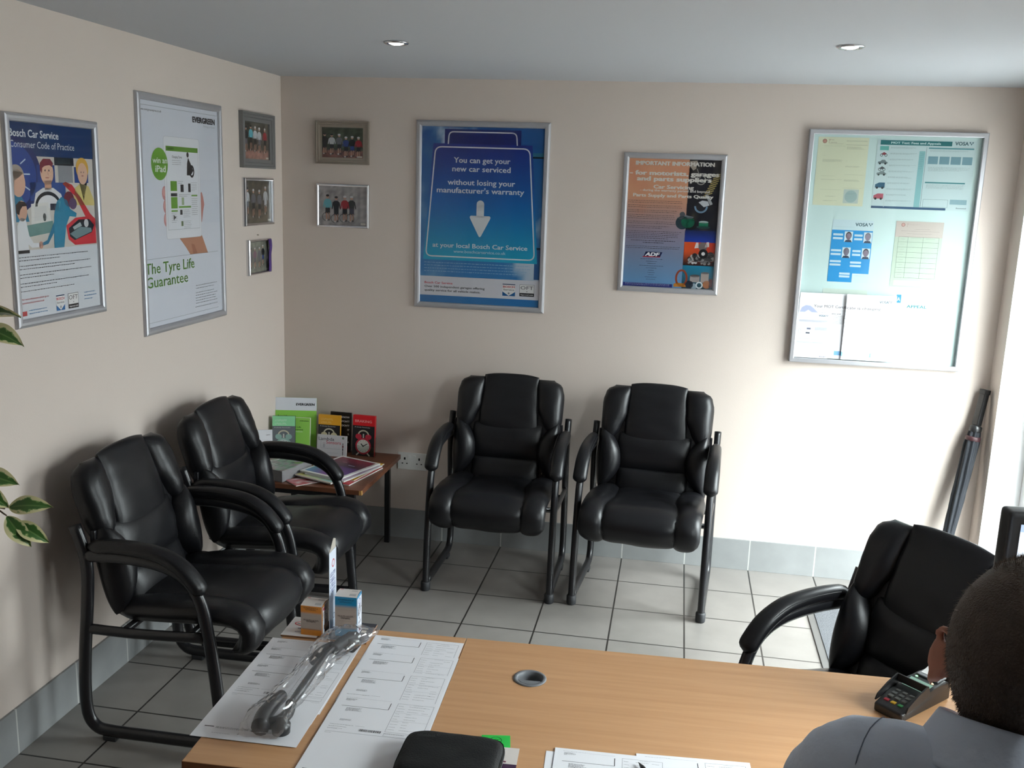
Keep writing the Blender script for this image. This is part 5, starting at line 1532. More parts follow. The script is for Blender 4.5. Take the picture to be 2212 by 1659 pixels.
r_ = ring_pts(GR, n)
va = [mb.bm.verts.new((*p, DZ)) for p in r_]
vb = [mb.bm.verts.new((*p, DZ - TH)) for p in r_]
for k in range(n): mb._face((va[k], vb[k], vb[(k + 1) % n], va[(k + 1) % n]))
top = mb.build('desktop', M_BEECH, t)
eb = MB()
eb.box((0, -0.0015, DZ - TH), (W_, 0.0005, DZ - 0.0003)); eb.box((0, -D_ - 0.0005, DZ - TH), (W_, -D_ + 0.0015, DZ - 0.0003))
eb.box((-0.0005, -D_, DZ - TH), (0.0015, 0, DZ - 0.0003)); eb.box((W_ - 0.0015, -D_, DZ - TH), (W_ + 0.0005, 0, DZ - 0.0003))
eb.build('edging', M_BEECHEDGE, top)
MB().box((0.06, -0.36, 0.25), (W_ - 0.06, -0.342, DZ - TH), 0.002).build('modesty_panel', M_BEECH, t)
for x in (0.03, W_ - 0.055):
    MB().box((x, -D_ + 0.05, 0.0), (x + 0.025, -0.34, DZ - TH), 0.002).build('leg', M_BEECH, t)
g = thing('cable_grommet', 'round grey plastic cable grommet let into the beech desk', 'grommet', desk(GROM[0], GROM[1]), (0, 0, DT))
mb = MB(); mb.lathe([(0.0265, -0.022), (0.0288, -0.022), (0.0292, 0.0), (0.0360, 0.0003), (0.0358, 0.0018), (0.0330, 0.0030), (0.0292, 0.0030), (0.0270, 0.0012), (0.0265, -0.010), (0.0265, -0.022)], 40)
mb.build('rim', M_GREYPL, g, smooth=True)
mb = MB(); mb.prism([(0.0268 * math.cos(a), 0.0268 * math.sin(a)) for a in [R(206) + R(128) * k / 16 for k in range(17)]], 0.0005, 0.0022)
mb.build('cap', M_GREYPL, g)
MB().box((-0.030, -0.030, -0.10), (0.030, 0.030, -0.098)).build('hole_shade_plate', M_DARKHOLE, g)  # near-black plate added to stand for the shade down the hole

ped = thing('desk_pedestal', 'desk-high beech drawer pedestal butted against the left end of the desk', 'drawer unit', desk(-0.42, 0, -DZ), (0, 0, DT))
PW, PD = 0.418, 0.578
ptop = MB().box((0, -PD, DZ - TH), (PW, 0, DZ), 0.001).build('pedestal_top', M_BEECH, ped)
eb = MB(); eb.box((0.0005, -PD - 0.0006, DZ - TH + 0.0005), (PW - 0.0005, -PD, DZ - 0.0008)); eb.box((-0.0006, -PD, DZ - TH + 0.0005), (0, -0.0005, DZ - 0.0008))
eb.build('edging', M_BEECHEDGE, ptop)
MB().box((0.012, -PD + 0.03, 0.0), (PW - 0.004, -0.006, DZ - TH), 0.001).build('carcass', M_BEECHEDGE, ped)
zz = 0.05
for hgt in (0.27, 0.18, 0.18):
    dr = MB().box((0.014, -PD + 0.010, zz), (PW - 0.006, -PD + 0.0295, zz + hgt - 0.004), 0.0015).build('drawer', M_BEECH, ped)
    MB().sweep([(PW / 2 - 0.06, -PD + 0.010, zz + hgt - 0.05), (PW / 2 - 0.06, -PD - 0.012, zz + hgt - 0.05), (PW / 2 + 0.06, -PD - 0.012, zz + hgt - 0.05), (PW / 2 + 0.06, -PD + 0.010, zz + hgt - 0.05)], (0.004, 0.004), n=8).build('handle', M_GREYPL, dr)
    zz += hgt

# ---- job sheets
def invoice(seed, lower=True, pink=False):
    S = Sheet(0.210, 0.297, 0.0003, base=(232, 232, 236))
    k_, g2 = (50, 50, 56), (84, 84, 90)
    rr = random.Random(seed)
    S.para(0.075, 0.972, 0.30, 1, 0.005, (50, 50, 56), 0.7, seed, 0.02)
    S.para(0.085, 0.957, 0.20, 5, 0.0058, g2, 1.0, seed + 1, 0.5)
    S.line((0.075, 0.862), (0.535, 0.862), (30, 30, 34), 0.0010); S.line((0.535, 0.862), (0.535, 0.945), (30, 30, 34), 0.0014); S.line((0.30, 0.968), (0.535, 0.968), (170, 170, 176), 0.0005)
    S.frame(0.60, 0.600, 0.955, 0.955, (120, 120, 126), 0.0006)
    S.para(0.755, 0.945, 0.85, 1, 0.0055, (60, 60, 66), 0.7, seed + 5, 0.02)
    for k in range(10):
        v = 0.925 - 0.0325 * k
        S.para(0.615, v, 0.69, 1, 0.0055, k_, 0.95, seed + 10 + k, 0.3)
        if rr.random() < 0.85: S.para(0.72, v + 0.002, 0.72 + rr.choice((0.06, 0.12, 0.16)), 1, 0.0055, k_, 0.95, seed + 30 + k, 0.1)
        if rr.random() < 0.4: S.para(0.86, v, 0.93, 1, 0.0055, k_, 0.95, seed + 50 + k, 0.1)
        if k in (3, 6): S.line((0.60, v + 0.012), (0.955, v + 0.012), (150, 150, 156), 0.0004)
    S.para(0.135, 0.842, 0.30, 8, 0.0058, g2, 1.0, seed + 70, 0.6); S.para(0.135, 0.70, 0.26, 4, 0.0058, g2, 1.0, seed + 75, 0.5)
    S.para(0.065, 0.632, 0.30, 1, 0.0062, (30, 30, 34), 0.95, seed + 80, 0.02); S.para(0.31, 0.632, 0.40, 1, 0.0055, g2, 0.8, seed + 81, 0.02); S.para(0.065, 0.608, 0.24, 1, 0.0062, (30, 30, 34), 0.95, seed + 82, 0.02); S.para(0.065, 0.585, 0.22, 2, 0.0055, g2, 0.8, seed + 83, 0.3)
    x = 0.36
    while x < 0.565:
        wd = rr.choice((0.002, 0.003, 0.005, 0.007))
        S.rect(x, 0.575, x + wd, 0.602, (26, 26, 30)); x += wd + rr.choice((0.002, 0.003, 0.005))
    S.frame(0.60, 0.552, 0.955, 0.585, (140, 140, 146), 0.0005); S.para(0.60, 0.582, 0.80, 2, 0.005, g2, 0.8, seed + 84, 0.1)
    S.line((0.06, 0.545), (0.945, 0.545), (120, 120, 126), 0.0007)
    S.para(0.065, 0.530, 0.125, 1, 0.005, (50, 50, 56), 1.0, seed + 85, 0.02); S.para(0.87, 0.530, 0.955, 1, 0.0055, (40, 40, 46), 0.7, seed + 86, 0.02)
    S.rect(0.06, 0.122, 0.15, 0.130, (40, 40, 46)); S.para(0.17, 0.13, 0.75, 4, 0.0055, g2, 0.8, seed + 90, 0.1); S.para(0.17, 0.06, 0.36, 1, 0.0055, g2, 0.8, seed + 91, 0.1)
    if pink: S.rect(0.60, 0.63, 0.95, 0.72, (236, 206, 212))
    return S
def lay(S, name, label, cat, a, b, z, rot=0.0, group=None, material=None):
    """sheet lying flat; (a, b) = its far left corner on the desk"""
    o = S.build(name, material or M_PAPER)
    h = S.h
    th = DT + R(rot)
    p = desk(a, b, z)
    place(o, (p[0] + h * math.sin(th), p[1] - h * math.cos(th), p[2]), (0, 0, th))
    return tag(o, label, cat, group)
GJ = 'printed job sheets on the desk'
for k, b in enumerate((0.028, 0.104, 0.188, 0.303)):
    lay(invoice(500 + 100 * k), 'job_sheet', ['printed job sheet furthest back in the right-hand row on the pedestal', 'second printed job sheet from the back in the right-hand row on the pedestal', 'third printed job sheet from the back in the right-hand row on the pedestal', 'frontmost printed job sheet of the right-hand row, fully uncovered'][k], 'paper', -0.2125 + 0.002 * (k % 2), b, 0.0004 + 0.0006 * k, 0.3 * (k % 3 - 1), GJ)
for k, (a, b) in enumerate(((-0.446, 0.088), (-0.446, 0.125), (-0.440, 0.204))):
    lay(invoice(1000 + 100 * k, pink=(k == 1)), 'job_sheet', ['printed job sheet furthest back in the left-hand row, beside the small cartons', 'printed job sheet with a pink patch under the bagged part', 'front printed job sheet of the left-hand row with the bagged part on it'][k], 'paper', a + (0.006 if k < 2 else 0), b, 0.0004 + 0.0006 * k, (0.4, -0.3, -0.5)[k], GJ)
for k, (a, b, r) in enumerate(((0.228, 0.424, 1.0), (0.396, 0.402, 2.2), (0.244, 0.412, 0.2))):
    lay(invoice(1500 + 100 * k), 'job_sheet', ['printed job sheet peeping out at the left of the pile by the black pouch', 'job sheet underneath at the right of the pile at the bottom edge', 'top printed job sheet of the pile right of the black pouch'][k], 'paper', a, b, 0.0004 + 0.0007 * k, r, GJ)
# pen on the pile
mb = MB(); mb.lathe([(0.0006, 0.0), (0.0012, 0.004), (0.0042, 0.016), (0.0046, 0.02), (0.0046, 0.120), (0.0038, 0.128), (0.0, 0.129)], 14)
o = mb.build('pen', M_BLACKPL, smooth=True)
p = desk(0.400, 0.440, 0.0073)
place(o, p, (R(90), 0, R(28)))
tag(o, 'black pen lying on the top job sheet at the bottom edge of the photo', 'pen')

# ---- additive cartons on their display base
t = thing('display_base', 'flat counter display card, white and dark grey, under the two cartons', 'display card', desk(-0.425, -0.018), (0, 0, DT))
def base_print():
    S = Sheet(0.204, 0.096, 0.0002, base=(216, 214, 214))
    S.rect(0.42, 0, 1, 1, (52, 54, 62)); S.up()
    for k in range(2):
        col = (196, 44, 56) if k == 0 else (224, 222, 220)
        S.disc(0.155, 0.66, 0.020 - 0.003 * k, col, 0.0115 - 0.0028 * k, 24); S.up()
    S.text("Wynn's", 0.155, 0.61, 0.0065, (52, 52, 60), 0.135, 'c', 1.5, 0.1)
    S.text('Want to win', 0.13, 0.37, 0.0068, (62, 72, 104), 0.25, 'l', 1.2); S.text('another day', 0.13, 0.20, 0.0060, (92, 104, 150), 0.22, 'l', 0.6)
    S.disc(0.80, 0.26, 0.0150, (206, 112, 108), 0.0090); S.rect(0.85, 0.66, 0.93, 0.77, (206, 200, 186)); S.rect(0.87, 0.48, 0.93, 0.60, (206, 200, 186)); S.rect(0.72, 0.60, 0.84, 0.63, (150, 84, 84)); S.rect(0.77, 0.36, 0.83, 0.39, (110, 100, 106))
    return S
MB().box((0, -0.096, 0.0), (0.204, 0, 0.0045), 0.0005).build('card', mat('brown_corrugated_card', rgb(136, 96, 64), 0.8), t)
b = base_print().build('printed_face', M_GLOSSY, t)
place(b, (0, -0.096, 0.0046))
def carton(name, label, W, D, H, col, loc, rot, front_side):
    t = thing(name, label, 'carton', loc, (0, 0, rot))
    S = Sheet(W, H, 0.0003, base=(176, 160, 148))
    S.rect(0, 0.80, 1, 1, col); S.rect(0, 0.0, 1, 0.17, col)
    S.vgrad(0, 0.72, 1, 0.80, col, (176, 160, 148)); S.vgrad(0, 0.17, 1, 0.24, (176, 160, 148), col); S.up()
    dk = tuple(int(c * .5) for c in col)
    blurred(S, 0.14, 0.91, 0.72, 0.0034, dk, 71); blurred(S, 0.22, 0.855, 0.55, 0.0028, dk, 72)
    blurred(S, 0.13, 0.495, 0.74, 0.0034, (54, 40, 36), 73); blurred(S, 0.28, 0.445, 0.45, 0.0034, (54, 40, 36), 74)
    S.para(0.12, 0.68, 0.9, 3, 0.0042, (120, 104, 96), 0.4, 700, 0.2); S.para(0.1, 0.40, 0.92, 5, 0.0042, (120, 104, 96), 0.4, 701, 0.2); S.rect(0.08, 0.20, 0.92, 0.207, (70, 54, 46))
    f = S.build('front_panel', M_GLOSSY, t); place(f, (-W / 2, -D / 2, 0), (R(90), 0, 0))
    S = Sheet(D, H, 0.0003, base=(222, 226, 236))
    S.rect(0, 0.93, 1, 1, col); S.rect(0, 0, 0.14, 1, tuple(int(c * .8) for c in col)); S.up()
    front_side(S)
    f = S.build('side_panel', M_GLOSSY, t); place(f, (W / 2, -D / 2, 0), (R(90), 0, R(90)))
    MB().box((-W / 2, -D / 2, 0), (W / 2, D / 2, H - 0.0005), 0.0004).build('carton_body', mat(name + '_card_%d' % int(col[0]), rgb(*col), 0.5), t)
    # domed top flap
    S = Sheet(W, D, 0.0003, base=(214, 206, 200), warp=lambda x, y, z: (x, y, z + 0.0035 * math.sin(PI * max(0, min(1, y / D)) * 0.9)))
    S.rect(0.05, 0.82, 0.20, 0.92, (196, 60, 66)); S.para(0.10, 0.70, 0.85, 6, 0.0045, (150, 144, 140), 0.4, 703, 0.3); S.rect(0.62, 0.12, 0.92, 0.32, (176, 172, 170)); S.rect(0.62, 0.62, 0.9, 0.78, (176, 172, 170))
    f = S.build('top_flap', M_GLOSSY, t); place(f, (-W / 2, -D / 2, H - 0.0003))
    return t
def side_blue(S):
    S.up(); S.ring(0.55, 0.82, 0.008, 0.002, (60, 80, 160)); blurred(S, 0.20, 0.62, 0.70, 0.011, (40, 48, 70), 81); blurred(S, 0.22, 0.49, 0.66, 0.011, (40, 48, 70), 82); blurred(S, 0.45, 0.38, 0.25, 0.010, (60, 66, 90), 83); blurred(S, 0.30, 0.26, 0.5, 0.006, (90, 96, 110), 84); S.rect(0.42, 0.06, 0.68, 0.14, (120, 60, 90))
def side_orange(S):
    S.up(); S.rect(0.40, 0, 1, 1, (70, 44, 32)); S.up(); blurred(S, 0.15, 0.62, 0.60, 0.010, (190, 176, 160), 85); blurred(S, 0.15, 0.48, 0.60, 0.008, (190, 176, 160), 86); S.rect(0.2, 0.82, 0.4, 0.9, (190, 60, 80)); S.rect(0.3, 0.15, 0.9, 0.3, (120, 84, 50))
p = desk(-0.354, 0.046, 0.0050)
carton('orange_carton', 'small orange and white additive carton with a domed top on the display card', 0.050, 0.044, 0.072, (216, 134, 36), p, DT - R(2), side_orange)
p = desk(-0.276, 0.036, 0.0050)
carton('blue_carton', 'taller blue and white additive carton beside the orange one', 0.051, 0.042, 0.097, (24, 132, 176), p, DT + R(1), side_blue)
# thin upright card seen nearly edge-on
t = thing('header_card', 'tall narrow white card standing edge-on behind the two cartons', 'card', desk(-0.317, 0.052, 0.0050), (0, 0, DT + R(90)))
S = Sheet(0.050, 0.196, 0.0012, base=(214, 222, 236))
S.ring(0.55, 0.84, 0.010, 0.003, (190, 60, 70)); S.up()
for k, v in enumerate((0.69, 0.62, 0.55, 0.48)): blurred(S, 0.12, v, 0.76, 0.0100, (40, 62, 140), 90 + k)
S.para(0.12, 0.42, 0.9, 6, 0.009, (104, 130, 190), 0.5, 720, 0.3); S.ring(0.6, 0.17, 0.007, 0.002, (90, 100, 130))
f = S.build('card_face', M_GLOSSY, t); place(f, (0, 0, 0), (R(90), 0, 0))
mb = MB()
fl = [(0.0, 0.196), (0.014, 0.204), (0.026, 0.216), (0.036, 0.222), (0.050, 0.216), (0.050, 0.196)]
mb.prism(fl, -0.0012, 0.0, Matrix.Rotation(R(90), 4, 'X'))
mb.build('torn_flap', mat('grey_card_back', rgb(170, 164, 154), 0.8), t)

# ---- bagged car part
t = thing('bagged_car_part', 'black car suspension link sealed in a crumpled clear plastic bag on the job sheets', 'car part', desk(-0.278, 0.500, 0.0040), (0, 0, DT))
def L(x, y, z): return (x, y, z)
mb = MB()
mb.sweep(catmull([(-0.005, 0.10, 0.020), (0.000, 0.17, 0.026), (0.004, 0.25, 0.032), (0.008, 0.30, 0.034), (0.014, 0.335, 0.032)], 5), [(0.0070 + 0.002 * math.sin(k * 0.3), 0.0070 + 0.002 * math.sin(k * 0.3)) for k in range(21)], n=12)
mb.build('rod', M_BLACKPL, t, smooth=True)
mb = MB()
mb.sweep(catmull([(-0.030, 0.125, 0.024), (-0.034, 0.085, 0.026), (-0.036, 0.045, 0.026), (-0.030, 0.012, 0.022)], 5), [(0.013 + 0.007 * (k / 15), 0.012 + 0.005 * (k / 15)) for k in range(16)], n=12)
mb.sweep(catmull([(-0.024, 0.030, 0.020), (-0.006, 0.040, 0.020), (0.002, 0.070, 0.020), (-0.004, 0.105, 0.020)], 5), [(0.012, 0.011)] * 16, n=12)
mb.lathe([(0.008, 0.0), (0.017, 0.003), (0.018, 0.020), (0.010, 0.024), (0.006, 0.034), (0.0, 0.034)], 18, Matrix.Translation((0.004, 0.030, 0.002)))
mb.build('ball_joint', M_BLACKPL, t, smooth=True)
mb = MB()
mb.sweep(catmull([(0.012, 0.325, 0.028), (0.022, 0.350, 0.032), (0.034, 0.375, 0.032), (0.042, 0.390, 0.028)], 5), [(0.0135, 0.013)] * 16, n=12)
mb.sweep(catmull([(-0.020, 0.285, 0.018), (-0.014, 0.315, 0.022), (0.004, 0.345, 0.024)], 5), [(0.013, 0.012)] * 11, n=12)
mb.lathe([(0.010, -0.012), (0.021, -0.010), (0.021, 0.012), (0.010, 0.014)], 20, Matrix.Translation((0.036, 0.372, 0.024)) @ Matrix.Rotation(R(40), 4, 'Y'))
mb.build('bush', M_RUBBER, t, smooth=True)
mb = MB()
axis = catmull([(-0.026, -0.020, 0.022), (-0.024, 0.03, 0.030), (-0.018, 0.10, 0.030), (-0.004, 0.19, 0.032), (0.002, 0.28, 0.036), (0.018, 0.34, 0.040), (0.036, 0.39, 0.038), (0.050, 0.432, 0.034)], 8)
NB = len(axis)
def bag(u, v):
    f = v * (NB - 1)
    i = min(int(f), NB - 2)
    p = axis[i].lerp(axis[i + 1], f - i)
    a = 2 * PI * u
    wx = interp([(0, 0.040), (0.08, 0.043), (0.30, 0.036), (0.55, 0.034), (0.78, 0.046), (0.93, 0.044), (1, 0.036)], v)
    wz = interp([(0, 0.001), (0.05, 0.003), (0.13, 0.026), (0.30, 0.022), (0.55, 0.021), (0.78, 0.027), (0.90, 0.016), (0.95, 0.003), (1, 0.001)], v)
    nn = noise.noise(Vector((math.cos(a) * 3.0, v * 26, math.sin(a) * 3.0))) + 0.6 * noise.noise(Vector((math.cos(a) * 7, v * 60, math.sin(a) * 7)))
    cr = abs(noise.noise(Vector((math.cos(a) * 2.2 + 5, v * 18 + a, math.sin(a) * 2.2))))
    k = 1 + 0.085 * nn - 0.35 * max(0, 0.22 - cr)
    z = p.z + wz * math.sin(a) * k
    ru = 0.011 * abs(math.cos(a)) ** 3 * noise.noise(Vector((math.copysign(3, math.cos(a)), v * 17, 1.7)))
    return Vector((p.x + wx * math.cos(a) * k + math.copysign(ru, math.cos(a)) * (1 if ru > 0 else -1), p.y + 0.004 * nn, max(0.0006, z)))
mb.grid(bag, 40, 34, wrap_u=True)
bmesh.ops.triangulate(mb.bm, faces=list(mb.bm.faces))
mb.build('plastic_bag', M_BAG, t, smooth=False)

# ---- zipped pouch and what lies beneath it
t = thing('zip_pouch', 'black zipped pouch with a faint embossed mark at the bottom edge of the desk', 'pouch', desk(0.062, 0.520, 0.0030), (0, 0, DT + R(-1)))
mb = MB()
def pouch(sign):
    def f(u, v):
        a, b = 2 * u - 1, 2 * v - 1
        # rounded rectangle plan
        X, Y = 0.092, 0.072
        ex = 6.0
        r = (abs(a) ** ex + abs(b) ** ex) ** (1 / ex)
        m = max(abs(a), abs(b))
        s = m / r if r > 1e-6 else 1
        x, y = a * s * X, b * s * Y
        g = max(0.0, 1 - m ** 5) ** 0.5
        return Vector((x, y, 0.018 + sign * (0.008 + 0.010 * g) * (1 if m < 0.999 else 0.9) + (0.0012 * noise.noise(Vector((x * 30, y * 30, 2))) if sign > 0 else 0)))
    return f
mb.grid(pouch(1), 26, 22); mb.grid(pouch(-1), 26, 22)
def ring_edge(u, v):
    a = 2 * PI * u
    m = max(abs(math.cos(a)), abs(math.sin(a)))
    c, s_ = math.cos(a) / m, math.sin(a) / m
    r = (abs(c) ** 6 + abs(s_) ** 6) ** (1 / 6)
    return Vector((c / r * 0.0925, s_ / r * 0.0725, 0.0095 + 0.017 * v))
mb.grid(ring_edge, 64, 2, wrap_u=True)
pouch_body = mb.build('pouch_body', mat('black_neoprene', (0.006, 0.0065, 0.007, 1), 0.6, spec=0.3, bump=(300, 0.25)), t, smooth=True)
S = Sheet(0.05, 0.02, 0.0002, base=(15, 16, 17))
S.V, S.F, S.C = [], [], []
for k in range(9): S.line((0.08 + 0.075 * k, 0.14), (0.11 + 0.075 * k + 0.02 * (k % 2), 0.46 + 0.06 * (k % 3)), (58, 60, 62), 0.0007); S.line((0.11 + 0.075 * k, 0.44), (0.15 + 0.075 * k, 0.18), (50, 52, 54), 0.0006)
S.line((0.05, 0.12), (0.8, 0.30), (44, 46, 48), 0.0005); S.ring(0.86, 0.62, 0.0030, 0.0007, (70, 72, 74)); S.line((0.2, 0.62), (0.78, 0.60), (36, 38, 40), 0.0005)
f = S.build('embossed_mark', M_PAPER, t); place(f, (-0.075, 0.036, 0.0362))
mb = MB(); pth = [(0.0934 * c, 0.0734 * s_, 0.018) for c, s_ in [((math.cos(2 * PI * k / 48) / ((abs(math.cos(2 * PI * k / 48)) ** 6 + abs(math.sin(2 * PI * k / 48)) ** 6) ** (1 / 6))), (math.sin(2 * PI * k / 48) / ((abs(math.cos(2 * PI * k / 48)) ** 6 + abs(math.sin(2 * PI * k / 48)) ** 6) ** (1 / 6)))) for k in range(49)]]
mb.sweep(pth, (0.0022, 0.0014), n=6); mb.build('zip', M_RUBBER, t, smooth=True)
S = Sheet(0.055, 0.085, 0.0006, base=(30, 190, 70)); S.ring(0.5, 0.80, 0.0115, 0.0016, (12, 84, 30), None, 24)
S.ring(0.5, 0.80, 0.0040, 0.0012, (12, 84, 30)); S.line((0.30, 0.80), (0.46, 0.80), (12, 84, 30), 0.0014); S.line((0.55, 0.815), (0.66, 0.855), (12, 84, 30), 0.0014); S.line((0.55, 0.785), (0.66, 0.745), (12, 84, 30), 0.0014)
lay(S, 'green_tag', 'bright green tag with a steering wheel symbol sticking out from under the pouch', 'tag', 0.100, 0.395, 0.0006, 8, None, M_GLOSSY)
S = Sheet(0.060, 0.110, 0.0006, base=(214, 206, 200)); S.rect(0, 0.0, 1, 0.52, (62, 34, 66)); S.rect(0.45, 0.56, 0.66, 0.60, (110, 40, 70))
lay(S, 'card', 'small white and purple card poking out at the right of the black pouch', 'card', 0.118, 0.430, 0.0014, 1, None, M_GLOSSY)
S = Sheet(0.12, 0.14, 0.0006, base=(230, 232, 238)); S.para(0.1, 0.9, 0.9, 8, 0.008, (150, 150, 158), 0.5, 740)
lay(S, 'folded_paper', 'folded white paper showing at the left under the black pouch', 'paper', -0.030, 0.470, 0.0027, 1, None)

# ---- card payment terminal
t = thing('card_terminal', 'black card payment terminal with a keypad shield at the far edge of the desk', 'card terminal', desk(0.968, 0.112, 0.0005), (0, 0, R(-44)))
t.scale = (0.82, 0.82, 0.74)
mb = MB(); pr = [(-0.110, 0.0), (-0.110, 0.026), (-0.06, 0.040), (0.03, 0.058), (0.085, 0.062), (0.110, 0.048), (0.112, 0.0)]
b = bmesh.new()
lo = [b.verts.new((-0.039, y, z)) for y, z in pr]
hi = [b.verts.new((0.039, y, z)) for y, z in pr]
b.faces.new(lo); b.faces.new(hi[::-1])
for k in range(len(pr)): b.faces.new((lo[k], hi[k], hi[(k + 1) % len(pr)], lo[(k + 1) % len(pr)]))
bmesh.ops.bevel(b, geom=list(b.edges), offset=0.006, segments=3, profile=0.5, affect='EDGES')
mb.merge(b)
body = mb.build('terminal_body', M_BLACKPL, t, angle=R(40))
tilt = math.atan2(0.018, 0.09)
def on_top(y, lift=0.0): return interp([(-0.11, 0.026), (-0.06, 0.040), (0.03, 0.058), (0.085, 0.062)], y) + lift
S = Sheet(0.060, 0.044, 0.0010, base=(112, 142, 128)); S.para(0.1, 0.85, 0.8, 3, 0.009, (86, 112, 100), 0.4, 750)
sc = S.build('screen', M_SCREEN, t); place(sc, (-0.030, -0.006, 0.0520), (tilt * 0.85, 0, 0))
mb = MB()
for i in range(3):
    for j in range(4):
        mb2 = MB().box((-0.021 + 0.019 * i - 0.0065, -0.088 + 0.0165 * j, on_top(-0.088 + 0.0165 * j) - 0.003), (-0.021 + 0.019 * i + 0.0065, -0.077 + 0.0165 * j, on_top(-0.088 + 0.0165 * j) + 0.0035), 0.0012)
        mb2.build('key', mat('grey_rubber_key', rgb(88, 90, 86), 0.5) if j else mat('%s_key' % ('red', 'yellow', 'green')[i], rgb(*[(150, 36, 50), (196, 156, 36), (40, 130, 70)][i]), 0.5), t)
mb = MB()
for sx in (-1, 1):
    b = bmesh.new()
    pts = [(-0.100, 0.028), (-0.092, 0.044), (-0.05, 0.066), (-0.008, 0.080), (0.0, 0.060), (0.0, 0.050), (-0.05, 0.036)]
    A = [b.verts.new((sx * 0.040, y, z)) for y, z in pts]
    B = [b.verts.new((sx * 0.044, y, z)) for y, z in pts]
    b.faces.new(A); b.faces.new(B[::-1])
    for k in range(len(pts)): b.faces.new((A[k], B[k], B[(k + 1) % len(pts)], A[(k + 1) % len(pts)]))
    mb.merge(b)
mb.box((-0.044, -0.010, 0.056), (0.044, -0.006, 0.079), 0.001)
mb.build('keypad_shield', M_BLACKPL, t)
MB().box((-0.030, 0.058, 0.0600), (0.030, 0.100, 0.0650), 0.002).build('printer_cover', M_GREYPL, t)
S = Sheet(0.050, 0.075, 0.0004, base=(226, 226, 224), warp=lambda x, y, z: (x, y * 0.8, z + 0.02 * (y / 0.075) ** 2 + 0.004 * y / 0.075)); S.para(0.1, 0.9, 0.9, 6, 0.009, (150, 150, 150), 0.4, 751)
rc = S.build('receipt_roll', M_PAPER, t); place(rc, (-0.025, 0.072, 0.0655))
MB().lathe([(0.0, 0.0), (0.0035, 0.0), (0.003, 0.0015), (0.0, 0.002)], 12, Matrix.Translation((-0.022, 0.0475, 0.0615))).build('indicator', M_LED, t)
MB().lathe([(0.0, 0.0), (0.0035, 0.0), (0.003, 0.0015), (0.0, 0.002)], 12, Matrix.Translation((0.022, 0.0435, 0.0610)), 1.6, 1.0).build('indicator', M_LED2, t)

# ---- computer monitor
t = thing('computer_monitor', 'black computer monitor with a booking page on its screen at the right edge', 'monitor', desk(1.265, 0.245, 0.0), (0, 0, R(4)))
MB().lathe([(0.11, 0.0), (0.11, 0.006), (0.095, 0.014), (0.03, 0.018), (0.0, 0.018)], 32, None, 1.0, 0.75).build('base', M_BLACKPL, t, smooth=True)
MB().box((-0.025, 0.015, 0.015), (0.025, 0.040, 0.24), 0.005).build('stand_neck', M_BLACKPL, t)
MW, MH, MZ = 0.44, 0.365, 0.120
body = MB().box((-MW / 2, -0.020, MZ), (MW / 2, 0.026, MZ + MH), 0.010, None, 3).build('housing', M_BLACKPL, t, angle=R(50))
S = Sheet(MW - 0.044, MH - 0.05, 0.0006, base=(196, 208, 222))
S.rect(0, 0.955, 1, 1, (150, 170, 214)); S.rect(0, 0.86, 1, 0.955, (222, 228, 238)); S.up()
S.text('Booking', 0.02, 0.700, 0.0065, (40, 44, 52), 0.09, 'l', 1.4); S.para(0.02, 0.985, 0.4, 1, 0.006, (60, 80, 130), 0.5, 760, 0); S.para(0.05, 0.92, 0.11, 1, 0.008, (120, 126, 140), 0.6, 766, 0); S.disc(0.17, 0.87, 0.007, (200, 120, 40)); S.para(0.02, 0.815, 0.30, 1, 0.006, (120, 126, 140), 0.6, 761); S.rect(0, 0.76, 1, 0.79, (176, 190, 214)); S.para(0.03, 0.785, 0.10, 1, 0.008, (60, 80, 140), 0.6, 767, 0)
S.para(0.06, 0.62, 0.5, 8, 0.020, (150, 160, 176), 0.3, 762, 0.4); S.rect(0.5, 0.2, 0.9, 0.6, (226, 230, 238))
sc = S.build('screen', M_SCREEN, t); place(sc, (-MW / 2 + 0.022, -0.0205, MZ + 0.028), (R(90), 0, 0))

# ================================================================== UMBRELLA AND PLANT
UB, UT = Vector((3.130, -0.120, 0.0)), Vector((3.262, -0.045, 0.955))
ax = (UT - UB)
q = ax.to_track_quat('Z', 'Y')
t = thing('umbrella', 'rolled navy umbrella with a square handle leaning in the corner by the window', 'umbrella', UB)
t.rotation_mode = 'QUATERNION'
t.rotation_quaternion = q
LN = ax.length
mb = MB()
def canopy(u, v):
    a = 2 * PI * u
    r = interp([(0, 0.010), (0.15, 0.020), (0.6, 0.028), (0.92, 0.030), (1, 0.022)], v)
    r *= 1 + 0.13 * math.cos(8 * a + v * 5) + 0.10 * noise.noise(Vector((math.cos(a) * 2, math.sin(a) * 2, v * 9)))
    return Vector((r * math.cos(a), r * math.sin(a), 0.085 + v * 0.695))
mb.grid(canopy, 48, 30, wrap_u=True)
can = mb.build('canopy', M_UMB, t, smooth=True)
MB().lathe([(0.030, 0.735), (0.0325, 0.738), (0.0325, 0.752), (0.030, 0.755)], 24).build('tie_band', M_RED, can, smooth=True)
MB().lathe([(0.004, 0.0), (0.006, 0.004), (0.005, 0.02), (0.005, 0.10), (0.009, 0.10)], 12).build('ferrule', M_BLACKPL, t, smooth=True)
MB().lathe([(0.024, 0.775), (0.026, 0.782), (0.026, 0.800), (0.012, 0.806), (0.008, 0.82)], 16).build('runner', M_BLACKPL, t, smooth=True)
MB().box((-0.0165, -0.013, 0.805), (0.0165, 0.013, LN - 0.02), 0.004).box((-0.019, -0.015, LN - 0.022), (0.019, 0.015, LN), 0.004).build('handle', M_BLACKPL, t)

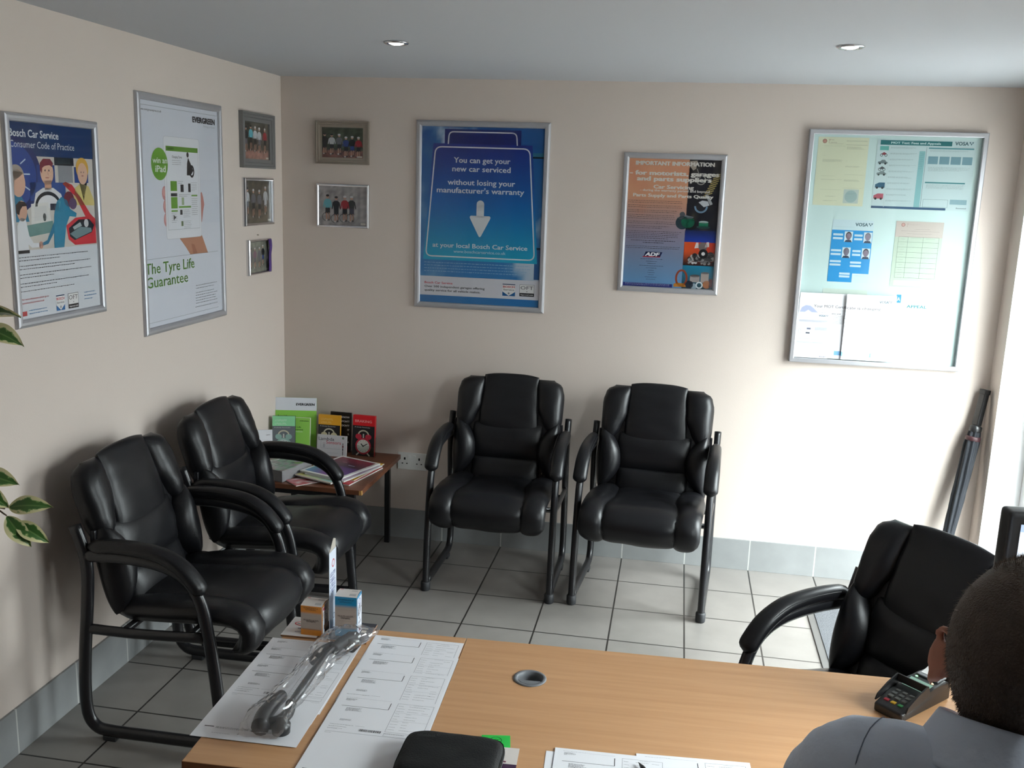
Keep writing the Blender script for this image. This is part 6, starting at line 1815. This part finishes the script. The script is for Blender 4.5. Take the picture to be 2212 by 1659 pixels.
pt = thing('potted_fig', 'variegated weeping fig whose cream edged leaves reach in at the left edge', 'plant', (0.31, -2.83, 0.0))
MB().lathe([(0.0, 0.0), (0.11, 0.0), (0.14, 0.22), (0.155, 0.225), (0.155, 0.26), (0.14, 0.262), (0.135, 0.235), (0.0, 0.235)], 36).build('pot', M_POT, pt, angle=R(40))
MB().lathe([(0.0, 0.236), (0.133, 0.236), (0.125, 0.242), (0.0, 0.248)], 24).build('soil', M_SOIL, pt)
def at_plant(p): return Vector(p) - Vector((0.31, -2.83, 0.0))
trunk = catmull([(0.31, -2.83, 0.24), (0.30, -2.82, 0.55), (0.32, -2.84, 0.85), (0.30, -2.83, 1.15), (0.32, -2.82, 1.42), (0.31, -2.83, 1.66)], 5)
MB().sweep([at_plant(p) for p in trunk], [(0.014 - 0.009 * k / 25, 0.014 - 0.009 * k / 25) for k in range(26)], n=10).build('trunk', M_BARK, pt, smooth=True)
def leaf(base, d, up, ln, wd, seed, petiole=True):
    """one pointed leaf: dark green heart, ragged cream margin"""
    d = Vector(d).normalized()
    s_ = d.cross(Vector(up)).normalized()
    nrm = s_.cross(d).normalized()
    rr = random.Random(seed)
    V, F, C = [], [], []
    nu, nv = 24, 40
    base = Vector(base)
    side_bias = rr.uniform(-0.25, 0.25)
    for j in range(nv + 1):
        v = j / nv
        w = wd * (math.sin(PI * min(1, v ** 0.82)) ** 0.85 if v < 0.86 else math.sin(PI * 0.86 ** 0.82) ** 0.85 * ((1 - v) / 0.14) ** 1.15) + 0.0003
        for i in range(nu + 1):
            u = 2 * i / nu - 1
            p = base + d * (ln * v) + s_ * (w * u * 0.5) + nrm * (0.10 * ln * math.sin(PI * v) - 0.12 * ln * v * v + 0.10 * wd * abs(u))
            V.append(p)
    def colr(i, j):
        u, v = 2 * i / nu - 1, j / nv
        e = abs(u + side_bias * 0.5) + 0.34 * noise.noise(Vector((u * 2.5 + seed, v * 9, seed * 0.7))) + 0.55 * max(0, v - 0.55)
        if e > 0.66: return rgb(230, 222, 170)
        if e > 0.56: return rgb(140, 170, 100)
        return rgb(70, 112, 52) if abs(u) > 0.08 else rgb(104, 140, 74)
    for j in range(nv):
        for i in range(nu):
            F.append((j * (nu + 1) + i, j * (nu + 1) + i + 1, (j + 1) * (nu + 1) + i + 1, (j + 1) * (nu + 1) + i))
            C.append(colr(i + 0.5, j + 0.5))
    return V, F, C
def add_leaf(root, *a, stem_from=None):
    V, F, C = leaf(*a)
    me = bpy.data.meshes.new('leaf')
    me.from_pydata([at_plant(v) for v in V], [], F)
    at = me.color_attributes.new('ink', 'FLOAT_COLOR', 'CORNER')
    flat = []
    for c in C: flat += list(c) * 4
    at.data.foreach_set('color', flat)
    for p in me.polygons: p.use_smooth = True
    me.update()
    o = link('leaf', me, M_LEAF, root)
    return o
def branch(path):
    c = catmull(path, 5)
    return MB().sweep([at_plant(p) for p in c], [(0.0042 - 0.0026 * k / (len(c) - 1), 0.0042 - 0.0026 * k / (len(c) - 1)) for k in range(len(c))], n=7).build('branch', M_BARK, pt, smooth=True)
# branches and leaves: the ones at the picture's left edge first
br1 = branch([(0.305, -2.83, 1.02), (0.40, -2.80, 1.085), (0.48, -2.77, 1.075), (0.545, -2.75, 1.060)])
br2 = branch([(0.315, -2.84, 0.90), (0.42, -2.81, 1.02), (0.50, -2.77, 1.075), (0.548, -2.75, 1.045)])
br3 = branch([(0.31, -2.825, 1.30), (0.40, -2.80, 1.42), (0.47, -2.77, 1.47), (0.525, -2.75, 1.465)])
LV = [
    ((0.556, -2.75, 1.064), (1, 0.10, 0.10), (0.25, -0.75, 0.65), 0.092, 0.042, 11),
    ((0.548, -2.75, 1.044), (0.62, 0.0, -0.78), (0.35, -0.85, 0.35), 0.082, 0.040, 23),
    ((0.565, -2.745, 1.030), (0.85, 0.1, -0.52), (0.2, -0.8, 0.5), 0.080, 0.036, 35),
    ((0.500, -2.755, 1.130), (0.90, 0.0, -0.10), (0.1, -0.7, 0.7), 0.084, 0.044, 41),
    ((0.485, -2.755, 1.105), (0.85, 0.0, -0.45), (0.2, -0.8, 0.6), 0.084, 0.040, 52),
    ((0.520, -2.750, 1.464), (0.95, 0.05, 0.12), (0.0, 0.62, 0.75), 0.094, 0.046, 63),
    ((0.525, -2.750, 1.440), (0.93, 0.05, -0.28), (0.1, -0.6, 0.8), 0.090, 0.046, 71),
    ((0.470, -2.76, 1.395), (0.9, 0, -0.2), (0.1, -0.6, 0.8), 0.075, 0.03, 78),
]
for a in LV: add_leaf(pt, *a)
rr = random.Random(5)
for k in range(34):
    z = rr.uniform(0.85, 1.70)
    an = rr.uniform(PI * 0.55, PI * 1.75)
    r0 = rr.uniform(0.05, 0.17)
    b = (0.31 + r0 * math.cos(an), -2.83 + r0 * math.sin(an), z)
    branch([(0.31, -2.83, z - 0.08), (0.31 + r0 * 0.5 * math.cos(an), -2.83 + r0 * 0.5 * math.sin(an), z - 0.01), b])
    add_leaf(pt, b, (math.cos(an), math.sin(an), rr.uniform(-0.7, 0.1)), (0, 0, 1), rr.uniform(0.06, 0.085), rr.uniform(0.028, 0.04), 100 + k)

# ================================================================== THE PERSON AT THE DESK
# local axes: +y the way he faces, +x his right, origin on the floor under the hips
PY = R(-25)
PO = Vector((2.262, -3.575, 0.0))
HEAD = Vector((-0.030, 0.190, 1.249))          # middle of the head
person = thing('person', 'man with short hair in a blue-grey shirt seated at the desk, back to viewer', 'person', PO, (0, 0, PY))
pitch = R(-12)                                  # head bent a little forward
HM = Matrix.Translation(HEAD) @ Matrix.Rotation(R(-4), 4, 'Z') @ Matrix.Rotation(pitch, 4, 'X')
def gauss(a, b, s): return math.exp(-((a - b) ** 2) / (2 * s * s))
def head_point(th, ph, grow=0.0):
    """th 0 = front (+y), going to the right ear at 90 deg; ph -90 chin .. +90 crown"""
    sx, sy, sz = 0.0745, 0.098, 0.118
    cx = math.sin(th) * math.cos(ph)
    cy = math.cos(th) * math.cos(ph)
    cz = math.sin(ph)
    x, y, z = cx * sx, cy * sy, cz * sz
    front = max(0.0, cy)
    # narrower jaw, fuller back of skull
    if cz < 0:
        x *= 1 - 0.26 * (-cz) ** 1.3
        if cy < 0: y *= 1 - 0.42 * (-cz) ** 1.2
        else: y *= 1 - 0.06 * (-cz)
    else:
        x *= 1 + 0.05 * math.sin(PI * cz)
        if cy < 0: y *= 1.04
    t = th if th <= PI else th - 2 * PI
    a = t / R(1)
    d = ph / R(1)
    # nose, brow, sockets, cheeks, lips, chin
    if front > 0:
        y += 0.024 * gauss(a, 0, 9) * (gauss(d, -12, 9) * 1.0 + gauss(d, 2, 10) * 0.5)
        y += 0.006 * gauss(d, 14, 6) * gauss(abs(a), 18, 16)
        y -= 0.011 * gauss(abs(a), 22, 8) * gauss(d, 4, 6)
        x += math.copysign(0.004, x) * gauss(abs(a), 50, 14) * gauss(d, -12, 12)
        y += 0.006 * gauss(a, 0, 14) * (gauss(d, -33, 4) + gauss(d, -41, 4))
        y -= 0.003 * gauss(a, 0, 14) * gauss(d, -37, 2)
        y += 0.010 * gauss(a, 0, 16) * gauss(d, -60, 10)
    v = Vector((x, y, z))
    if grow: v += Vector((cx, cy, cz)).normalized() * grow
    return v
body = MB()
NU, NV = 72, 48
rows = []
for j in range(NV + 1):
    ph = R(-88 + 176 * j / NV)
    rows.append([body.bm.verts.new(HM @ head_point(2 * PI * i / NU, ph)) for i in range(NU)])
for a, b in zip(rows, rows[1:]):
    for i in range(NU):
        body._face((a[i], a[(i + 1) % NU], b[(i + 1) % NU], b[i]))
body._face(rows[0][::-1]); body._face(rows[-1])
def ellip(mb, c, r, M=None, n=16):
    b = bmesh.new()
    bmesh.ops.create_uvsphere(b, u_segments=n, v_segments=n // 2 + 2, radius=1.0)
    for v in b.verts: v.co = Vector((v.co.x * r[0], v.co.y * r[1], v.co.z * r[2]))
    mb.merge(b, (M or Matrix.Identity(4)) @ Matrix.Translation(c) if M is None else M @ Matrix.Translation(c))
# ears: rim and bowl
for sx in (-1, 1):
    E_ = HM @ Matrix.Translation((sx * 0.0850, -0.012, -0.012)) @ Matrix.Rotation(R(-44 * sx), 4, 'Z') @ Matrix.Rotation(R(8), 4, 'X')
    rim = catmull([(0, 0.010, -0.030), (0, -0.006, -0.026), (0, -0.018, -0.006), (0, -0.019, 0.014), (0, -0.008, 0.030), (0, 0.008, 0.031), (0, 0.016, 0.020)], 5)
    body.sweep(rim, (0.0042, 0.0058), n=8, M=E_)
    ellip(body, (0, 0.000, -0.004), (0.0040, 0.0165, 0.026), E_)
    ellip(body, (0, 0.006, -0.031), (0.0048, 0.007, 0.009), E_)
    ellip(body, (-0.004 * sx, 0.012, -0.004), (0.009, 0.012, 0.024), E_)
# eyes
for sx in (-1, 1):
    ellip(body, (sx * 0.031, 0.080, 0.006), (0.0115, 0.010, 0.010), HM)
# neck, trunk, limbs as tapering sweeps, fused below
NECK0 = Vector((-0.014, 0.120, 1.120))
body.sweep(catmull([(0.0, 0.080, 1.05), NECK0, (-0.022, 0.150, 1.175), (-0.030, 0.172, 1.225)], 5), [(0.066 - 0.010 * min(1, k / 9), 0.066 - 0.008 * min(1, k / 9)) for k in range(16)], n=20)
trunk_ = [(0, -0.02, 0.50), (0, -0.015, 0.60), (0, 0.0, 0.75), (0, 0.028, 0.90), (0, 0.062, 1.02), (-0.008, 0.092, 1.095)]
tr_r = [(0.165, 0.115), (0.165, 0.118), (0.155, 0.115), (0.170, 0.118), (0.172, 0.104), (0.110, 0.075)]
def dens(path, radii, sub=5):
    c = catmull(path, sub)
    out = []
    for k in range(len(c)):
        f = k / sub
        i = min(int(f), len(radii) - 2)
        w = f - i
        out.append((lerp(radii[i][0], radii[i + 1][0], w), lerp(radii[i][1], radii[i + 1][1], w)))
    return c, out
c_, r_ = dens(trunk_, tr_r)
body.sweep(c_, r_, side=(1, 0, 0), n=28)
SH = {-1: Vector((-0.166, 0.100, 1.098)), 1: Vector((0.170, 0.085, 1.085))}
EL = {-1: Vector((-0.262, 0.265, 0.885)), 1: Vector((0.270, 0.235, 0.855))}
WR = {-1: Vector((-0.115, 0.458, 0.7625)), 1: Vector((0.120, 0.440, 0.7625))}
ARM = {}
for sx in (-1, 1):
    pth = [Vector((sx * 0.055, 0.105, 1.112)), Vector((sx * 0.105, 0.100, 1.112)), SH[sx], SH[sx].lerp(EL[sx], 0.35) + Vector((sx * 0.016, 0, 0)), EL[sx], EL[sx].lerp(WR[sx], 0.35), WR[sx]]
    rad = [(0.060, 0.060), (0.060, 0.056), (0.062, 0.060), (0.052, 0.054), (0.043, 0.043), (0.042, 0.040), (0.029, 0.023)]
    ARM[sx] = (pth, rad)
    c_, r_ = dens(pth, rad)
    body.sweep(c_, r_, n=18)
    # hand resting on the desk, fingers slightly curled
    fwd = (WR[sx] - EL[sx]).normalized()
    fwd.z = 0; fwd.normalize()
    lat = Vector((fwd.y, -fwd.x, 0))
    palm0 = WR[sx] + Vector((0, 0, -0.006))
    palm = [palm0, palm0 + fwd * 0.035 + Vector((0, 0, -0.004)), palm0 + fwd * 0.075 + Vector((0, 0, -0.010)), palm0 + fwd * 0.092 + Vector((0, 0, -0.014))]
    c_, r_ = dens(palm, [(0.028, 0.019), (0.039, 0.017), (0.042, 0.0155), (0.038, 0.011)])
    body.sweep(c_, r_, side=lat, n=16)
    kn = palm0 + fwd * 0.088 + Vector((0, 0, -0.013))
    for q_, (off, ln) in enumerate(((-0.030, 0.066), (-0.010, 0.076), (0.010, 0.071), (0.029, 0.056))):
        off *= -sx
        b0 = kn + lat * off
        d1 = (fwd + lat * off * 2.5).normalized()
        fin = [b0 - fwd * 0.012, b0 + d1 * ln * 0.42 + Vector((0, 0, 0.004)), b0 + d1 * ln * 0.74 + Vector((0, 0, -0.004)), b0 + d1 * ln * 0.97 + Vector((0, 0, -0.016))]
        c_, r_ = dens(fin, [(0.0098, 0.0098), (0.0088, 0.0088), (0.0080, 0.0078), (0.0062, 0.0056)], 4)
        body.sweep(c_, r_, n=10)
    tb = palm0 + fwd * 0.022 - lat * sx * 0.030
    td = (fwd * 0.72 - lat * sx * 0.66).normalized()
    c_, r_ = dens([tb - td * 0.014, tb + td * 0.024, tb + td * 0.046 + Vector((0, 0, -0.004)), tb + td * 0.062 + fwd * 0.006 + Vector((0, 0, -0.008))], [(0.013, 0.012), (0.0115, 0.011), (0.0098, 0.009), (0.0068, 0.006)], 4)
    body.sweep(c_, r_, n=10)
    # thigh, calf, foot
    hip, knee, ank = Vector((sx * 0.09, 0.0, 0.525)), Vector((sx * 0.115, 0.42, 0.525)), Vector((sx * 0.115, 0.40, 0.095))
    c_, r_ = dens([hip, hip.lerp(knee, 0.5) + Vector((0, 0, 0.004)), knee, knee.lerp(ank, 0.3) + Vector((0, -0.012, 0)), ank], [(0.088, 0.086), (0.074, 0.074), (0.058, 0.058), (0.055, 0.056), (0.036, 0.038)], 5)
    body.sweep(c_, r_, n=16)
    c_, r_ = dens([ank + Vector((0, -0.045, -0.045)), ank + Vector((0, 0.04, -0.048)), ank + Vector((0, 0.12, -0.060)), ank + Vector((0, 0.185, -0.068))], [(0.032, 0.034), (0.042, 0.040), (0.046, 0.028), (0.028, 0.018)], 4)
    body.sweep(c_, r_, n=14)
def fuse(mb, name, m, parent, voxel, smooth_it=6, factor=0.5):
    """melt overlapping volumes into one continuous skin"""
    o = mb.build(name, m, parent)
    rm = o.modifiers.new('fuse', 'REMESH')
    rm.mode = 'VOXEL'
    rm.voxel_size = voxel
    rm.use_smooth_shade = True
    sm = o.modifiers.new('soften', 'SMOOTH')
    sm.iterations = smooth_it
    sm.factor = factor
    bpy.context.view_layer.update()
    dg = bpy.context.evaluated_depsgraph_get()
    me = bpy.data.meshes.new_from_object(o.evaluated_get(dg))
    o.modifiers.clear()
    old = o.data
    o.data = me
    me.name = name
    bpy.data.meshes.remove(old)
    if not me.materials: me.materials.append(m)
    for p_ in me.polygons: p_.use_smooth = True
    return o
bo = fuse(body, 'body', M_SKIN, person, 0.0042, 4)

# short hair: a close cap with thousands of tiny bristles
hair = MB()
HN, HV = 80, 40
def hairline(th):
    """lowest latitude (deg) that still carries hair"""
    t = abs(th if th <= PI else th - 2 * PI) / R(1)
    return interp([(0, 50), (38, 46), (62, 22), (74, 4), (84, 8), (100, 8), (112, -22), (135, -46), (180, -52)], t)
rows = []
for j in range(HV + 1):
    row = []
    for i in range(HN):
        th = 2 * PI * i / HN
        lo = hairline(th)
        ph = R(lerp(lo, 89, j / HV))
        g = 0.0005 + 0.0070 * min(1, (j / HV) * 3.2) ** 0.8
        g *= 1 + 0.06 * noise.noise(Vector((math.sin(th) * 5, math.cos(th) * 5, ph * 6)))
        row.append(hair.bm.verts.new(HM @ head_point(th, ph, g)))
    rows.append(row)
for a, b in zip(rows, rows[1:]):
    for i in range(HN): hair._face((a[i], a[(i + 1) % HN], b[(i + 1) % HN], b[i]))
hair._face(rows[-1])
rr = random.Random(11)
for k in range(13000):
    th = rr.uniform(0, 2 * PI)
    lo = hairline(th)
    ph = math.asin(rr.uniform(math.sin(R(lo)), 0.999))
    e = (ph - R(lo)) / (R(89) - R(lo))
    g = 0.0005 + 0.0062 * min(1, e * 3.2) ** 0.8
    p0 = HM @ head_point(th, ph, g)
    n_ = (HM.to_3x3() @ Vector((math.sin(th) * math.cos(ph), math.cos(th) * math.cos(ph), math.sin(ph)))).normalized()
    dn = Vector((0, 0.25, -1)) if ph < R(55) else Vector((0.2, 0.9, 0))
    d_ = (n_ * 0.48 + dn * 0.8 + Vector((rr.gauss(0, .20), rr.gauss(0, .20), rr.gauss(0, .20)))).normalized()
    ln = (0.004 + 0.007 * rr.random()) * (0.5 + 0.5 * min(1, e * 3))
    s_ = d_.cross(n_)
    if s_.length < 1e-4: continue
    s_.normalize()
    w_ = 0.00048
    v = [hair.bm.verts.new(p0 - s_ * w_), hair.bm.verts.new(p0 + s_ * w_), hair.bm.verts.new(p0 + d_ * ln)]
    hair._face(v)
ho = hair.build('hair', M_HAIR, person, smooth=True)
# eyebrows belong to the hair
for sx in (-1, 1):
    MB().sweep([HM @ Vector((sx * x, y, z)) for x, y, z in ((0.014, 0.100, 0.024), (0.030, 0.0965, 0.029), (0.046, 0.086, 0.026))], (0.0022, 0.0042), n=6).build('eyebrow', M_HAIR, person, smooth=True)
    MB().lathe([(0.0, 0.0012), (0.0045, 0.0006), (0.0050, 0.0)], 14, HM @ Matrix.Translation((sx * 0.031, 0.0905, 0.006)) @ Matrix.Rotation(R(-90), 4, 'X')).build('iris', mat('dark_iris', rgb(50, 40, 34), 0.2), person)

# shirt: trunk and sleeves a little fuller than the body, melted together
sh = MB()
c_, r_ = dens([(0, -0.022, 0.47), (0, -0.017, 0.60), (0, -0.004, 0.75), (0, 0.022, 0.90), (0, 0.055, 1.02), (-0.006, 0.092, 1.105), (-0.014, 0.118, 1.150)], [(0.185, 0.135), (0.185, 0.138), (0.176, 0.134), (0.186, 0.136), (0.184, 0.120), (0.135, 0.095), (0.078, 0.074)])
sh.sweep(c_, r_, side=(1, 0, 0), n=32)
for sx in (-1, 1):
    pth, rad = ARM[sx]
    c_, r_ = dens(pth[:-1] + [EL[sx].lerp(WR[sx], 0.78)], [(a + 0.012, b + 0.012) for a, b in rad[:-1]] + [(0.048, 0.046)])
    sh.sweep(c_, r_, n=20)
so = fuse(sh, 'shirt', M_SHIRT, person, 0.0055, 8)
me = so.data
NRM = [v.normal.copy() for v in me.vertices]
for v in me.vertices:                       # cloth creases radiating from the armpits and shoulder blades
    p_ = v.co
    w_ = 0.0030 * noise.noise(Vector((p_.x * 15 + p_.z * 11, p_.y * 9, p_.z * 19))) - 0.004 * max(0.0, 0.16 - abs(noise.noise(Vector((p_.x * 7 + p_.z * 16, p_.y * 6, p_.x * 9))))) * 0.55 + 0.0016 * noise.noise(Vector((p_.x * 40, p_.y * 30, p_.z * 46 + p_.x * 30)))
    v.co = p_ + NRM[v.index] * w_
# collar: a stand with a turned down fall around the neck
co_ = MB()
CC = Vector((-0.040, 0.140, 1.156))
CA = Matrix.Translation(CC) @ Matrix.Rotation(R(-24), 4, 'X')
def collar(u, v):
    a = R(-90) + R(35) + (2 * PI - R(70)) * u - R(0)
    a = PI / 2 + R(18) + (2 * PI - R(36)) * u            # opening at the front (+y)
    if v < 0.45:
        t_ = v / 0.45
        rx, ry, z = lerp(0.066, 0.0635, t_), lerp(0.072, 0.069, t_), lerp(-0.012, 0.034, t_)
    elif v < 0.55:
        t_ = (v - 0.45) / 0.10
        rx, ry, z = lerp(0.0635, 0.068, t_), lerp(0.069, 0.0735, t_), 0.034 + 0.004 * math.sin(PI * t_)
    else:
        t_ = (v - 0.55) / 0.45
        rx, ry, z = lerp(0.068, 0.092, t_), lerp(0.0735, 0.095, t_), lerp(0.034, -0.018, t_)
    k = 1 + 0.010 * noise.noise(Vector((math.cos(a) * 3, math.sin(a) * 3, v * 2)))
    fr = max(0.0, math.sin(a)) ** 3
    return CA @ Vector((rx * k * math.cos(a), ry * k * math.sin(a), z - 0.012 * fr))
co_.grid(collar, 64, 18)
cl = co_.build('collar', M_SHIRT, person, smooth=True)
sd = cl.modifiers.new('thickness', 'SOLIDIFY')
sd.thickness = 0.0016
# seams seen on the back: yoke and left armhole
from mathutils.bvhtree import BVHTree
bvh = BVHTree.FromPolygons([v.co for v in me.vertices], [tuple(p.vertices) for p in me.polygons])
def seam(pts, name='seam'):
    path = []
    for p_ in catmull(pts, 8):
        loc, nor, idx, dist = bvh.find_nearest(p_)
        path.append(loc + nor * 0.0011)
    MB().sweep(path, (0.0007, 0.0004), n=5).build(name, M_SEAM, so, smooth=True)
seam([(-0.205, 0.02, 1.085), (-0.12, -0.04, 1.065), (0.0, -0.07, 1.055), (0.12, -0.05, 1.045), (0.205, 0.0, 1.06)])
for sx in (-1, 1):
    s0 = SH[sx]
    seam([s0 + Vector((sx * -0.012, 0.075, -0.02)), s0 + Vector((sx * -0.006, 0.02, 0.085)), s0 + Vector((sx * -0.002, -0.07, 0.01)), s0 + Vector((sx * 0.0, -0.07, -0.09))])
tr = MB()
for sx in (-1, 1):
    hip, knee, ank = Vector((sx * 0.09, 0.0, 0.525)), Vector((sx * 0.115, 0.42, 0.525)), Vector((sx * 0.115, 0.40, 0.10))
    c_, r_ = dens([hip + Vector((0, -0.09, 0.02)), hip, hip.lerp(knee, 0.5) + Vector((0, 0, 0.004)), knee + Vector((0, 0.012, 0)), knee.lerp(ank, 0.3) + Vector((0, 0.0, 0)), ank], [(0.09, 0.085), (0.100, 0.096), (0.086, 0.085), (0.072, 0.072), (0.068, 0.070), (0.056, 0.062)], 5)
    tr.sweep(c_, r_, n=18)
c_, r_ = dens([(0, -0.03, 0.455), (0, -0.02, 0.56)], [(0.170, 0.120), (0.172, 0.122)], 4)
tr.sweep(c_, r_, side=(1, 0, 0), n=24)
fuse(tr, 'trousers', M_TROUSER, person, 0.008, 6)
for sx in (-1, 1):
    s_ = MB()
    a_ = Vector((sx * 0.115, 0.40, 0.0))
    c_, r_ = dens([a_ + Vector((0, -0.065, 0.048)), a_ + Vector((0, 0.02, 0.052)), a_ + Vector((0, 0.12, 0.040)), a_ + Vector((0, 0.195, 0.030))], [(0.036, 0.046), (0.048, 0.050), (0.052, 0.038), (0.032, 0.026)], 5)
    s_.sweep(c_, r_, n=18)
    s_.box((a_.x - 0.045, a_.y - 0.085, 0.0), (a_.x + 0.045, a_.y + 0.21, 0.016), 0.006)
    s_.build('shoe', M_BLACKPL, person, smooth=True)

# his office chair (all but hidden)
t = thing('office_chair', 'black swivel office chair under the man in the blue-grey shirt', 'chair', PO + Vector((0, 0, 0)), (0, 0, PY))
MB().box((-0.23, -0.22, 0.375), (0.23, 0.26, 0.425), 0.02, None, 3).build('seat', M_LEATHER, t, angle=R(50))
MB().lathe([(0.028, 0.09), (0.028, 0.30), (0.05, 0.32), (0.05, 0.375)], 18).build('gas_lift', M_BLACKMETAL, t)
for k in range(5):
    a = 2 * PI * k / 5 + 0.3
    lg = MB().sweep([(0.02 * math.cos(a), 0.02 * math.sin(a), 0.10), (0.28 * math.cos(a), 0.28 * math.sin(a), 0.07)], [(0.022, 0.02), (0.016, 0.012)], n=10).build('leg', M_BLACKMETAL, t)
    MB().lathe([(0.0, -0.012), (0.026, -0.012), (0.028, 0.0), (0.026, 0.012), (0.0, 0.012)], 14, Matrix.Translation((0.28 * math.cos(a), 0.28 * math.sin(a), 0.029)) @ Matrix.Rotation(a, 4, 'Z') @ Matrix.Rotation(R(90), 4, 'X')).build('castor', M_BLACKPL, lg)
